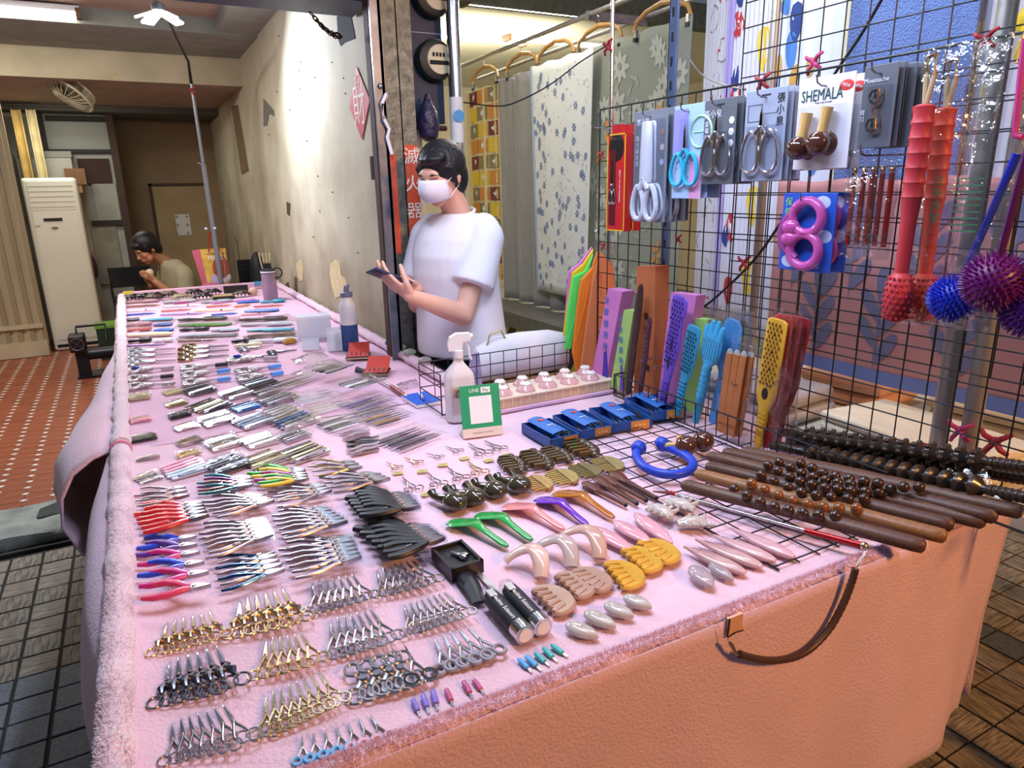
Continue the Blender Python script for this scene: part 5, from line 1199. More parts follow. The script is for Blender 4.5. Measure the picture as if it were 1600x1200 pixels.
# combs
def comb(name, L, H, teeth, m, carved):
    out = [(0, 0)]; k = teeth*2+1
    n = 12
    arc = [(L/2-L/2*math.cos(math.pi*i/n), H*math.sin(math.pi*i/n)**.7+.004) for i in range(n+1)]
    t = thing(name, 'x', 'comb')
    lim = H*.46; body = MB().prism([p for p in arc if p[1] > lim]+[(L*.93, lim), (L*.07, lim)][:2], .001, .0075, inset=.05)
    part('back', body, m, t)
    w_ = L/(teeth*1.75)
    for i in range(teeth):
        x = L*(.06+.88*(i+.5)/teeth); y = H*.52
        pr_ = MB().prism([(x-w_/2, y), (x+w_/2, y), (x+w_*.35, -.012 if 0 < i < teeth-1 else -.006), (x-w_*.35, -.012 if 0 < i < teeth-1 else -.006)], .0015, .007+(.006 if carved else 0), inset=.12)
        part('tooth', pr_, m, t)
    if carved:
        for i in range(6): part('carved_boss', MB().ball((L*(i+.5)/6, H*(.45+.35*math.sin(math.pi*(i+.5)/6)), .008), .0085, 10, 6, (1, 1, .6)), m, t)
    else: part('seam', MB().box((L/2, H*.42, .0077), (L*.8, .0008, .0006)), ink, t, False)
    return t
hornd = mat('dark_horn', (.06, .04, .018), .16, var=.5, vscale=25, coat=.5)
def woodm(n, h, st=(1, 8, 1)): return plain(n, h, .38, var=.28, vscale=18, stretch=st)
wl = [('pale tan wood', woodm('tan_comb_wood', '9a7a44')), ('yellowish wood', woodm('yellow_comb_wood', '948048')), ('olive wood', woodm('olive_comb_wood', '6a6240')), ('khaki wood', woodm('khaki_comb_wood', '857a4c'))]
cc1 = comb('carved_comb', .085, .036, 6, hornd, True)
for i, (b, t) in enumerate((((781, 719), (801, 745)), ((814, 712), (843, 740)), ((845, 706), (878, 729)), ((880, 694), (915, 722)))):
    dup(cc1, lay(b, t, TZ+.001, .085), 'glossy dark horn comb with carved wavy back', 'carved horn combs in a row')
for i, (b, t) in enumerate((((814, 749), (843, 772)), ((853, 739), (882, 762)), ((888, 730), (920, 751)), ((925, 719), (952, 742)))):
    c_ = comb('half_moon_comb', .085, .046, 8, wl[i][1], False); dup(c_, lay(b, t, TZ+.001, .085), 'half-moon comb of %s with wide teeth' % wl[i][0])
# hair sticks
hsm = woodm('rosewood', '5a3226', (.6, 8, 8)); hs = thing('hair_stick', 'rosewood hair stick with a flat leaf-shaped head', 'hair stick', 'rosewood hair sticks side by side')
part('head', MB().tube([(0, 0, .006), (.012, 0, .007), (.03, 0, .007), (.05, 0, .0065), (.06, 0, .006)], [.004, .012, .016, .010, .007], 12, flat=.42), hsm, hs)
part('shaft', MB().tube([(.058, 0, .006), (.09, 0, .006), (.15, 0, .006)], [.007, .0058, .0048], 10, flat=.8), hsm, hs); part('tip', MB().ball((.152, 0, .006), .005, 8, 6), blackp, hs)
for b, t in (((910, 757), (979, 794)), ((929, 750), (996, 792)), ((940, 747), (1011, 787)), ((954, 742), (1027, 783))): dup(hs, lay(b, t, TZ+.001, .155))
# glossy spoon-shaped scrapers
def scraper(m, label, b, t, bristle):
    o = thing('scalp_scraper', label, 'scraper', M=lay(b, t, TZ+.001, .2))
    mb = MB(); R_ = [(-.005, .012, .004, -.012), (.005, .028, .006, -.012), (.03, .034, .010, -.004), (.055, .028, .016, .004), (.08, .016, .022, .004), (.11, .0105, .020, .0), (.15, .0095, .014, 0), (.185, .0105, .010, 0), (.2, .005, .009, 0)]
    loft(mb, [(V((x, oy, z)), V((0, w_, 0)), V((0, 0, .0045 if x > .07 else .0038))) for x, w_, z, oy in R_], 16)
    part('blade', mb, m, o)
    part('tooth_row', MB().tube([(.0, .022, .003), (.012, .012, .0028), (.018, -.012, .0026), (.006, -.03, .003)], .0028, 6), bristle, o)
gl_ = lambda n, h, a=1: plain(n, h, .1, coat=.8, alpha=a, sss=.1)
for c_, h, a, b, t in (('bright green', '2fa04c', 1, (713, 815), (793, 859)), ('bright green', '2fa04c', 1, (757, 804), (831, 849)), ('salmon pink', 'e08a8a', 1, (799, 790), (881, 832)), ('violet', '6a24b0', 1, (850, 780), (918, 825)), ('amber', 'b06a14', .85, (878, 770), (959, 814))):
    scraper(gl_(c_.replace(' ', '_')+'_resin', h, a), '%s glossy spoon-shaped scalp scraper%s' % (c_, '' if c_ != 'bright green' else (' next to the stone massagers' if b[0] == 713 else ' next to the salmon pink one')), b, t, plain('pale_teeth', 'b0a890', .4) if c_ != 'amber' else gl_('amber_teeth', 'd89a30'))
# arched resin pieces
def arch(label, p, q, m):
    a, b = onz(*p, TZ), onz(*q, TZ); d = b-a; n = V((-d.y, d.x, 0)).normalized(); P = []
    for i in range(15):
        t = i/14; P.append(a+d*t+n*(.035*math.sin(t*math.pi)**.8)+V((0, 0, .010+.030*math.sin(t*math.pi)**.7)))
    o = thing('arched_scraper', label, 'scraper', 'arched resin scrapers'); part('band', MB().tube(P, [.0115+.006*math.sin(i/14*math.pi)+.003*(i/14) for i in range(15)], 14, flat=.45), m, o)
re1 = plain('beige_resin', 'c9a494', .18, var=.12, vscale=14, coat=.5, alpha=.92); re2 = plain('grey_resin', 'c6b4ae', .15, var=.1, vscale=14, coat=.5, alpha=.85)
arch('veined beige arched resin scraper beside the cylinder scissors', (790, 884), (845, 909), plain('veined_resin', 'c08e7c', .18, col2=(.75, .58, .5), vscale=12, coat=.5)); arch('pale translucent arched resin scraper, middle of three', (833, 868), (893, 893), re2); arch('pale grey-beige arched resin scraper beside the pink leaves', (872, 848), (936, 880), re1)
# shell shaped combs
def shell(label, p, q, m, n=5, H=.045, group=None):
    o = thing('resin_comb', label, 'comb', group, M=lay(p, q, TZ+.002, .09))
    out = []
    for i in range(n*8+1):
        t = i/(n*8); out.append((.09*t, -.010*abs(math.sin(t*math.pi*n))-.003))
    arc = [(.045+.047*math.cos(a), H*math.sin(a)**.8) for a in [math.pi*k/12 for k in range(13)]]
    mb = MB().prism(out+arc, .002, .011, inset=.07); part('plate', mb, m, o)
    for i in range(n): part('tooth_rib', MB().tube([(.09*(i+.5)/n, -.010, .009), (.045+(.09*(i+.5)/n-.045)*.75, H*.35, .0115)], [.005, .003], 8), m, o)
beig = plain('beige_shell_resin', 'b08f7e', .2, var=.15, vscale=16, coat=.4, alpha=.93); yel = plain('honey_resin', 'd8a840', .15, var=.2, vscale=10, coat=.5, alpha=.95)
shell('taupe resin comb with scalloped teeth, in front of its pile', (836, 924), (878, 966), beig, group='taupe resin combs'); shell('taupe resin comb with scalloped teeth, overlapped in the middle', (871, 902), (912, 940), beig, group='taupe resin combs'); shell('taupe resin comb with scalloped teeth, beside the honey ones', (896, 896), (943, 930), beig, group='taupe resin combs')
shell('honey yellow resin comb, most opaque of three', (949, 884), (984, 926), yel, group='honey resin combs'); shell('honey yellow resin comb, between two others', (975, 862), (1016, 900), yel, group='honey resin combs'); shell('honey yellow resin comb, beside the pink fish shapes', (999, 851), (1047, 886), yel, group='honey resin combs')
# leaf, fish, drop and horn shapes
def drop(name, label, p, q, m, W, H, group, prof=None, z=TZ, cat='scraper'):
    L = (onz(*q, z)-onz(*p, z)).length; o = thing(name, label, cat, group, M=lay(p, q, z+.002, L))
    prof = prof or [(0, .1), (.08, .55), (.25, .9), (.5, 1), (.75, .8), (.92, .42), (1, .08)]
    mb = MB(); loft(mb, [(V((L*x, 0, H*.6)), V((0, W*w_, 0)), V((0, 0, H*(.25+.75*w_)*.55))) for x, w_ in prof], 18); part('body', mb, m, o)
    part('ridge', MB().tube([(L*.15, 0, H*.95), (L*.5, W*.1, H*1.12), (L*.85, 0, H*.85)], [.0012, .0016, .001], 6), m, o)
pk = plain('rose_quartz', 'e2a8b4', .12, var=.08, vscale=12, coat=.6, alpha=.85)
for i, (p, q) in enumerate((((925, 829), (989, 868)), ((959, 820), (1017, 855)), ((992, 808), (1050, 855)))): drop('leaf_scraper', 'rose pink leaf-shaped resin scraper', p, q, pk, .021, .016, 'rose leaf scrapers')
fm = plain('brown_agate', 'b07c7a', .12, col2=(.72, .5, .5), vscale=9, coat=.5, alpha=.9); fm2 = plain('pale_agate', 'd8aeb4', .12, var=.1, vscale=9, coat=.5, alpha=.85)
for i, (p, q) in enumerate((((1068, 861), (1164, 903)), ((1086, 850), (1190, 893)), ((1113, 843), (1211, 884)), ((1141, 832), (1240, 878)))): drop('fish_scraper', ['mottled brown fish-shaped agate scraper', 'brownish pink fish-shaped agate scraper', 'pale pink fish-shaped agate scraper', 'palest fish-shaped agate scraper by the wire grid'][i], p, q, fm if i < 2 else fm2, .019, .018, 'fish-shaped agate scrapers', [(0, .05), (.2, .5), (.45, .95), (.7, 1), (.9, .7), (1, .3)])
gq = plain('smoky_quartz', 'b6a6aa', .08, var=.12, vscale=20, coat=.7, alpha=.75)
drop('drop_scraper', 'clear smoky drop-shaped stone beside the front tab', (1080, 893), (1112, 926), gq, .021, .02, 'smoky drops'); drop('drop_scraper', 'clear veined drop-shaped stone half behind the smoky one', (1108, 889), (1145, 914), gq, .015, .018, 'smoky drops')
gw = plain('milky_jade', 'c4bcb4', .12, var=.08, vscale=10, coat=.6, alpha=.88)
for i, (p, q) in enumerate((((884, 984), (935, 1004)), ((913, 965), (962, 988)), ((944, 952), (990, 972)), ((974, 940), (1018, 958)))): drop('horn_scraper', 'milky jade horn-shaped scraper tucked under the front edge', p, q, gw, .017, .018, 'milky jade horns')
# antler shaped milky pieces
def antler(label, p, q):
    L = .1; o = thing('antler_scraper', label, 'scraper', 'milky antler scrapers', M=lay(p, q, TZ+.002, L))
    part('body', MB().tube([(0, 0, .014), (.03, .004, .02), (.06, 0, .022), (.09, -.004, .016)], [.016, .024, .024, .012], 14, flat=.7), gw, o)
    for k in range(7):
        a = .02+.011*k; s = 1 if k % 2 else -1; part('prong', MB().tube([(a, .012*s, .022), (a+.006, .026*s, .024), (a+.012, .034*s, .030)], [.008, .0062, .004], 8), gw, o)
antler('milky resin scraper with antler prongs by the hair sticks', (1012, 800), (1055, 818)); antler('milky resin scraper with antler prongs by the honey combs', (1058, 826), (1112, 826)); antler('milky resin scraper with antler prongs, between its two twins', (1040, 792), (1090, 806))
# boxed steel tool, pouch, file, cylinder scissors
def boxpts(P, z): return [onz(u, v, z) for u, v in P]
A, B, D = boxpts([(671, 857), (719, 843), (708, 889)], TZ+.03)
ex, ey = (B-A), (D-A); bx_ = thing('gift_box', 'black square box holding a small steel nipper tool', 'box', M=facing((A+B)/2+(D-A)/2-V((0, 0, .03)), ex, V((0, 0, 1))))
lx, ly = ex.length, ey.length
part('tray', MB().bbox((-lx/2, -ly/2, .001), (lx/2, ly/2, .022)), blackp, bx_, False); part('rim', MB().bbox((-lx/2, -ly/2, .022), (-lx/2+.006, ly/2, .03)).bbox((lx/2-.006, -ly/2, .022), (lx/2, ly/2, .03)).bbox((-lx/2, -ly/2, .022), (lx/2, -ly/2+.006, .03)).bbox((-lx/2, ly/2-.006, .022), (lx/2, ly/2, .03)), blackp, bx_, False)
tl = solo('steel_tool', MB().lathe([(.004, -.02), (.006, -.016), (.005, -.008), (.008, 0), (.014, .012), (.011, .02)], 12, Matrix.Rotation(1.57, 4, 'Y') @ Matrix.Diagonal((.5, 1, 1, 1))), chrome, 'small polished steel tool lying in the black box', 'tool', M=at(bx_.matrix_world @ V((.005, 0, .0265)), -1.0))
solo('leather_pouch', MB().tube([onz(722, 893, TZ+.012), onz(730, 905, TZ+.01), onz(740, 922, TZ+.008), onz(748, 942, TZ+.006)], [.018, .02, .017, .013], 10, flat=.3), plain('black_leather', '191c24', .35), 'black leather pouch strap below the black box', 'pouch')
fl2 = thing('nail_file', 'slim grey steel nail file beside the leather pouch', 'nail file', M=lay((745, 892), (785, 934), TZ+.003, .09))
part('blade', MB().prism([(.008, -.003), (.03, -.0055), (.085, -.0045), (.09, 0), (.085, .0045), (.03, .0055), (.008, .003)], 0, .0016), steel, fl2); part('eyelet', MB().ring((.004, 0, .001), .004, .0012, 12, 5), chrome, fl2)
for i, (p, q, l) in enumerate((((757, 934), (822, 1008), 'beside the silver scissors piles'), ((786, 924), (850, 996), 'beside the resin combs'))):
    o = thing('cylinder_scissors', 'black cylinder-shaped pocket scissors with silver end, ' + l, 'scissors', 'cylinder scissors', M=lay(p, q, TZ+.001, .165))
    part('clear_cap', MB().tube([(0, 0, .018), (.012, 0, .018), (.045, 0, .018)], [.009, .016, .0175], 16), clear, o)
    part('blades', MB().tube([(.01, 0, .018), (.045, 0, .018)], [.003, .007], 8), chrome, o)
    part('body', MB().tube([(.03, 0, .018), (.05, 0, .018), (.12, 0, .0185), (.138, 0, .0185)], [.0165, .018, .0182, .0178], 20), plain('matt_black', '1a1d26', .55), o)
    part('button', MB().box((.042, -.004, .0345), (.024, .014, .004)), steel, o, False)
    part('end_cap', MB().tube([(.137, 0, .0185), (.163, 0, .0185)], [.0183, .0183], 20), chrome, o); part('end_disc', MB().lathe([(.013, 0), (.013, .0015)], 16, Matrix.Translation((.163, 0, .0185)) @ Matrix.Rotation(1.5708, 4, 'Y')), white, o)
    text('Decime Scissors', .0125, paper, o, Matrix.Translation((.092, -.005, .0372)) @ Matrix.Rotation(.0, 4, 'X'))
# ---- blue scissors boxes
bb = plain('blue_card', '1f4f94', .45); bi = plain('blue_card_light', '2c66b0', .45); orl = plain('orange_label', 'd08a38', .6)
fls = [(860, 704), (905, 690), (957, 678), (1015, 664)]; frs = [(903, 691), (956, 678), (1014, 665), (1066, 652)]; bls = [(800, 668), (851, 656), (905, 642), (958, 630)]
xdir = (onz(*frs[3], TZ)-onz(*fls[0], TZ)); pos = ['beside the pink tray edge', 'second from the green sign', 'third from the green sign', 'beside the blue curved massager']
for i in range(4):
    a, b, c = onz(*fls[i], TZ), onz(*frs[i], TZ), onz(*bls[i], TZ); W_ = .092; Ln = .175
    yv = (c-a).normalized(); xv = V((yv.y, -yv.x, 0)); M = Matrix(((xv.x, yv.x, 0, a.x), (xv.y, yv.y, 0, a.y), (0, 0, 1, TZ+.011 if i == 3 else TZ+.002), (0, 0, 0, 1)))
    W_ = max(.07, (b-a).dot(xv))
    o = thing('scissors_box', 'open blue card box of thread scissors, ' + pos[i], 'box', 'blue scissors boxes', M=M); h = .032
    part('floor', MB().bbox((0, 0, 0), (W_-.003, Ln, .003)), bb, o, False)
    for nm, x0_, y0_, x1_, y1_ in (('wall', 0, 0, W_-.003, .003), ('wall', 0, Ln-.003, W_-.003, Ln), ('wall', 0, 0, .003, Ln), ('wall', W_-.006, 0, W_-.003, Ln)): part(nm, MB().bbox((x0_, y0_, 0), (x1_, y1_, h)), bb, o, False)
    part('label_patch', MB().bbox((W_*.45, -.0008, .001), (W_*.9, .0, h-.002)), orl, o, False)
    for k in range(3): part('label_mark', MB().bbox((W_*(.54+.1*k), -.0014, h*.4), (W_*(.6+.1*k), -.0008, h*.6)), plain('pale_orange_ink', 'e8b878', .6), o, False)
    part('divider', MB().bbox((W_*.40, 0, .004), (W_*.42, Ln*.9, h-.004)), bi, o, False)
    for k in range(3):
        s_ = solo('thread_scissors', MB().tube([(0, 0, 0), (.03, .006, .002), (.06, .008, .003), (.1, .002, .002)], [.002, .005, .0045, .0015], 8, flat=.6).tube([(0, -.002, 0), (.03, -.010, .001), (.06, -.009, .002), (.1, .0, .002)], [.002, .004, .0045, .0015], 8, flat=.6), blackp if k else darkmetal, 'black sprung thread scissors inside the blue box ' + pos[i], 'scissors', 'thread scissors in the blue boxes', M=M @ at((W_*(.28+.26*k), .015+.008*k, .012+.004*k), 1.35))
    cd_ = thing('blue_sleeve_card', 'blue card sleeve with red lozenge over the scissors, box ' + pos[i], 'card', 'blue sleeves in the boxes', M=M @ at((W_*.5, Ln*.60, h+.003), .12, rx=.06))
    part('card', MB().add([(-.03+.06*j/6, y, .006*math.sin(math.pi*j/6)) for y in (-.065, .07) for j in range(7)], [(j, j+1, j+8, j+7) for j in range(6)]), bi, cd_)
    part('lozenge', MB().prism([(-.012, .035), (0, .024), (.012, .035), (0, .046)], .0072, .0078), plain('lozenge_red', 'c04a4c', .5), cd_, False)
    for k in range(3): part('dot', MB().lathe([(.003, 0), (.003, .0006)], 10, Matrix.Translation((-.008+.008*k, -.012, .0075))), paper, cd_)
    part('seal', MB().lathe([(.0035, 0), (.0035, .0006)], 10, Matrix.Translation((.006, -.026, .0075))), plain('peach_seal', 'd8a898', .5), cd_)
# ---- cream moulded tray with pink domes
crt = plain('cream_moulded_plastic', 'c9ab8c', .5, var=.04, vscale=10); crt2 = plain('cream_tray_top', 'd8c2ae', .45, var=.04, vscale=14)
pts = [onz(*p, TZ) for p in ((778, 646), (957, 612), (931, 590), (776, 606))]
x0, x1 = pts[0].x, pts[1].x; y0, y1 = min(pts[0].y, pts[1].y)+.0, 2.13
yf = (pts[0].y+pts[1].y)/2
tr = thing('moulded_tray', 'cream moulded plastic tray of ten pink domes in the wire basket', 'tray')
part('body', MB().bbox((x0, yf, TZ+.012), (x1, yf+.16, TZ+.045)), crt, tr, False); tp = part('top_skin', MB().bbox((x0-.004, yf-.004, TZ+.045), (x1+.004, yf+.164, TZ+.050)), crt2, tr, False)
for k in range(14): part('side_rib', MB().bbox((x0+.02+(x1-x0-.04)*k/13, yf-.003, TZ+.014), (x0+.024+(x1-x0-.04)*k/13, yf, TZ+.045)), crt2, tr, False)
dm_ = plain('pink_silicone', 'dcaaaa', .15, coat=.6, alpha=.85); tips = plain('clear_top', 'e8dcd6', .1, coat=.8)
for k in range(10):
    r_, c_ = k % 2, k//2; x = x0+.045+(x1-x0-.09)*(c_+.5*r_*.6)/4.3; y = yf+.045+.075*r_
    o = thing('suction_dome', 'pink translucent dome sitting in the cream moulded tray', 'dome', 'pink domes in the cream tray', M=at((x, y, TZ+.0505)))
    part('skirt', MB().lathe([(.036, 0), (.034, .006), (.026, .014), (.02, .022)], 18), dm_, o); part('knob', MB().lathe([(.02, .02), (.021, .026), (.014, .033), (.006, .035)], 16), tips, o); part('valve', MB().lathe([(.005, .0345), (.005, .037)], 10), plain('amber_valve', '8a5a34', .4), o)
sb_ = thing('tray_stand', 'low pink-cloth-wrapped riser under the cream tray', 'stand'); part('riser', MB().bbox((x0-.01, yf-.012, TZ+.001), (x1+.01, yf+.17, TZ+.011)), felt, sb_, False); part('trim', MB().bbox((x0-.012, yf-.014, TZ+.001), (x1+.012, yf-.012, TZ+.010)), plain('lilac_trim', 'c8a8c8', .6), sb_, False)
# ---- spray bottle and green payment sign
bp = onz(724, 658, TZ)
so = thing('spray_bottle', 'white translucent spray bottle with trigger behind the green sign', 'bottle', M=at((bp.x, bp.y+.02, TZ+.001), -.25))
wb_ = plain('milky_plastic', 'd8cfd0', .35, sss=.1)
b8 = lambda r, q: [(r*a, r*q*b) for a, b in ((-1, -.6), (-.6, -1), (.6, -1), (1, -.6), (1, .6), (.6, 1), (-.6, 1), (-1, .6))]
mb = MB(); rr = [(0, .044), (.005, .048), (.15, .048), (.165, .044), (.195, .02), (.205, .015), (.225, .015)]
vs = [(x, y, z) for z, r in rr for x, y in b8(r, .75)]; mb.add(vs, [(i*8+j, i*8+(j+1) % 8, (i+1)*8+(j+1) % 8, (i+1)*8+j) for i in range(len(rr)-1) for j in range(8)]+[tuple(range(7, -1, -1)), tuple(range((len(rr)-1)*8, len(rr)*8))])
part('bottle_body', mb, wb_, so, ang=25); part('collar', MB().lathe([(.017, .215), (.018, .24), (.015, .242)], 16), white, so)
part('trigger_head', MB().prism([(-.032, .24), (-.034, .262), (-.026, .285), (-.005, .297), (.04, .296), (.042, .272), (.016, .268), (.012, .24)], -.012, .012, Matrix.Rotation(math.pi/2, 4, 'X')), white, so)
part('nozzle', MB().tube([(.04, 0, .284), (.05, 0, .284)], .009, 12), white, so); part('trigger', MB().tube([(.022, 0, .27), (.034, 0, .25), (.036, 0, .225), (.044, 0, .205)], [.006, .0055, .005, .004], 8), white, so)
part('label_sheet', MB().bbox((-.034, -.0368, .03), (.034, -.0362, .125)), plain('bottle_label', 'c6a8a6', .6), so, False); text('酒精', .03, ink, so, facing((0, -.0375, .10), (1, 0, 0), (0, -1, 0)))
gs_ = onz(756, 682, TZ)
sg = thing('payment_sign', 'green payment sign card with a blank white panel on a cream foot', 'sign', M=at((gs_.x, gs_.y+.01, TZ+.001), -.20))
Wg = .128
part('foot', MB().add([(-Wg/2, -.012, 0), (Wg/2, -.012, 0), (Wg/2, .05, 0), (-Wg/2, .05, 0), (-Wg/2, -.006, .028), (Wg/2, -.006, .028)], [(0, 1, 5, 4), (0, 4, 3), (1, 2, 5), (3, 4, 5, 2), (0, 3, 2, 1)]), plain('cream_foot', 'd8cdc0', .6), sg, False)
text('ONLINE POINTS', .009, plain('foot_ink', '9a948c', .7), sg, facing((0, -.0095, .013), (1, 0, 0), (0, -1, .2)))
tilt = Matrix.Translation((0, -.006, .028)) @ Matrix.Rotation(-.22, 4, 'X')
gp = part('panel', MB().bbox((-Wg/2, 0, 0), (Wg/2, .003, .135)), plain('payment_green', '1c9a68', .4), sg, False); gp.matrix_local = tilt
part('white_panel', MB().bbox((-.036, -.0008, .014), (.036, .0, .1)), paper, gp, False)
text('LINE', .016, paper, gp, facing((-.018, -.0008, .118), (1, 0, 0), (0, -1, 0))); part('pay_badge', MB().bbox((.004, -.0008, .109), (.034, 0, .127)), paper, gp, False); text('Pay', .014, plain('payment_green', '1c9a68', .4), gp, facing((.019, -.0014, .118), (1, 0, 0), (0, -1, 0)))
# ---- curved blue massager and ball massagers on the grid
bz = TZ+.026
PT = [(998, 703), (994, 712), (1005, 728), (1029, 739), (1057, 741), (1077, 735), (1083, 724), (1073, 713), (1053, 703), (1034, 697)]
cb_ = thing('hook_massager', 'bright blue U-shaped massager with two ball ends on the wire grid', 'massager'); bm_ = plain('royal_blue_silicone', '1d3fb4', .4)
P = [onz(u, v, bz) for u, v in PT]
def smoothpath(P, n=4):
    out = []
    for i in range(len(P)-1):
        p0, p1, p2, p3 = P[max(0, i-1)], P[i], P[i+1], P[min(len(P)-1, i+2)]
        for k in range(n):
            t = k/n; out.append(.5*((2*p1)+(p2-p0)*t+(2*p0-5*p1+4*p2-p3)*t*t+(3*p1-p0-3*p2+p3)*t**3))
    return out+[P[-1]]
part('bow', MB().tube(smoothpath(P), .0125, 14), bm_, cb_); part('ball_end', MB().ball(P[0]+V((0, 0, .006)), .022, 16, 10), bm_, cb_); part('ball_end', MB().ball(P[-1]+V((0, 0, .006)), .022, 16, 10), bm_, cb_)
for (b, h), l in ((((1072, 697), (1038, 692)), 'in front'), (((1099, 690), (1064, 680)), 'by the fence')):
    c = onz(*b, TZ+.04); d = (onz(*h, TZ+.04)-c).normalized(); o = thing('ball_massager', 'glossy brown wooden ball on a yellow handle, the one %s' % l, 'massager', 'brown ball massagers')
    part('ball', MB().ball(c, .031, 20, 14), mat('glossy_brown_wood', (.07, .022, .012), .1, var=.3, vscale=12, coat=.8), o); part('handle', MB().tube([c+d*.026, c+d*.05+V((0, 0, -.006)), c+d*.085+V((0, 0, -.014))], [.010, .009, .0115], 12), plain('pale_yellow_wood', 'c8a060', .3, coat=.5), o)
# ---- wooden bead sticks
wds = [plain('walnut_a', '5c4030', .45, var=.3, vscale=14, stretch=(1.5, 14, 14)), plain('honey_oak', '8a6038', .42, var=.25, vscale=14, stretch=(1.5, 14, 14)), plain('walnut_b', '54392c', .45, var=.3, vscale=14, stretch=(1.5, 14, 14))]
bdm = [plain('dark_bead', '3a2418', .28, var=.35, vscale=40, coat=.4), plain('amber_bead', '7c4a22', .28, var=.3, vscale=40, coat=.4)]
ST = [((1066, 757), (1447, 853), [(1147, 764), (1167, 774), (1188, 784), (1210, 792), (1232, 797), (1255, 802), (1279, 805), (1305, 806)], 0, 'dark walnut bead stick lying outermost by the red rod'),
 ((1087, 740), (1480, 838), [(1174, 755), (1195, 765), (1216, 774), (1239, 782), (1262, 788), (1286, 792), (1311, 794), (1338, 794)], 1, 'honey-coloured bead stick, the palest of its row'),
 ((1104, 728), (1491, 820), [(1189, 742), (1209, 752), (1231, 761), (1252, 769), (1275, 774), (1299, 777), (1325, 779), (1350, 779)], 2, 'walnut bead stick lying next to the honey one'),
 ((1106, 712), (1541, 816), [(1200, 727), (1215, 736), (1234, 745), (1250, 752), (1269, 757), (1289, 762), (1309, 764), (1330, 767), (1352, 768), (1374, 769)], 0, 'walnut bead stick in the middle of the row'),
 ((1131, 706), (1559, 808), [(1217, 722), (1235, 730), (1252, 739), (1271, 745), (1290, 750), (1309, 754), (1329, 756), (1349, 757), (1370, 760), (1392, 764)], 2, 'walnut bead stick one in from the wire fence'),
 ((1160, 704), (1600, 800), [(1251, 724), (1269, 731), (1286, 739), (1305, 744), (1327, 748), (1350, 752), (1372, 755), (1412, 761), (1436, 761)], 0, 'walnut bead stick pressed against the wire fence')]
bead0 = [MB().ball((0, 0, 0), .0125, 12, 9).mesh('bead', m_) for m_ in bdm]
zc = TZ+.032
for i, (p, q, beads, k, lab) in enumerate(ST):
    rise = (.016, .016, .022, .034, .05, .07)[i]; a, b = onz(*p, zc), onz(*q, zc+rise); L = (b-a).length; d = (b-a).normalized(); n = V((-d.y, d.x, 0)).normalized()
    o = thing('bead_stick', lab, 'massage stick', 'wooden bead massage sticks')
    prof = [(0, .010, 0), (.02, .0165, 0), (.1, .0175, 0), (.24, .019, .0), (.34, .0205, .003), (.5, .0215, .005), (.62, .0205, .003), (.72, .018, 0), (.8, .0175, -.002), (.96, .019, -.004), (.99, .014, -.004), (1, .008, -.004)]
    mb = MB(); loft(mb, [(a+d*(L*t)+n*of, n*w_, V((0, 0, .0155 if w_ > .012 else .009))) for t, w_, of in prof], 16); part('shaft', mb, wds[k], o)
    for (u, v) in beads:
        w0 = onz(u, v, zc+.018)
        for _ in range(3): w0 = onz(u, v, zc+.018+rise*max(0, min(1, (w0-a).dot(d)/L)))
        part('bead', bead0[1 if k == 1 else 0], None, o).location = w0
# ---- turned rollers and flat box in the basket
tw = mat('dark_turned_wood', (.035, .020, .012), .3, var=.35, vscale=12, coat=.3)
def roller(lab, p, q, x, ringed):
    a, b = onx(*p, x), onx(*q, x); a.z = max(a.z, .838); b.z = max(b.z, .838); o = thing('turned_roller', lab, 'massage roller', 'turned wooden rollers'); L = (b-a).length; M = facing(a, (1, 0, 0), (b-a))
    hd = [(.010, 0), (.0135, .004)]
    for k in range(8): hd += [(.0135, .008+.012*k), (.0118, .0155+.012*k), (.0135, .018+.012*k)]
    hd += [(.010, .115), (.012, .125)]
    part('handle', MB().lathe(hd, 16, M), tw, o)
    br = [(.011, .12)]
    n = 14; span = L-.25
    for k in range(n):
        z = .13+span*k/n; br += [(.012, z), (.026 if ringed else .021, z+span/n*.3), (.026 if ringed else .021, z+span/n*.6), (.012, z+span/n*.95)]
    br += [(.012, L-.12)]; part('ribbed_barrel', MB().lathe(br, 16, M), tw, o, ang=25)
    if not ringed:
        for k in range(n):
            for s in range(6):
                q_ = s*1.047; part('knob', MB().ball((0, 0, 0), .007, 8, 6), tw, o).matrix_local = M @ Matrix.Translation((.022*math.cos(q_), .022*math.sin(q_), .13+span*(k+.45)/n))
    part('handle', MB().lathe([(r, L-z) for r, z in hd][::-1], 16, M), tw, o)
roller('dark turned wooden roller with knobbed barrel on top of the others', (1200, 672), (1640, 735), 1.548, False)
roller('dark turned wooden roller with ringed barrel, lower and nearer the fence', (1204, 706), (1640, 785), 1.502, True)
roller('dark turned wooden roller with ringed barrel, wrapped in film against the rack', (1230, 708), (1640, 755), 1.57, True)
yb1 = thing('massager_box', 'lime green and yellow printed box lying in the wire basket', 'box'); a, b = onx(1276, 738, 1.485), onx(1440, 778, 1.485)
part('carton', MB().bbox((1.48, b.y, .814), (1.575, a.y, .826)), plain('lime_carton', '8cb83c', .4), yb1, False); part('yellow_panel', MB().bbox((1.479, b.y+.03, .815), (1.483, b.y+.14, .825)).bbox((1.49, b.y+.03, .826), (1.565, b.y+.14, .827)), plain('yellow_print', 'd8c43c', .4), yb1, False); part('picture', MB().bbox((1.50, a.y-.1, .826), (1.56, a.y-.02, .8272)), plain('box_picture', '7a6a90', .4), yb1, False)
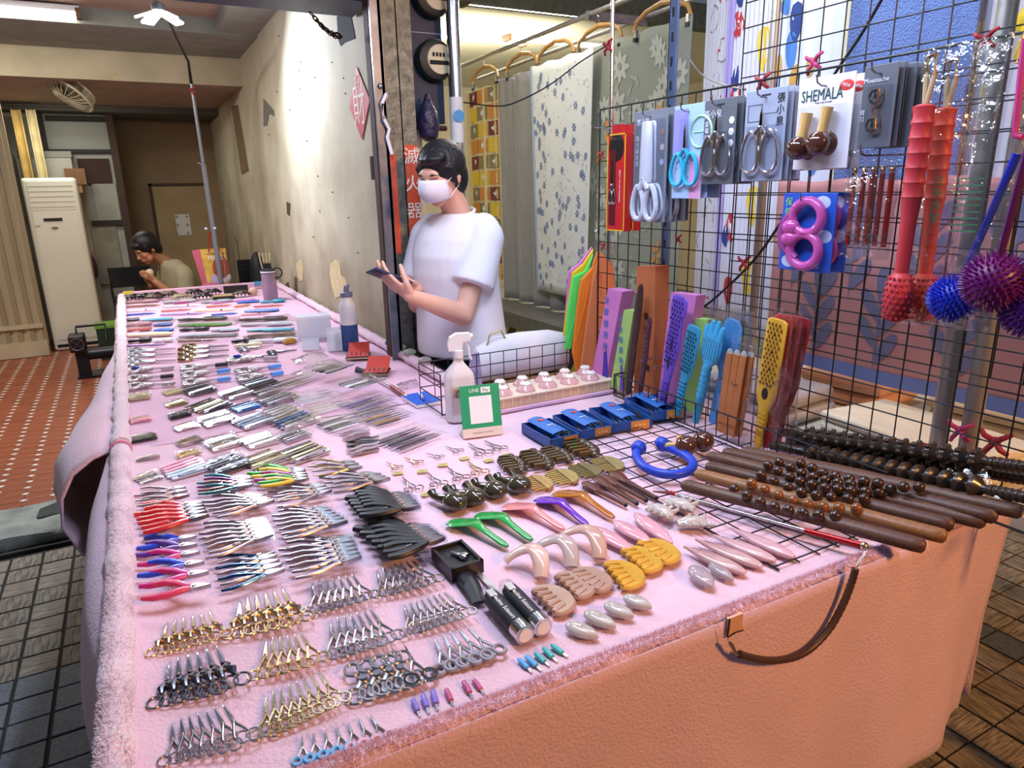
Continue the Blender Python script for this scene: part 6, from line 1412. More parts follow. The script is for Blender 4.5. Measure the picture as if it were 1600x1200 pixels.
solo('film_bag', MB().sheet([[(1.50+.02*math.sin(i*.7)+.02*j, .5+.03*i, .90+.02*math.sin(i*1.3+j)+.012*j) for i in range(12)] for j in range(4)]), film, 'crumpled clear film spilling over the basket end', 'plastic film')
# ---- red and silver telescopic rod with chain and coil cord
z_ = TZ+.016
rd = thing('telescopic_rod', 'silver telescopic rod with red grip and brown brush tip', 'rod')
q0, q1, q2, q3 = onz(1020, 768, z_), onz(1048, 770, z_), onz(1258, 829, z_+.014), onz(1345, 852, z_+.02)
part('brush_tip', MB().tube([q0, q0.lerp(q1, .9)], [.003, .007], 8, flat=.5), plain('brown_bristle', '5c3026', .8), rd); part('red_beads', MB().ball(q1, .006, 8, 6).ball(q1+(q2-q1).normalized()*.009, .006, 8, 6), plain('red_bead', '9c2424', .3), rd)
part('rod', MB().tube([q1, q2], [.0028, .0042], 10), chrome, rd); part('grip', MB().tube([q2, q3], [.006, .0072], 12), plain('red_grip_metal', 'a01c20', .25, metal=.5), rd); part('gold_end', MB().ball(q3+(q3-q2).normalized()*.006, .009, 10, 8), gold, rd)
yd = FR.y-.026
C1 = [ony(*p, yd) for p in ((1352, 862), (1344, 874), (1338, 886))]
cn = thing('coil_cord', 'brown coiled safety cord hanging in an arc on the cloth front', 'cord')
part('chain', MB().tube([q3+(q3-q2).normalized()*.01, C1[0], C1[1], C1[2]], .0016, 5).tube([C1[0]+V((.006, 0, 0)), C1[1]+V((.007, 0, 0)), C1[2]+V((.003, 0, 0))], .0014, 5), steel, cn)
CP = smoothpath([ony(*p, yd-.004) for p in ((1337, 888), (1330, 912), (1317, 945), (1296, 982), (1268, 1012), (1240, 1027), (1205, 1032), (1175, 1028), (1155, 1022))], 8)
part('coil', MB().tube(CP, [.0075 if i % 2 else .0066 for i in range(len(CP))], 10), plain('brown_coil', '4a3226', .4), cn)
part('clasp', MB().tube([ony(*p, yd-.004) for p in ((1156, 1024), (1148, 1018), (1143, 1008), (1138, 1002))], [.004, .003, .004, .002], 8), bronze, cn); part('thread', MB().tube([ony(*p, yd) for p in ((1138, 1002), (1136, 985), (1134, 960))], .0008, 4), ink, cn)
# ================================================================= goods hung on and stood against the rack
random.seed(51)
hookm = plain('hook_steel', '8d8a90', .3, metal=.9)
def hook(what, y, z, x1=1.40):
    solo('display_hook', MB().tube([(RX-.004, y, z-.004), (x1+.015, y, z-.008), (x1, y, z-.002), (x1-.004, y, z+.014)], .0021, 6), hookm, 'steel rack hook holding the ' + what, 'hook', 'display hooks on the rack')
def frame_on(TL, TR, BR, BL, x):
    P = [onx(*p, x) for p in (TL, TR, BR, BL)]; yl = (P[0].y+P[3].y)/2; yr = (P[1].y+P[2].y)/2; zt = (P[0].z+P[1].z)/2; zb = (P[2].z+P[3].z)/2
    return (yl+yr)/2, (zt+zb)/2, yl-yr, zt-zb
def cards(name, cat, labels, group, TL, TR, BR, BL, n, m, deco, x=1.44, dx=.014, th=.003, depth=0):
    yc, zc_, W, H = frame_on(TL, TR, BR, BL, x)
    for i in range(n):
        M = facing((x+dx*i, yc-.004*i*(i % 2), zc_+random.uniform(-.002, .002)), (0, -1, 0), (-1, 0, 0))
        o = thing(name, labels[0] if i == 0 else labels[1], cat, group, M=M)
        b = part('backing_card', MB().bbox((-W/2, -H/2, -th), (W/2, H/2, 0)), m, o, False); bevel(b, .004, 2)
        if deco: deco(o, W, H, i)
    if n: hook(group, yc, zc_+H/2-.012, x-.03)
    return yc, zc_, W, H
def scis2d(o, L, y0, m, hm, loopw, loopl, sheath=None, blade=.35, z=.012, xo=0, thick=.0045):
    """upright scissors on a card: tip up, loops below; y0 is the top"""
    for s in (-1, 1):
        part('blade', MB().prism([(xo-.001*s, y0), (xo+.004*s, y0-L*.1), (xo+.006*s, y0-L*blade), (xo-.004*s, y0-L*blade)], z-.002, z+.0015), m, o)
        P = []; cy = y0-L*(blade+.04)-loopl/2
        for k in range(18):
            q = 2*math.pi*k/18; w_ = loopw/2*(1-.3*math.sin(q)); P.append((xo+s*loopw*.55+w_*math.cos(q), cy+loopl/2*math.sin(q), z))
        part('finger_loop', MB().tube(P, thick, 8, closed=True), hm, o)
        part('shank', MB().tube([(xo+s*.004, y0-L*blade+.004, z), (xo+s*loopw*.35, cy+loopl*.42, z)], thick*1.1, 8), hm, o)
    part('pivot', MB().ball((xo, y0-L*blade*.95, z+.003), .004, 8, 6), chrome, o)
greyc = plain('grey_card', '70747e', .5); greyl = plain('light_grey_card', '8f96a8', .5); greyd = plain('dark_grey_card', '5a5d64', .5)
wtx = plain('card_white_ink', 'dcdce2', .6)
def vtext(o, s, x, y, size, m, z=.0012):
    for k, c in enumerate(s): text(c, size, m, o, Matrix.Translation((x, y-k*size*1.1, z)), name='character')
def blister(o, W, H, w_=.8, h=.55, cy=-.1, d=.022):
    a, b = W*w_/2, H*h/2; c = H*cy
    part('blister', MB().add([(-a, c-b, 0), (a, c-b, 0), (a, c+b, 0), (-a, c+b, 0), (-a*.93, c-b*.95, d), (a*.93, c-b*.95, d), (a*.93, c+b*.95, d), (-a*.93, c+b*.95, d)], [(4, 5, 6, 7), (0, 1, 5, 4), (1, 2, 6, 5), (2, 3, 7, 6), (3, 0, 4, 7)]), clear, o, False)
# red tailor boxes
redb = plain('red_carton', 'b81c20', .4); yedge = plain('yellow_edge', 'd8b020', .5)
def d_red(o, W, H, i):
    part('carton', MB().bbox((-W/2, -H/2, -.03), (W/2, H/2, -.003)), redb, o, False)
    for a in ((-W/2, -H/2, W/2, -H/2+.004), (-W/2, H/2-.004, W/2, H/2), (-W/2, -H/2, -W/2+.004, H/2), (W/2-.004, -H/2, W/2, H/2)): part('yellow_border', MB().bbox((a[0], a[1], 0), (a[2], a[3], .001)), yedge, o, False)
    part('black_corner', MB().ball((-.0, H*.36, .0), W*.42, 14, 8, (1, 1.1, .02)), blackp, o)
    part('window', MB().bbox((-W*.36, -H*.44, .0006), (-W*.02, H*.34, .0012)), plain('window_dark', '5a2024', .2), o, False)
    scis2d(o, H*.8, H*.25, chrome, chrome, .018, .05, z=.004, xo=-W*.16, thick=.002)
    t_ = text('SEIBIN TAILOR SCISSORS', .0095, wtx, o, Matrix.Translation((W*.22, -.01, .0012)) @ Matrix.Rotation(-1.5708, 4, 'Z'))
    part('hang_tab', MB().bbox((-W*.3, H/2, -.004), (W*.35, H/2+.028, -.003)), redb, o, False)
cards('boxed_scissors', 'scissors', ['red and yellow box of tailor scissors hung at the rack edge', 'red box of tailor scissors hung behind the front one'], 'boxed tailor scissors', (947, 212), (971, 206), (982, 357), (950, 364), 2, redb, d_red, 1.47, .036)
def d_white(o, W, H, i):
    wp = plain('glossy_white_plastic', 'cfd2de', .2, coat=.5)
    b = MB(); loft(b, [(V((.004, y, .016)), V((w_, 0, 0)), V((0, 0, .012))) for y, w_ in ((H*.40, .014), (H*.385, .022), (H*.2, .026), (-H*.1, .03), (-H*.14, .026))], 14); part('sheath', b, wp, o)
    for s in (-1, 1):
        P = [(.002+s*.030+.026*math.cos(q)*(1-.3*math.sin(q)), -H*.32+.05*math.sin(q), .018) for q in [2*math.pi*k/18 for k in range(18)]]
        part('finger_loop', MB().tube(P, .0085, 8, closed=True), wp, o); part('shank', MB().tube([(.0, -H*.10, .018), (.002+s*.02, -H*.2, .018)], [.012, .012], 10), wp, o)
        part('loop_lining', MB().tube([(p[0], p[1], p[2]+.002) for p in P], .006, 6, closed=True), steel, o)
    if i == 0:
        vtext(o, '強力廚房剪', -W*.38, H*.26, .017, wtx); text('張小泉', .02, wtx, o, Matrix.Translation((-W*.22, H*.40, .0012)))
        for k in range(3): part('picture_dot', MB().lathe([(.009, 0), (.009, .0008)], 12, Matrix.Translation((W*.36, H*(.3-.13*k), 0))), plain('dot_%d' % k, ('a07a6a', 'c8b4a8', 'a8b0e0')[k], .5), o)
    blister(o, W, H, .86, .9, -.03, .032)
cards('carded_scissors', 'scissors', ['white kitchen scissors with sheath on a grey card, front of its hook', 'white kitchen scissors carded behind the front pack'], 'white kitchen scissors', (993, 178), (1045, 164), (1038, 345), (986, 347), 5, greyc, d_white, 1.43, .023)
def d_teal(o, W, H, i):
    if i == 0:
        part('violet_field', MB().bbox((-W/2, H*.0, .0003), (-W*.02, H*.46, .0008)), plain('violet_print', '8a86c8', .5), o, False)
        part('lime_slice', MB().ring((W*.42, H*.2, .001), W*.34, .004, 20, 4).tube([(W*.2, H*.2, .001), (W*.5, H*.2, .001)], .002, 4), plain('lime_print', '9cc8a8', .5), o)
        part('pink_field', MB().bbox((W*.1, -H/2, .0003), (W/2, -H*.05, .0008)), plain('pink_print', 'c890b8', .5), o, False)
        for k in range(14): part('dot', MB().lathe([(.002, 0), (.002, .0008)], 8, Matrix.Translation((random.uniform(-.45, .05)*W, random.uniform(-.45, .0)*H, 0))), plain('navy_dot', '3c4a80', .5), o)
    hm = plain('turquoise_plastic', '2aa0c0', .3); scis2d(o, H*.75, H*.3, chrome, hm, W*.42, H*.34, blade=.38, z=.012, thick=.0055)
    part('clear_guard', MB().bbox((-.015, -H*.02, .004), (.017, H*.34, .02)), clear, o, False)
cards('carded_scissors', 'scissors', ['turquoise scissors on a fruit-printed card, front of its hook', 'turquoise scissors carded behind the fruit-printed front pack'], 'turquoise scissors', (1051, 168), (1099, 158), (1097, 308), (1052, 312), 4, plain('pale_blue_card', '9cb8dc', .5), d_teal, 1.43, .02)
def d_ring(big):
    def f_(o, W, H, i):
        scis2d(o, H*.72, H*(.30 if big else .32), chrome, chrome, W*.42, H*.46, blade=.30, z=.012, thick=.0042)
        for s in (-1, 1): part('spring_bar', MB().tube([(s*.005, H*.08, .013), (s*.006, -H*.33, .013)], .003, 8), bronze, o)
        if i == 0:
            part('slot', MB().bbox((-.014, H*.43, .0), (.014, H*.445, .001)), ink, o, False)
            if big:
                vtext(o, '張小泉', W*.36, H*.38, .024, ink); part('table_print', MB().bbox((-W*.42, H*.16, .0004), (-W*.08, H*.164, .001)).bbox((-W*.42, H*.34, .0004), (-W*.08, H*.344, .001)).bbox((-W*.42, H*.16, .0004), (-W*.41, H*.344, .001)).bbox((-W*.09, H*.16, .0004), (-W*.08, H*.344, .001)), ink, o, False)
                part('rule', MB().bbox((-W*.08, H*.235, .0004), (W*.3, H*.238, .001)), ink, o, False)
            else:
                text('張小泉', .022, wtx, o, Matrix.Translation((-W*.22, H*.33, .0012))); vtext(o, '金蛋剪', -W*.40, H*.22, .016, wtx)
                for k in range(3): part('hexagon', MB().lathe([(.010, 0), (.010, .0008)], 6, Matrix.Translation((W*.37, H*(.24-.13*k), 0))), wtx, o)
        blister(o, W, H, .86, .58, -.17, .022)
    return f_
cards('carded_scissors', 'scissors', ['chrome ring-handled shears on a dark grey card, front of its hook', 'chrome ring-handled shears carded behind the dark grey front'], 'ring-handled shears', (1101, 160), (1150, 147), (1147, 285), (1097, 289), 4, greyd, d_ring(False), 1.43, .02)
cards('carded_scissors', 'scissors', ['large chrome bow-handled shears on a pale grey card, front of its hook', 'large bow-handled shears carded behind the pale grey front'], 'bow-handled shears', (1166, 145), (1232, 132), (1221, 280), (1158, 285), 5, greyl, d_ring(True), 1.43, .016)
def d_shem(o, W, H, i):
    text('SHEMALA', .0255, plain('dark_green_ink', '1c4a40', .5), o, Matrix.Translation((-W*.06, H*.30, .0012)) @ Matrix.Diagonal((1, 1.4, 1, 1)))
    part('new_badge', MB().ball((W*.36, H*.37, .0), .016, 18, 6, (1.15, .72, .04), None), plain('badge_red2', 'c8342c', .5), o); text('NEW', .0095, wtx, o, Matrix.Translation((W*.36, H*.37, .0014)) @ Matrix.Rotation(-.35, 4, 'Z'))
    text('Finger yoga massage', .0055, plain('grey_ink', '6a6a70', .6), o, Matrix.Translation((-W*.02, H*.225, .0012)))
    gb = mat('glossy_brown_wood', (.07, .022, .012), .1, var=.3, vscale=12, coat=.8)
    for k, (x, y) in enumerate(((-W*.26, -H*.26), (W*.10, -H*.22))):
        part('handle', MB().tube([(x+.004, y+.02, .024), (x+.007, y+.045, .022), (x+.010, y+.075, .02)], [.012, .0115, .0135], 12), plain('pale_yellow_wood', 'c8a060', .3, coat=.5), o); part('ball', MB().ball((x, y, .028), .027, 18, 12), gb, o)
    blister(o, W, H, .8, .56, -.09, .03)
cards('carded_massager', 'massager', ['two brown ball massagers on a white card with green lettering', 'white massager card hanging behind the lettered front one'], 'white massager cards', (1243, 130), (1331, 110), (1330, 262), (1244, 268), 2, plain('white_card', 'd4cfd6', .5), d_shem, 1.42, .035)
def d_eye(o, W, H, i):
    for y in (H*.12, -H*.22): part('loop', MB().ring((-W*.02, y, .01), W*.15, .0028, 18, 6, ry=1.1).tube([(-W*.02, y-W*.15, .01), (-W*.02, y+W*.15, .01)], .0018, 6), darkmetal, o)
    part('bow', MB().tube([(W*.1, H*.2, .012), (W*.12, H*.08, .012), (-.002, -H*.05, .012), (W*.1, -H*.16, .012), (W*.12, -H*.28, .012)], .0026, 6), bronze, o)
    if i == 0: text('Moustache', .013, wtx, o, Matrix.Translation((-W*.1, H*.32, .0012))); vtext(o, '剪刀', -W*.42, -.01, .012, wtx)
    blister(o, W, H, .78, .68, -.08, .016)
cards('carded_scissors', 'scissors', ['small round-loop folding scissors on a grey card, front of its hook', 'round-loop folding scissors carded behind the front card'], 'round-loop folding scissors', (1348, 105), (1402, 94), (1395, 222), (1341, 238), 6, greyd, d_eye, 1.42, .014)
def d_blue(o, W, H, i):
    gm_ = plain('pink_gel', 'd05aa8', .1, alpha=.72, coat=.6)
    for y in (H*.20, -H*.22): part('gel_ring', MB().ring((W*.08, y, .018), W*.27, .0115, 22, 10, ry=.92), gm_, o)
    for y in (H*.07, -H*.08): part('gel_ball', MB().ball((-W*.2, y, .02), .022, 14, 10, (1.1, .9, .8)), gm_, o)
    part('gel_bow', MB().tube([(-W*.1, H*.32, .016), (-W*.36, H*.12, .016), (-W*.40, -.0, .016), (-W*.36, -H*.16, .016), (-W*.08, -H*.34, .016)], .011, 10), plain('pink_gel_pale', 'a04a90', .1, alpha=.7), o)
    for x, y in ((W*.25, H*.38), (W*.33, -H*.04), (-W*.3, -H*.38)): part('cloud_print', MB().ball((x, y, .0), .022, 12, 6, (1, .7, .03)), plain('cloud_print', 'b8c0e0', .5), o)
    if i == 0: vtext(o, '保健', -W*.38, H*.38, .022, plain('green_ink', '8ac86a', .5)); text('活力', .014, wtx, o, Matrix.Translation((W*.2, -H*.42, .0012)))
cards('carded_massager', 'massager', ['pink gel ring massager on a bright blue card, front', 'blue massager card hanging behind the front one'], 'blue gel massager cards', (1220, 306), (1303, 299), (1303, 425), (1220, 426), 2, plain('bright_blue_card', '2450b4', .45), d_blue, 1.44, .045)
# red rods in film
yc, zc_, W, H = frame_on((1328, 262), (1396, 258), (1388, 395), (1322, 395), 1.45)
for k in range(7):
    y = yc+W/2-W*(k+.5)/7; o = thing('ear_pick', 'red lacquered rod with gold ball finial in a film bag', 'rod', 'red rods in the film bag', M=at((1.45+.012*(k % 3), y, zc_)))
    part('shaft', MB().tube([(0, 0, H*.42), (0, 0, -H*.42)], .0055, 10), plain('red_lacquer', '8c241c', .25, metal=.3), o); part('finial', MB().ball((0, 0, H*.46), .0065, 10, 8), gold, o); part('collar', MB().ring((0, 0, -H*.3), .006, .0016, 12, 5), bronze, o)
def film_bag(label, TL, TR, BR, BL, x, d=.03, n=9):
    yc, zc_, W, H = frame_on(TL, TR, BR, BL, x)
    o = thing('film_bag', label, 'plastic bag', M=facing((x, yc, zc_), (0, -1, 0), (-1, 0, 0)))
    for nm, s in (('front_film', 1), ('back_film', -1)):
        g = [[(-W/2+W*i/n, -H/2+H*j/n, s*(d*.5*math.sin(math.pi*i/n)**.5*(.4+.6*math.sin(math.pi*j/n)))+random.uniform(-.008, .008)) for i in range(n+1)] for j in range(n+1)]
        part(nm, MB().sheet(g), film, o)
    return o, W, H
film_bag('clear film bag around the red lacquered rods', (1318, 235), (1404, 232), (1396, 404), (1318, 404), 1.455, .05)
hook('film bag of red rods', yc, zc_+H/2+.03, 1.40)
# massage hammers
def hammer(label, top, bot, x, m, group, studs=True):
    a, b = onx(*top, x), onx(*bot, x); d = b-a; L = d.length; M = facing(a, (-1, 0, 0), d)
    o = thing('massage_hammer', label, 'massager', group)
    pr_ = [(.012, 0), (.021, .004), (.018, .02)]
    for k in range(6): pr_ += [(.0195, .03+.028*k), (.021, .034+.028*k), (.0185, .040+.028*k)]
    pr_ += [(.015, .22), (.0135, L-.13), (.013, L-.10)]
    part('handle', MB().lathe(pr_, 18, M), m, o)
    Hh = .105; part('head', MB().lathe([(.012, L-Hh), (.02, L-Hh+.006), (.026, L-Hh+.03), (.028, L-Hh*.5), (.024, L-.02), (.014, L-.003), (.006, L)], 18, M), m, o)
    st_ = MB()
    for r_ in range(8):
        z = L-Hh+.012+.0118*r_; R_ = .021+.007*math.sin(math.pi*(r_+.8)/8.6)
        for k in range(14): q = 2*math.pi*(k+.5*(r_ % 2))/14; st_.ball((R_*math.cos(q), R_*math.sin(q), z), .0032, 6, 4, M=M)
    part('studs', st_, m, o, kind='stuff')
    part('hang_cord', MB().tube([a, a+V((0, .004, .05)), a+V((0, .006, .085)), a+V((.0, -.008, .09)), a+V((0, -.012, .05)), a+V((0, -.003, 0))], .005, 8), plain('leather_cord', 'b39a74', .7), o)
rr_ = plain('coral_red_rubber', 'b8363c', .45)
hammer('coral red rubber massage hammer with studded head, hung by a tan cord', (1445, 163), (1398, 503), 1.40, rr_, 'massage hammers')
hammer('orange red massage hammer inside a printed film bag', (1478, 168), (1436, 503), 1.47, plain('orange_red_rubber', 'c8452c', .45), 'massage hammers')
fb1, W, H = film_bag('long clear film bag printed with green characters', (1430, 80), (1520, 62), (1470, 508), (1405, 508), 1.46, .06)
vtext(fb1, '養生保健棒', -.01, .06, .028, plain('green_print_ink', '2c6a48', .6), .04); vtext(fb1, '註冊商標', W*.32, .02, .022, plain('green_print_ink', '2c6a48', .6), .03)
fb2, W, H = film_bag('wide clear film bag with green lines over the blue spiky ball', (1545, 60), (1610, 46), (1560, 520), (1450, 510), 1.44, .07)
for k in range(9): part('printed_line', MB().bbox((-W*.3, .02-.012*k, .042), (W*.2, .0225-.012*k, .0425)), plain('green_print_ink', '2c6a48', .6), fb2, False)
def spiky(label, c, r, top, x, m, m2):
    p, q = onx(*c, x), onx(*top, x); o = thing('spiky_ball_massager', label, 'massager', 'spiky ball massagers')
    part('ball', MB().ball(p, r, 20, 14), m, o); sp_ = MB(); n = 260
    for i in range(n):
        z = 1-2*(i+.5)/n; a = i*2.39996; s = math.sqrt(1-z*z); d = V((s*math.cos(a), s*math.sin(a), z)); sp_.tube([p+d*r*.96, p+d*(r+.012)], [.0032, .0009], 5)
    part('spikes', sp_, m, o, kind='stuff'); d = (q-p); part('handle', MB().tube([p+d.normalized()*r*.9, q], [.009, .011], 8, flat=.6), m2, o)
spiky('royal blue spiky ball massager in film', (1490, 466), .038, (1590, 240), 1.43, plain('royal_blue_rubber', '1c30b8', .4), plain('royal_blue_rubber', '1c30b8', .4))
pu = plain('purple_rubber', '6a1468', .4); spiky('deep purple spiky ball massager in front of the blue one', (1552, 440), .045, (1612, 215), 1.36, pu, plain('plum_handle', '4c1450', .4))
spiky('violet spiky ball massager at the rack end', (1610, 485), .040, (1660, 300), 1.40, plain('violet_rubber', '5a2490', .4), pu)
solo('pink_strap', MB().tube([onx(*p, 1.40) for p in ((1602, 60), (1594, 130), (1588, 190), (1586, 212), (1598, 214))], .006, 8), plain('magenta_strap', 'b02468', .6), 'magenta wrist strap hanging above the purple ball', 'strap')
# left hooks
for u, v, l in ((924, 192, 'empty steel hook poking out past the rack edge'), (955, 186, 'empty steel hook above the red boxes')):
    p = onx(u+4, v+8, 1.45); solo('display_hook', MB().tube([p+V((-.012, 0, .016)), p+V((-.004, 0, .002)), p, V((RX-.004, p.y, p.z))], .0021, 6), hookm, l, 'hook', 'display hooks on the rack')
for u, v, l in ((1000, 566, 'maroon paddle'), (1022, 576, 'violet paddle'), (1112, 596, 'turquoise hand'), (1143, 603, 'orange slats'), (1196, 604, 'mustard paddle')):
    p = onx(u, v, 1.472); solo('display_hook', MB().tube([p+V((0, 0, .012)), p+V((.004, 0, 0)), V((RX-.004, p.y, p.z+.01))], .0021, 6), hookm, 'steel rack hook reaching out beside the ' + l, 'hook', 'display hooks on the rack')
XS = lambda x: 1.488+(x-1.40)*.75
# ---- massagers and boxes standing behind the fence
def slab(name, label, cat, TL, TR, BR, BL, x, depth, m, group=None, side=None):
    P = [onx(*p, x) for p in (TL, TR, BR, BL)]; P[2].z = max(P[2].z, .822); P[3].z = max(P[3].z, .822)
    o = thing(name, label, cat, group)
    vs = P+[p+V((depth, 0, 0)) for p in P]; part('carton', MB().add(vs, [(0, 3, 2, 1), (4, 5, 6, 7), (0, 1, 5, 4), (1, 2, 6, 5), (2, 3, 7, 6), (3, 0, 4, 7)]), m, o, False)
    ux = (P[1]-P[0]); uz = (P[3]-P[0]); M = facing(P[0]+ux/2+uz/2+V((-.001, 0, 0)), ux, (-1, 0, 0)); return o, M, ux.length, uz.length
pkb = plain('pink_carton', 'c878b8', .4, var=.1, vscale=6); gnb = plain('lime_green_carton', '9cc068', .4)
def massager_print(o, M, W, H, m):
    part('massager_print', MB().prism([(-W*.1, -H*.18), (W*.1, -H*.16), (W*.2, -H*.3), (W*.3, -H*.48), (-W*.2, -H*.48), (-W*.12, -H*.34)], 0, .0012), m, o, False).matrix_local = M
pvi = plain('print_violet', '4030a0', .5)
o, M, W, H = slab('massager_carton', 'pink and lilac carton with vertical blue lettering behind the fence', 'box', (950, 451), (972, 456), (946, 596), (924, 586), XS(1.44), .055, pkb)
for k, c in enumerate('按摩健康捶'): text(c, .03, plain('blue_outline_ink', '5a70c0', .5), o, M @ Matrix.Translation((0, H*(.36-.12*k), .0015)), name='character')
massager_print(o, M, W, H, pvi)
o, M, W, H = slab('massager_carton', 'lime green carton with blue lettering beside the pink one', 'box', (975, 484), (990, 486), (970, 612), (953, 604), XS(1.43), .05, gnb)
for k, c in enumerate('巧活健康拍'): text(c, .025, plain('blue_outline_ink2', '3c78b8', .5), o, M @ Matrix.Translation((0, H*(.36-.12*k), .0015)), name='character')
massager_print(o, M, W, H, plain('print_purple', '6a4aa8', .5))
o, M, W, H = slab('massager_carton', 'tall orange-brown carton with brush lettering behind the dark paddles', 'box', (995, 416), (1024, 416), (1020, 640), (990, 625), XS(1.47), .06, plain('orange_brown_carton', 'b8683c', .55, var=.06))
for k, c in enumerate('泰仁義三寶'): text(c, .026, ink, o, M @ Matrix.Translation((W*.16, H*(.12-.1*k), .0015)), name='character')
part('frame_print', MB().bbox((-W*.4, -H*.48, 0), (W*.3, -H*.47, .001)), plain('cream_print', 'd8c8a0', .5), o, False).matrix_local = M
o, M, W, H = slab('massager_carton', 'pink carton half hidden behind the violet paddle massager', 'box', (1048, 457), (1088, 462), (1060, 640), (1028, 625), XS(1.47), .04, pkb)
o, M, W, H = slab('massager_carton', 'lime green carton standing behind the turquoise massagers', 'box', (1079, 497), (1106, 500), (1086, 650), (1056, 640), XS(1.48), .035, gnb)
def paddle(name, label, top, bot, x, prof, m, holes=(), group=None, thick=.006, studs=None, M_=None):
    """prof: (t along top->bottom, half width)"""
    a, b = onx(*top, x), onx(*bot, x); b.z = max(b.z, .822); d = b-a; L = d.length; M = facing(a, d, (-1, 0, 0)); o = thing(name, label, 'massager', group)
    mb = MB(); loft(mb, [(M @ V((L*t, 0, 0)), M.to_3x3() @ V((0, w_, 0)), M.to_3x3() @ V((0, 0, thick))) for t, w_ in prof], 20); part('body', mb, m, o)
    if studs:
        t0, t1, nr, nc, dark = studs; sm = plain(dark[0], dark[1], .5)
        tri = MB().prism([(-.0035, -.003), (.0035, -.003), (0, .0045)], 0, .004).mesh('stud', sm, False)
        for r_ in range(nr):
            t = t0+(t1-t0)*(r_+.5)/nr; i = max(k for k in range(len(prof)) if prof[k][0] <= t); w_ = prof[i][1]
            for c_ in range(nc):
                y = w_*.72*(2*(c_+.5*(r_ % 2)+.25)/nc-1)
                part('stud', tri, None, o).matrix_local = M @ Matrix.Translation((L*t, y, thick*math.sqrt(max(.1, 1-(y/w_)**2))-.001)) @ Matrix.Rotation(1.57, 4, 'Z')
    return o, M, L
dbr = plain('dark_brown_wood', '38221e', .45, var=.2, vscale=20)
paddle('wooden_paddle', 'long dark brown wooden paddle leaning on the orange-brown carton', (1002, 444), (980, 640), XS(1.42), [(0, .003), (.03, .013), (.15, .019), (.4, .018), (.55, .016), (.62, .02), (.8, .017), (.97, .016), (1, .005)], dbr)
paddle('wooden_paddle', 'slim maroon wooden paddle with a row of studs', (1016, 496), (998, 645), XS(1.41), [(0, .003), (.04, .012), (.4, .014), (.6, .013), (.97, .012), (1, .004)], plain('maroon_wood', '4c2830', .45, var=.2, vscale=20), studs=(.05, .45, 14, 1, ('maroon_stud', '6c4450')))
vio = plain('violet_plastic', '6446b0', .4)
o, M, L = paddle('studded_paddle', 'violet studded paddle massager with a fish-shaped head', (1064, 463), (1034, 650), XS(1.41), [(0, .022), (.02, .036), (.12, .037), (.22, .03), (.28, .030), (.36, .035), (.5, .032), (.6, .024), (.68, .020), (.74, .016), (.97, .016), (1, .010)], vio, studs=(.03, .58, 15, 4, ('violet_stud', '2c1c60')))
for k in range(9): part('grip_rib', MB().box((L*(.74+.026*k), 0, .006), (.0035, .03, .006)), vio, o, False).matrix_local = M
for x_, l_ in ((.36, .06), (.52, .05)): part('slot', MB().ball((0, 0, 0), .008, 10, 6, (3.2, .7, .15)), plain('deep_slot', '241848', .6), o).matrix_local = M @ Matrix.Translation((L*x_+.02, 0, .0065))
tq = plain('turquoise_rubber', '2c8cb0', .45)
o, M, L = paddle('studded_paddle', 'turquoise studded paddle massager beside the violet one', (1086, 510), (1058, 655), XS(1.41), [(0, .022), (.03, .031), (.2, .032), (.42, .028), (.54, .022), (.6, .016), (.97, .015), (1, .010)], tq, studs=(.05, .5, 11, 4, ('teal_stud', '123c54')))
for k in range(8): part('grip_rib', MB().box((L*(.6+.045*k), 0, .006), (.004, .028, .006)), tq, o, False).matrix_local = M
# hand shaped massager
a, b = onx(1121, 500, XS(1.40)), onx(1086, 668, XS(1.40)); b.z = .825; d = b-a; L = d.length; M = facing(a, d, (-1, 0, 0))
hm_ = thing('hand_massager', 'turquoise rubber hand-shaped slapper with raised dots', 'massager', M=M); tq2 = plain('sky_turquoise_rubber', '3c9cc8', .45)
mb = MB(); loft(mb, [(V((x, 0, 0)), V((0, w_, 0)), V((0, 0, .009))) for x, w_ in ((.045, .036), (.06, .040), (.09, .042), (.115, .038), (.135, .026), (.148, .016))], 20); part('palm', mb, tq2, hm_)
for k, (y, t) in enumerate(((-.031, .026), (-.012, .006), (.009, .002), (.028, .014))): part('finger', MB().tube([(t, y*1.05, 0), (t+.012, y*1.04, 0), (.07, y*.9, 0)], [.006, .0105, .0115], 12, flat=.7), tq2, hm_)
dt = MB().ball((0, 0, 0), .0016, 6, 4).mesh('dot', plain('teal_dot', '1c5878', .5))
for r_ in range(11):
    for c_ in range(8):
        y = -.034+.0097*c_; x = .062+.0062*r_
        if abs(y) < .038-.0000*x and x < .128: part('dot', dt, None, hm_).location = (x, y, .0092*math.sqrt(max(.2, 1-(y/.043)**2)))
hp_ = [(.013, .145)]
for k in range(6): hp_ += [(.0135, .15+.018*k), (.016, .157+.018*k), (.0135, .166+.018*k)]
part('handle', MB().lathe(hp_+[(.011, L)], 14, Matrix.Rotation(1.5708, 4, 'Y')), tq2, hm_)
a, b = onx(1146, 505, XS(1.46)), onx(1112, 660, XS(1.46)); b.z = .825
paddle('studded_paddle', 'light blue slapper inside a clear bag behind the turquoise hand', (1148, 500), (1112, 665), XS(1.46), [(0, .02), (.04, .036), (.25, .042), (.45, .03), (.52, .016), (.97, .016), (1, .01)], plain('light_blue_rubber', '4c98d8', .45))
film_bag('clear bag over the light blue slapper', (1112, 482), (1180, 482), (1165, 640), (1095, 640), XS(1.45), .05)
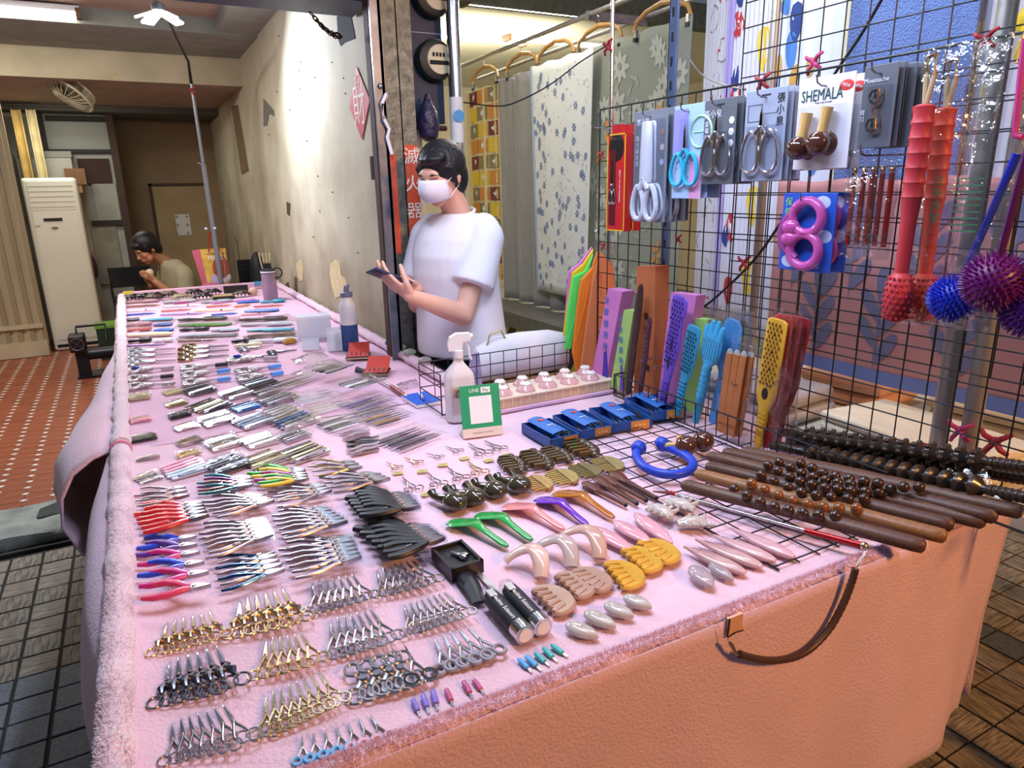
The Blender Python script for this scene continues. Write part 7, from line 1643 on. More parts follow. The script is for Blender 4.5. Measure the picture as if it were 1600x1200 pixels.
# orange wooden slats
osl = plain('orange_wood', 'b06a3a', .5, var=.12, vscale=12, stretch=(1, 1, .2)); gt = plain('grey_tip', '9a9a98', .5)
for k in range(4):
    top = (1141+11*k, 545+2*k if k < 3 else 550); bot = (1122+9*k, 706+4*k); x = XS(1.41)+.012*(k == 3)
    a, b = onx(*top, x), onx(*bot, x); b.z = .822; d = b-a; L = d.length; M = facing(a, d, (-1, 0, 0)); o = thing('wooden_slapper', 'orange wooden slat slapper with a grey tip, standing behind the fence', 'massager', 'orange slat slappers', M=M)
    bevel(part('slat', MB().bbox((.012, -.0125, -.005), (L, .0125, .003)), osl, o, False), .002); part('tip', MB().tube([(0, 0, -.001), (.006, 0, -.001), (.014, 0, -.001)], [.006, .0105, .0125], 10, flat=.35), gt, o)
film_bag('clear bag over the spare wooden slappers', (1160, 540), (1196, 540), (1180, 690), (1140, 690), XS(1.44), .03)
ye = plain('mustard_plastic', 'c8962c', .45)
o, M, L = paddle('studded_paddle', 'mustard yellow studded paddle massager with an oval hole', (1216, 499), (1184, 700), XS(1.405), [(0, .024), (.015, .034), (.3, .035), (.52, .035), (.6, .033), (.66, .024), (.70, .018), (.97, .016), (1, .010)], ye, studs=(.02, .5, 15, 4, ('umber_stud', '6a4414')), thick=.007)
part('oval_hole', MB().ball((0, 0, 0), .011, 14, 8, (1.6, 1, .12)), plain('dark_hole', '1c1408', .7), o).matrix_local = M @ Matrix.Translation((L*.56, 0, .0075))
for t in (.11, .24, .37): part('heart_hole', MB().ball((0, 0, 0), .0045, 10, 6, (1, 1, .2)), plain('dark_hole', '1c1408', .7), o).matrix_local = M @ Matrix.Translation((L*t, .002, .0075))
for r_ in range(8):
    for c_ in range(4): part('grip_stud', MB().ball((0, 0, 0), .0024, 6, 4), ye, o).matrix_local = M @ Matrix.Translation((L*(.72+.033*r_), -.010+.0067*c_, .0068))
for k in range(3):
    paddle('studded_paddle', 'red studded paddle massager in film behind the mustard one', (1226+14*k, 492+2*k), (1196+8*k, 700), XS(1.43)+.025*k, [(0, .022), (.02, .032), (.5, .033), (.62, .028), (.70, .017), (.97, .015), (1, .01)], plain('red_plastic', 'a83434', .4), group='red paddles in film')
film_bag('clear film bag over the red paddle massagers', (1212, 484), (1265, 486), (1235, 700), (1190, 700), XS(1.44), .06)
# ---- folded carrier bags hung on the rack corner
def hung(label, pts, y, m, th=.012):
    P = [ony(u, v, y) for u, v in pts]; n = len(P); o = thing('carrier_bag', label, 'plastic bag', 'folded carrier bags on the rack corner')
    vs = P+[p+V((0, th, 0)) for p in P]; b = part('folded_film', MB().add(vs, [tuple(range(n)), tuple(range(2*n-1, n-1, -1))]+[(i, i+n, (i+1) % n+n, (i+1) % n) for i in range(n)]), m, o, False); bevel(b, .004, 2)
    part('crease', MB().tube([P[0].lerp(P[n//2], .15)+V((0, -.002, 0)), P[0].lerp(P[n//2], .9)+V((0, -.002, 0))], .0015, 5), m, o)
hung('pink carrier bag hung behind the yellow one', [(926, 385), (905, 412), (890, 424), (882, 520), (889, 522), (912, 430)], 2.335, plain('pink_film', 'd070b8', .5))
hung('yellow carrier bag hung between pink and green', [(928, 388), (912, 412), (895, 426), (887, 480), (881, 524), (893, 526), (908, 440), (926, 402)], 2.315, plain('yellow_film', 'd8bc20', .5))
hung('neon green carrier bag folded long', [(928, 396), (914, 424), (896, 432), (889, 480), (883, 546), (893, 546), (903, 480), (917, 440)], 2.295, plain('neon_green_film', '58d860', .5))
hung('bright orange carrier bag folded long', [(935, 390), (925, 420), (908, 438), (901, 490), (895, 552), (906, 600), (918, 560), (930, 480), (938, 420)], 2.275, plain('orange_film', 'e07c28', .5))
hung('wide salmon orange carrier bag closest to the rack', [(938, 392), (960, 418), (962, 470), (957, 570), (944, 605), (905, 596), (915, 520), (926, 440)], 2.25, plain('salmon_film', 'c8784c', .5))
hk2 = ony(933, 372, 2.28); solo('bag_hook', MB().tube([hk2+V((-.0, 0, -.05)), hk2+V((-.012, 0, -.01)), hk2+V((-.012, 0, .025)), hk2+V((.004, 0, .035)), hk2+V((.012, 0, .02)), V((RX, 2.24, hk2.z+.02))], .002, 6), chrome, 'bent wire hook carrying the folded carrier bags', 'hook')
# white bag behind the basket on a carton
a, b = ony(738, 600, 2.42), ony(884, 600, 2.42); zt = ony(800, 523, 2.42).z
solo('carton_box', MB().bbox((a.x, 2.365, .003), (b.x, 2.475, .80)), plain('plain_carton', '9a7a54', .8), 'brown carton standing behind the basket under the white bag', 'box', smooth=False)
wbg = thing('paper_bag', 'large crumpled white bag lying behind the wire basket', 'bag'); mb = MB()
loft(mb, [(V((a.x+(b.x-a.x)*t, 2.42, .802+(h)*.5)), V((0, .05*w_+.01, 0)), V((0, 0, h*.5))) for t, h, w_ in ((0, .10, .3), (.04, .145, .8), (.25, zt-.80, 1), (.5, zt-.795, 1), (.8, zt-.80, 1), (.96, .16, .9), (1, .12, .4))], 24); part('sack', mb, plain('crumpled_white', 'd6d2d8', .6, bump=1, bscale=9), wbg)
part('handle', MB().tube([(a.x+.06, 2.40, zt-.03), (a.x+.07, 2.39, zt+.02), (a.x+.12, 2.39, zt+.03), (a.x+.15, 2.40, zt-.02)], .004, 6), plain('yellow_handle', 'b8b070', .6), wbg)
lf_ = ony(742, 575, 2.36); solo('leaflet', MB().box((0, 0, 0), (.05, .004, .13)), plain('pastel_leaflet', 'b8a0c8', .5, col2=(.1, .14, .25), vscale=20), 'pastel printed leaflet leaning beside the spray bottle', 'leaflet', M=at((lf_.x, 2.352, .875), .3, rx=-.1), smooth=False)
# cables and ties
cbl = lambda label, P, m=blackp, r=.003: solo('hanging_cable', MB().tube(smoothpath([V(p) for p in P], 5), r, 6), m, label, 'cable')
cbl('black cable strung from the stainless post to the thin steel pole', [(c0.x, 2.92, ony(722, 160, 2.92).z), onx(780, 166, 1.45), onx(815, 156, 1.52), onx(860, 132, 1.62), onx(905, 98, 1.74), onx(950, 70, 1.84)])
cbl('black cord running diagonally behind the upper wire grid', [onx(1383, -10, 1.68), onx(1345, 55, 1.675), onx(1300, 122, 1.67), onx(1262, 190, 1.67)], r=.004)
cbl('black cord slanting behind the rack below the turquoise scissors', [onx(1225, 340, 1.68), onx(1185, 398, 1.67), onx(1140, 445, 1.66), onx(1092, 484, 1.65), onx(1040, 500, 1.65)], r=.004)
cbl('twisted grey wire sagging from the blue slotted post', [onx(1072, 85, 1.72), onx(1095, 115, 1.7), onx(1130, 132, 1.65), onx(1165, 140, 1.6)], steel, .003)
def tie(label, c, x, m, s=.02):
    p = onx(*c, x); o = thing('cord_tie', label, 'tie')
    part('knot', MB().ball(p, s*.35, 10, 8), m, o)
    for d in ((0, s, s*.6), (0, -s, s*.8), (0, s*.6, -s*1.1), (0, -s*.9, -s*.7)): part('tail', MB().tube([p, p+V(d)*.6+V((-s*.3, 0, 0)), p+V(d)], [s*.22, s*.2, s*.16], 7), m, o)
rt_ = plain('red_cord_tie', '9c2430', .6); pt_ = plain('pink_cord_tie', 'b03468', .6)
tie('red cord tie on the thin steel pole', (950, 72), 1.835, rt_, .03); tie('red cord tie on the rack edge by the red boxes', (941, 242), 1.585, rt_, .016); tie('red cord tie on the rack corner above the carrier bags', (943, 384), 1.585, rt_, .016)
tie('red cord tie inside the rack under the white scissors', (1060, 373), 1.585, rt_, .016); tie('dark red cord tie on the pole below the turquoise pack', (1163, 410), 1.62, rt_, .024); tie('red cord tie above the pale grey shears', (1192, 128), 1.62, rt_, .026); tie('pink cord bow above the white massager card', (1272, 97), 1.62, pt_, .026)
tie('red cord tie on the upper grid above the film bags', (1540, 62), 1.63, rt_, .024); tie('crimson cord bow low on the stainless poles', (1555, 690), 1.762, rt_, .035); tie('magenta cord bow on the lower wire rack', (1500, 672), 1.762, pt_, .03)
# ================================================================= goods on the long felt-lined table
random.seed(61)
GF = 'scissors laid in rows on the felt'
sc_pl = mk_scissors('plain', chrome, 'tailor_scissors', False, steel); sc_go = mk_scissors('plain', steel, 'gold_handled_scissors', False, gold)
sc_dk = mk_scissors('plain', darkmetal, 'dark_scissors', False, darkmetal)
for i, v in enumerate((552, 560, 570)): dup(sc_pl, lay((196, v), (275, v-5), TZ+.001, .1), 'slim steel tailor scissors in the row above the blue-jewelled ones', GF)
for i, v in enumerate((545, 552, 560)): dup(sc_go, lay((282, v+1), (358, v-3), TZ+.001, .1), 'scissors with big gold handle loops', GF)
for i, (p, q) in enumerate((((372, 548), (428, 541)), ((372, 562), (434, 557)), ((418, 553), (464, 548)))):
    dup(sc_dk if i else sc_pl, lay(p, q, TZ+.002, .1), ['scissors with turquoise-edged steel blades at the felt centre', 'dark scissors with yellow blade edge', 'small dark curved scissors by the yellow ring'][i], GF)
# ornate scissors: chunky cast handles and sheathed tips
orn = thing('ornate_scissors', 'x', 'scissors'); orm = mat('cast_pewter', (.5, .48, .5), .3, 1, bump=.8, bscale=260)
for s in (-1, 1):
    part('handle', MB().ring((.016, .012*s, .006), .012, .004, 16, 7, ry=.75).tube([(.028, .009*s, .006), (.04, .006*s, .007), (.055, .001*s, .006)], [.005, .006, .004], 8), orm, orn)
    part('blade', MB().prism([(.05, -.004*s), (.055, .004*s), (.098, .0015*s), (.1, 0), (.07, -.003*s)], .004+.001*s, .006+.001*s), chrome, orn)
jw = part('jewel', MB().ball((.02, 0, .012), .006, 10, 8, (1.4, .8, .6)), orm, orn); sth = part('sheath', MB().box((.085, 0, .005), (.026, .011, .007)), steel, orn, False)
cobalt = plain('cobalt_enamel', '2038a8', .2); skys = plain('sky_sheath', '4a8ee0', .4); blks = plain('black_sheath', '202228', .3)
for (p, q, m_, l) in (((197, 584), (273, 577), cobalt, 'ornate pewter scissors with cobalt jewels by the left rim'), ((196, 597), (273, 590), blks, 'ornate pewter scissors with plain handles, mid left rim'), ((197, 609), (275, 602), orm, 'ornate pewter scissors, lowest by the left rim'),
                      ((281, 580), (358, 572), blks, 'ornate pewter scissors with black sheath tip'), ((283, 592), (361, 581), skys, 'ornate pewter scissors with sky blue sheath, upper'), ((283, 604), (362, 594), skys, 'ornate pewter scissors with sky blue sheath, lower'),
                      ((356, 566), (435, 563), cobalt, 'ornate pewter scissors with cobalt jewel at the felt centre'), ((368, 586), (440, 574), skys, 'ornate sheathed scissors beside the bagged tools, upper'), ((370, 597), (444, 585), skys, 'ornate sheathed scissors beside the bagged tools, lower')):
    for ob, on in ((jw, m_ is cobalt), (sth, m_ is not cobalt)):
        if on: ob['tint'] = 1
        elif 'tint' in ob: del ob['tint']
    dup(orn, lay(p, q, TZ+.001, .1), l, 'ornate pewter scissors', m_)
drop_proto(orn)
# brushes, combs and pens in clear bags
def tool(label, p, q, col, w=.012, kind='brush', z=TZ, cat='brush', group='bagged combs and brushes', m=None):
    L = (onz(*q, z)-onz(*p, z)).length; m = m or plain('tool_'+col, col, .35); o = thing({'brush': 'bagged_brush', 'comb': 'bagged_comb', 'pen': 'tool_pen', 'lump': 'hair_claw'}[kind], label, cat, group, M=lay(p, q, z+.002, L))
    if kind == 'brush':
        part('handle', MB().tube([(0, 0, .008), (L*.2, 0, .009), (L*.5, 0, .008)], [w*.45, w*.65, w*.4], 10, flat=.6), m, o); part('head', MB().tube([(L*.48, 0, .009), (L*.55, 0, .010), (L*.9, 0, .010), (L, 0, .009)], [w*.5, w, w, w*.4], 10, flat=.5), m, o); part('bristles', MB().box((L*.74, 0, .004), (L*.36, w*1.5, .006)), white, o, False)
    elif kind == 'comb':
        part('spine', MB().tube([(0, 0, .006), (L*.3, 0, .007), (L, 0, .006)], [w*.4, w*.6, w*.5], 8, flat=.45), m, o); part('teeth', MB().box((L*.65, -w*.7, .005), (L*.6, w*.9, .002)), m, o, False)
    elif kind == 'pen':
        part('barrel', MB().tube([(0, 0, w*.5), (L*.04, 0, w*.5), (L*.8, 0, w*.5), (L*.9, 0, w*.5), (L, 0, w*.5)], [w*.3, w*.5, w*.5, w*.35, w*.1], 8), m, o); part('collar', MB().tube([(L*.6, 0, w*.5), (L*.64, 0, w*.5)], w*.56, 8), chrome, o)
    return o
def bag_over(label, p, q, W, H=.02, z=TZ):
    L = (onz(*q, z)-onz(*p, z)).length; solo('clear_bag', mk_sleeve(L, W, H), sleevef if W > .2 else film, label, 'plastic bag', 'clear bags on the felt', M=lay(p, q, z+.001, L))
bw = ['pale pink', 'white', 'steel grey', 'blue', 'black', 'green', 'teal', 'coral', 'cream', 'lilac', 'brown', 'orange']
bc = ['d8a8b0', 'd8dce4', '8a949c', '3c6ac0', '1c1e22', '48a040', '3890a8', 'c87870', 'd8d0b0', 'a890c8', '8a6450', 'd07a40']
rowsF = [  # (row y, [(x0,x1,colour,kind)])
 (473, [(198, 248, 0, 'brush'), (256, 306, 1, 'brush'), (314, 364, 2, 'brush'), (370, 405, 3, 'comb'), (407, 446, 6, 'brush')]),
 (480, [(197, 250, 10, 'pen'), (255, 318, 1, 'pen'), (322, 362, 7, 'pen'), (366, 392, 11, 'pen'), (396, 444, 7, 'pen')]),
 (487, [(196, 248, 1, 'pen'), (252, 300, 7, 'pen'), (304, 372, 8, 'pen'), (382, 436, 3, 'comb')]),
 (493, [(196, 244, 3, 'pen'), (250, 322, 9, 'pen'), (330, 372, 3, 'pen'), (376, 424, 0, 'pen')]),
 (501, [(194, 218, 4, 'comb'), (222, 270, 6, 'comb'), (279, 356, 4, 'brush'), (374, 450, 4, 'brush')]),
 (509, [(195, 238, 0, 'brush'), (240, 270, 3, 'comb'), (279, 362, 5, 'comb'), (376, 458, 1, 'brush')]),
 (517, [(196, 238, 7, 'brush'), (240, 272, 3, 'comb'), (281, 328, 4, 'brush'), (330, 374, 2, 'comb'), (386, 460, 6, 'comb')]),
 (526, [(196, 270, 8, 'brush'), (281, 372, 2, 'comb'), (388, 462, 10, 'brush')]),
 (535, [(196, 238, 4, 'brush'), (240, 272, 1, 'brush'), (278, 340, 10, 'pen'), (362, 400, 4, 'brush'), (390, 466, 1, 'brush')]),
 (542, [(197, 262, 9, 'pen'), (366, 410, 8, 'brush')])]
near_w = {473: 'by the dark hair claws', 480: 'in the second thin row', 487: 'in the middle of the thin rows', 493: 'in the last thin row', 501: 'behind the bag fronts', 509: 'in the upper bagged row', 517: 'in the central bagged row', 526: 'in the wide bagged row', 535: 'by the tailor scissors', 542: 'next to the gold handles'}
place = ['by the left rim', 'left of centre', 'at the centre', 'right of centre', 'by the clear boxes']
for v, L_ in rowsF:
    for j, (x0_, x1_, c_, k_) in enumerate(L_):
        tool('%s %s %s, %s' % (bw[c_], {'brush': 'hair brush', 'comb': 'comb', 'pen': 'slim tool'}[k_], near_w[v], ['next to the rim', 'second from the rim', 'third from the rim', 'fourth from the rim', 'fifth from the rim'][j]), (x0_, v+1), (x1_, v-2), bc[c_], .026 if k_ == 'brush' else .032 if k_ == 'comb' else .014, k_, cat={'brush': 'brush', 'comb': 'comb', 'pen': 'tool'}[k_])
for p, q, W, l in (((194, 478), (252, 474), .25, 'rim side of the thin rows'), ((256, 478), (312, 473), .25, 'centre of the thin rows'), ((192, 515), (275, 510), .24, 'pink and blue brushes'), ((278, 514), (376, 507), .26, 'black and green combs'), ((374, 512), (462, 502), .26, 'teal comb pack'), ((278, 537), (372, 530), .1, 'grey comb'), ((384, 536), (468, 526), .12, 'white brush pack')): bag_over('clear bag over the ' + l, p, q, W, .026)
# dark hair claws and cases along the far upstand
hc_ = plain('black_acetate', '141416', .2); tort = plain('tortoise_acetate', '5a4630', .25, col2=(.02, .016, .012), vscale=30); tan = plain('tan_card', 'a88a58', .6)
def claw(label, u, v, m, s=1.0, rz=0):
    c = onz(u, v, TZ); o = thing('hair_claw', label, 'hair clip', 'dark hair claws along the far edge', M=at((c.x, min(c.y, 5.9), TZ+.002), rz, s))
    for t in (-1, 1):
        part('jaw', MB().tube([(-.06, .012*t, .015), (-.03, .022*t, .03), (.03, .022*t, .03), (.06, .012*t, .015)], [.006, .014, .014, .006], 8, flat=.7), m, o)
        for k in range(5): part('prong', MB().tube([(-.044+.022*k, .02*t, .026), (-.044+.022*k, .034*t, .014), (-.044+.022*k, .030*t, .003)], [.005, .004, .002], 6), m, o)
    part('spring', MB().tube([(-.012, 0, .036), (.012, 0, .036)], .006, 8), steel, o)
cl_px = [((206, 467), hc_, 'black hair claw next to the left rim'), ((222, 461), hc_, 'black hair claw behind the rim one'), ((240, 461), hc_, 'black hair claw left of the tan card'), ((240, 470), tort, 'tortoise hair claw before the black ones'), ((264, 463), tort, 'tortoise hair claw beside the pink card'), ((284, 469), plain('olive_acetate', '8a8060', .3), 'olive hair claw over the magenta card'), ((304, 461), hc_, 'black hair claw at the centre of the far edge'), ((318, 468), hc_, 'black hair claw before the tan box'), ((332, 461), hc_, 'black hair claw behind the tan box'), ((378, 464), tort, 'tortoise hair claw by the tumbler')]
for (uv, m_, l) in cl_px: claw(l, uv[0], uv[1], m_, 1.15, random.uniform(-.4, .4))
c = onz(350, 466, TZ); bt = thing('display_box', 'flat tan box with black rows beside the hair claws', 'box', M=at((c.x, c.y, TZ+.002), -.1)); part('lid', MB().bbox((-.08, -.05, .0), (.08, .05, .02)), tan, bt, False); part('black_row', MB().bbox((-.075, -.06, .0), (.075, -.05, .018)), blackp, bt, False)
c = onz(372, 459, TZ); solo('dark_case', MB().bbox((-.09, -.03, 0), (.09, .03, .05)), plain('dark_case', '242020', .4), 'upright dark case by the blue tape', 'case', M=at((c.x, 5.88, TZ+.002), -.15), smooth=False)
c = onz(365, 471, TZ); solo('pink_card', MB().bbox((-.15, -.03, 0), (.15, .03, .004)), plain('pink_card', 'e088c0', .5), 'long pink card before the tan box', 'card', M=at((c.x, c.y, TZ+.002), .05), smooth=False)
c = onz(284, 474, TZ); solo('magenta_card', MB().bbox((-.05, -.025, 0), (.05, .025, .006)), plain('magenta_card', 'd040a0', .5), 'small magenta card under the olive hair claw', 'card', M=at((c.x, c.y, TZ+.002)), smooth=False)
c = onz(396, 462, TZ); solo('pale_soap', MB().ball((0, 0, .03), .035, 14, 10, (1, .7, 1)), plain('flesh_tone_plastic', 'd0a890', .4), 'flesh-toned rounded holder by the pink tumbler', 'holder', M=at((c.x, c.y, TZ)))
# elastic ring
c = onz(452, 537, TZ); solo('hair_elastic', MB().ring((0, 0, .012), .026, .008, 20, 8, ry=.75).ring((.004, .003, .02), .024, .007, 20, 8, ry=.75), plain('mustard_elastic', 'b8862c', .6), 'mustard yellow coiled hair elastic on the felt', 'hair elastic', M=at((c.x, c.y, TZ)))
# bagged manicure tools, right column
def tools_bag(name, p, q, n, cols_, pitch, film_on=True, w=.009, z=TZ):
    L = (onz(*q, z)-onz(*p, z)).length; M0 = lay(p, q, z+.002, L)
    for i in range(n):
        m = cols_[i % len(cols_)]; o = thing('manicure_tool', 'slim manicure tool in the ' + name, 'tool', 'bagged manicure tools', M=M0 @ Matrix.Translation((random.uniform(-.006, .006), (i-(n-1)/2)*pitch, random.uniform(0, .003))) @ Matrix.Rotation(random.uniform(-.08, .08), 4, 'Z'))
        part('shank', MB().tube([(0, 0, w*.5), (L*.1, 0, w*.5), (L*.62, 0, w*.5), (L*.7, 0, w*.5)], [w*.35, w*.55, w*.5, w*.3], 8, flat=.7), m, o); part('tip', MB().tube([(L*.68, 0, w*.5), (L*.9, 0, w*.5), (L, 0, w*.5)], [w*.3, w*.2, w*.08], 6), chrome, o)
    if film_on: solo('clear_bag', mk_sleeve(L+.01, n*pitch+.01, .018), sleevef, 'clear bag over the ' + name, 'plastic bag', 'clear bags on the felt', M=M0)
gx = thing('grey_block', 'grey block display box topped with bagged files', 'box'); P = [onz(*p, TZ) for p in ((492, 588), (528, 572), (600, 612), (545, 625))]
ctr = (P[0]+P[1]+P[2]+P[3])/4; ax = ((P[3]-P[0])+(P[2]-P[1])).normalized(); gM = facing((ctr.x, ctr.y, TZ+.001), ax, (0, 0, 1)); Lb = ((P[3]-P[0]).length+(P[2]-P[1]).length)/2
bevel(part('block', MB().bbox((-Lb/2, -.075, 0), (Lb/2, .075, .035)), plain('grey_block', '6c6c72', .5, var=.06), gx, False), .004)
for k in range(5): part('divider', MB().bbox((-Lb/2+Lb*(k+.5)/5, -.0765, .0), (-Lb/2+Lb*(k+.5)/5+.003, -.0745, .035)), ink, gx, False)
grs = [steel, darkmetal, chrome]; zb2 = TZ+.037
tools_bag('upper bag on the grey block', (500, 584), (548, 570), 5, [darkmetal, steel, blackp], .022, True, .012, zb2); tools_bag('lower bag on the grey block', (540, 607), (590, 592), 5, [steel, darkmetal, white], .022, True, .012, zb2)
tools_bag('bag above the framed clippers', (432, 607), (488, 590), 5, [steel, bronze, darkmetal], .024)
tools_bag('bag of clear-handled tools', (462, 630), (524, 616), 5, [clear2, steel], .026); tools_bag('bag of wooden-handled tools', (488, 644), (540, 632), 6, [clear2, plain('pale_wood_tool', 'b8a090', .5)], .017)
tools_bag('bag with violet handles', (547, 640), (604, 622), 5, [plain('violet_tool', '4c4a90', .3), steel, darkmetal], .021); tools_bag('bag of grey tweezers', (560, 652), (615, 636), 4, [steel, darkmetal], .02)
tools_bag('bag of black and clear tools', (506, 672), (566, 655), 6, [clear2, darkmetal, blackp], .020); tools_bag('bag with amber handle', (578, 664), (632, 648), 5, [darkmetal, plain('amber_tool', 'b08040', .4), steel], .019)
tools_bag('bag nearest the tiny tagged scissors', (606, 700), (672, 676), 7, [chrome, darkmetal, chrome, plain('navy_tool', '2a3448', .3)], .0185, True, .010)
# alligator hair clips
for p, q, c_, l in (((540, 692), (592, 689), '1c1c20', 'black'), ((541, 699), (590, 696), '26262a', 'dark grey'), ((541, 707), (593, 698), 'a08890', 'mauve'), ((547, 712), (592, 703), '9a848c', 'dusty mauve'), ((530, 679), (577, 673), 'a890a0', 'pale mauve'), ((535, 687), (578, 678), '9c8894', 'greyish mauve')):
    L = (onz(*q, TZ)-onz(*p, TZ)).length; o = thing('sectioning_clip', l + ' sectioning hair clip below the bagged tools', 'hair clip', 'sectioning clips', M=lay(p, q, TZ+.002, L)); m = plain('clip_'+c_, c_, .4)
    part('arm', MB().prism([(0, 0), (.006, .008), (L*.4, .011), (L*.8, .007), (L, .006), (L, -.006), (L*.8, -.007), (L*.4, -.011), (.006, -.008)], .001, .004), m, o); part('arm', MB().tube([(.01, 0, .005), (L*.5, 0, .014), (L*.8, 0, .012), (L, 0, .016)], [.004, .009, .008, .007], 8, flat=.35), m, o); part('opening', MB().ball((L*.33, 0, .0045), .004, 10, 5, (2.4, 1, .2)), paper, o)
# bottle, tumbler, clear boxes, wallets, notebook
bp = onz(545, 549, TZ); wbt = thing('water_bottle', 'white and navy water bottle with grey cap against the wall', 'bottle', M=at((bp.x+.02, bp.y+.03, TZ+.001)))
Rb = .041; part('navy_base', MB().lathe([(Rb*.94, 0), (Rb, .005), (Rb, .128)], 28), plain('navy_sleeve', '2c4c80', .5), wbt); part('white_body', MB().lathe([(Rb*.985, .128), (Rb*.985, .215), (Rb*.9, .232), (Rb*.66, .244), (Rb*.64, .262)], 28), plain('bottle_white', 'dcd8d8', .35), wbt)
part('cap', MB().lathe([(Rb*.7, .262), (Rb*.72, .266), (Rb*.7, .283), (Rb*.55, .287)], 24), plain('cap_grey', '64708c', .4), wbt); part('spout', MB().tube([(0, 0, .286), (.003, 0, .31), (.016, 0, .318)], [.013, .012, .007], 10), plain('cap_grey', '64708c', .4), wbt)
tp_ = onz(424, 470, TZ); tm_ = thing('tumbler', 'pink translucent tumbler with black lid ring by the far end', 'bottle', M=at((tp_.x, tp_.y, TZ+.001)))
Rt = .052; part('cup', MB().lathe([(Rt*.85, 0), (Rt, .01), (Rt, .2)], 24), plain('pink_tritan', 'b89cb4', .15, alpha=.6), tm_); part('drink', MB().lathe([(Rt*.8, .005), (Rt*.9, .12)], 24), plain('pink_drink', 'c8a8c0', .3), tm_)
part('lid', MB().lathe([(Rt*1.02, .2), (Rt*1.02, .22), (Rt*.55, .235), (Rt*.5, .27)], 24), blackp, tm_); part('lid_band', MB().lathe([(Rt*1.03, .205), (Rt*1.03, .215)], 24), white, tm_); part('carry_ring', MB().ring((.055, -.03, .2), .036, .005, 20, 6, nrm='y'), blackp, tm_)
for k in range(4): solo('wooden_stick', MB().tube([(0, 0, 0), (.012*(k-1.5), .004*k, .14)], .005, 6), plain('stick_wood', ['c8b088', '6a3c28', 'b89a70', '3c2820'][k], .6), ['pale', 'reddish brown', 'tan', 'dark brown'][k] + ' stick poking up behind the tumbler lid', 'stick', 'sticks behind the tumbler', M=at((tp_.x-.02+.014*k, tp_.y+.075, TZ+.2)))
solo('stick_cup', MB().lathe([(.03, 0), (.035, .005), (.036, .21)], 16), blackp, 'black cup holding sticks behind the tumbler', 'cup', M=at((tp_.x, tp_.y+.09, TZ+.001)))
def cbox(label, p, rz, d, m=clear2, lid=None):
    c = onz(*p, TZ); o = thing('clear_box', label, 'box', M=at((c.x, c.y, TZ+.002), rz)); x, y, h = d
    part('base', MB().bbox((-x/2, -y/2, 0), (x/2, y/2, .003)), m, o, False)
    for a in ((-x/2, -y/2, x/2, -y/2+.003), (-x/2, y/2-.003, x/2, y/2), (-x/2, -y/2, -x/2+.003, y/2), (x/2-.003, -y/2, x/2, y/2)): part('wall', MB().bbox((a[0], a[1], .003), (a[2], a[3], h)), m, o, False)
    if lid: part('lid', MB().bbox((-x/2-.003, -y/2-.003, h), (x/2+.003, y/2+.003, h+.012)), lid, o, False)
    return o
cbox('frosted plastic box with a dark slot by the wall', (492, 527), -.15, (.17, .12, .11), clear2, clear2); cbox('small clear box holding a navy lid in front of the frosted box', (486, 546), -.3, (.08, .06, .05)); cbox('clear box with black strip beside the water bottle', (525, 546), -.3, (.07, .1, .10))
c = onz(487, 542, TZ); solo('navy_lid', MB().box((0, 0, .02), (.05, .03, .03)), plain('navy_lid', '2c3c6c', .4), 'navy lid lying in the small clear box', 'lid', M=at((c.x+.005, c.y, TZ+.004), -.3), smooth=False)
c = onz(529, 547, TZ); solo('black_strip', MB().box((0, 0, .042), (.028, .02, .08)), blackp, 'black strip inside the clear box by the bottle', 'case', M=at((c.x, c.y, TZ+.003), -.3), smooth=False)
def wallet(label, p, rz):
    c = onz(*p, TZ); o = thing('manicure_wallet', label, 'wallet', 'open red manicure wallets', M=at((c.x, c.y, TZ+.002), rz)); rm_ = plain('red_velvet', 'b8382c', .7, var=.1); bk_ = plain('black_leatherette', '201a1c', .4)
    bevel(part('case', MB().bbox((-.055, -.05, 0), (.055, .05, .016)), bk_, o, False), .005); part('lining', MB().bbox((-.048, -.043, .016), (.048, .043, .018)), rm_, o, False)
    part('flap', MB().add([(-.05, .05, .014), (.05, .05, .014), (.048, .125, .05), (-.048, .125, .05)], [(0, 1, 2, 3)]), rm_, o, False); part('zip', MB().tube([(-.056, -.05, .009), (.056, -.05, .009), (.056, .05, .009)], .003, 6), gold, o)
    for k in range(4): part('slot_tool', MB().tube([(-.03+.02*k, -.035, .021), (-.03+.02*k, .03, .021)], .003, 6), chrome, o)
wallet('open red-lined manicure wallet beside the water bottle', (560, 560), -.35); wallet('open red-lined manicure wallet next to the massage rod', (588, 585), -.45)
nbk = thing('notebook', 'blue covered notebook with white pages by the basket corner', 'notebook'); Q = [onz(*p, TZ) for p in ((625, 624), (660, 612), (694, 632), (655, 642))]
ctr = (Q[0]+Q[1]+Q[2]+Q[3])/4; ax = (Q[3]-Q[0]).normalized(); M = facing((ctr.x, ctr.y, TZ+.001), ax, (0, 0, 1)); nbk.matrix_world = M
part('pages', MB().bbox((-.07, -.05, 0), (.07, .05, .012)), paper, nbk, False); part('cover', MB().bbox((-.07, -.05, .012), (.072, .05, .0135)), plain('notebook_blue', '2c5cc0', .4), nbk, False)
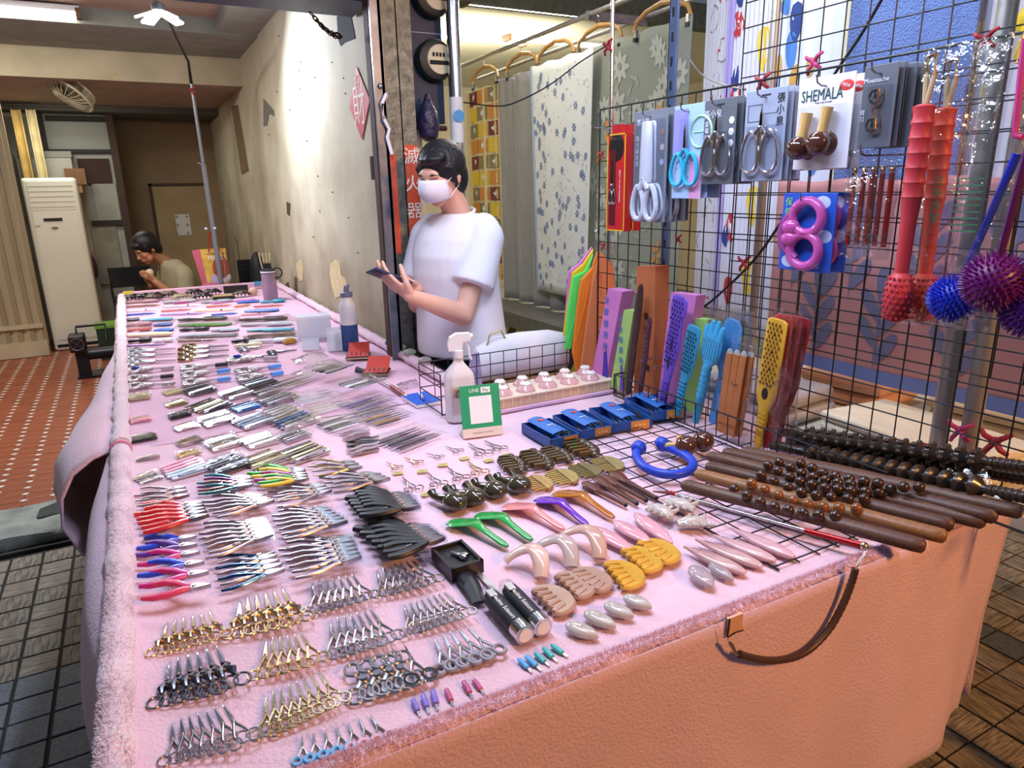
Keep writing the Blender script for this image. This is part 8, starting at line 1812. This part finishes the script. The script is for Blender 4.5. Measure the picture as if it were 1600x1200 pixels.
pe = thing('pen', 'white and blue pen lying on the blue notebook', 'pen', M=M @ at((-.04, .012, .019), -.25)); part('barrel', MB().tube([(0, 0, 0), (.07, 0, 0)], .0055, 10), white, pe); part('tip', MB().tube([(.07, 0, 0), (.095, 0, 0)], [.0055, .002], 10), plain('pen_blue', '2848b0', .4), pe)
rd2 = thing('telescopic_massager', 'chrome telescopic back rod with red grip and rubber head', 'rod'); a, b, c_, d_ = [onz(*p, TZ+.012) for p in ((569, 581), (612, 604), (634, 619), (637, 621))]
part('head', MB().tube([a+V((-.03, .02, .01)), a], [.014, .010], 10), plain('rubber_grey', '3c3c40', .6), rd2); part('rod', MB().tube([a, b], [.004, .006], 10), chrome, rd2); part('grip', MB().tube([b, c_], .0085, 10), plain('dark_red_grip', '8c3028', .4), rd2); part('gold_end', MB().ball(c_, .009, 10, 8), gold, rd2)
# crumpled film on the felt and along the border
def crumple(label, pts, h=.03):
    c = [onz(*p, TZ) for p in pts]; n = 8; g = []
    for j in range(n+1):
        g.append([c[0].lerp(c[1], i/n).lerp(c[3].lerp(c[2], i/n), j/n)+V((random.uniform(-.006, .006), random.uniform(-.006, .006), .004+random.random()*h*math.sin(math.pi*i/n)*math.sin(math.pi*j/n))) for i in range(n+1)])
    solo('film_wrap', MB().sheet(g), film, label, 'plastic film', 'loose film on the felt')
crumple('crumpled film on the felt behind the grey block', [(452, 585), (520, 560), (540, 572), (470, 590)]); crumple('crumpled film beside the clear boxes', [(455, 562), (505, 550), (515, 560), (465, 572)]); crumple('small film bag by the notebook', [(612, 605), (650, 592), (655, 606), (620, 615)], .02)
for i, (u, v, h) in enumerate(((583, 540, '4a8a9a'), (600, 548, 'b0b8a8'), (615, 556, '9aa890'), (645, 568, 'b8b4b0'))):
    p = onz(u, v, TZ+.045); solo('bagged_sachet', MB().ball((0, 0, 0), .022, 10, 8, (1.4, 1, .8)), plain('sachet_%d' % i, h, .25, alpha=.75, bump=.8, bscale=60), ['teal', 'pale green', 'olive', 'pearl'][i] + ' film sachet tucked on the fleece border', 'sachet', M=at((1.03, p.y, TZ+.05), rx=.3))
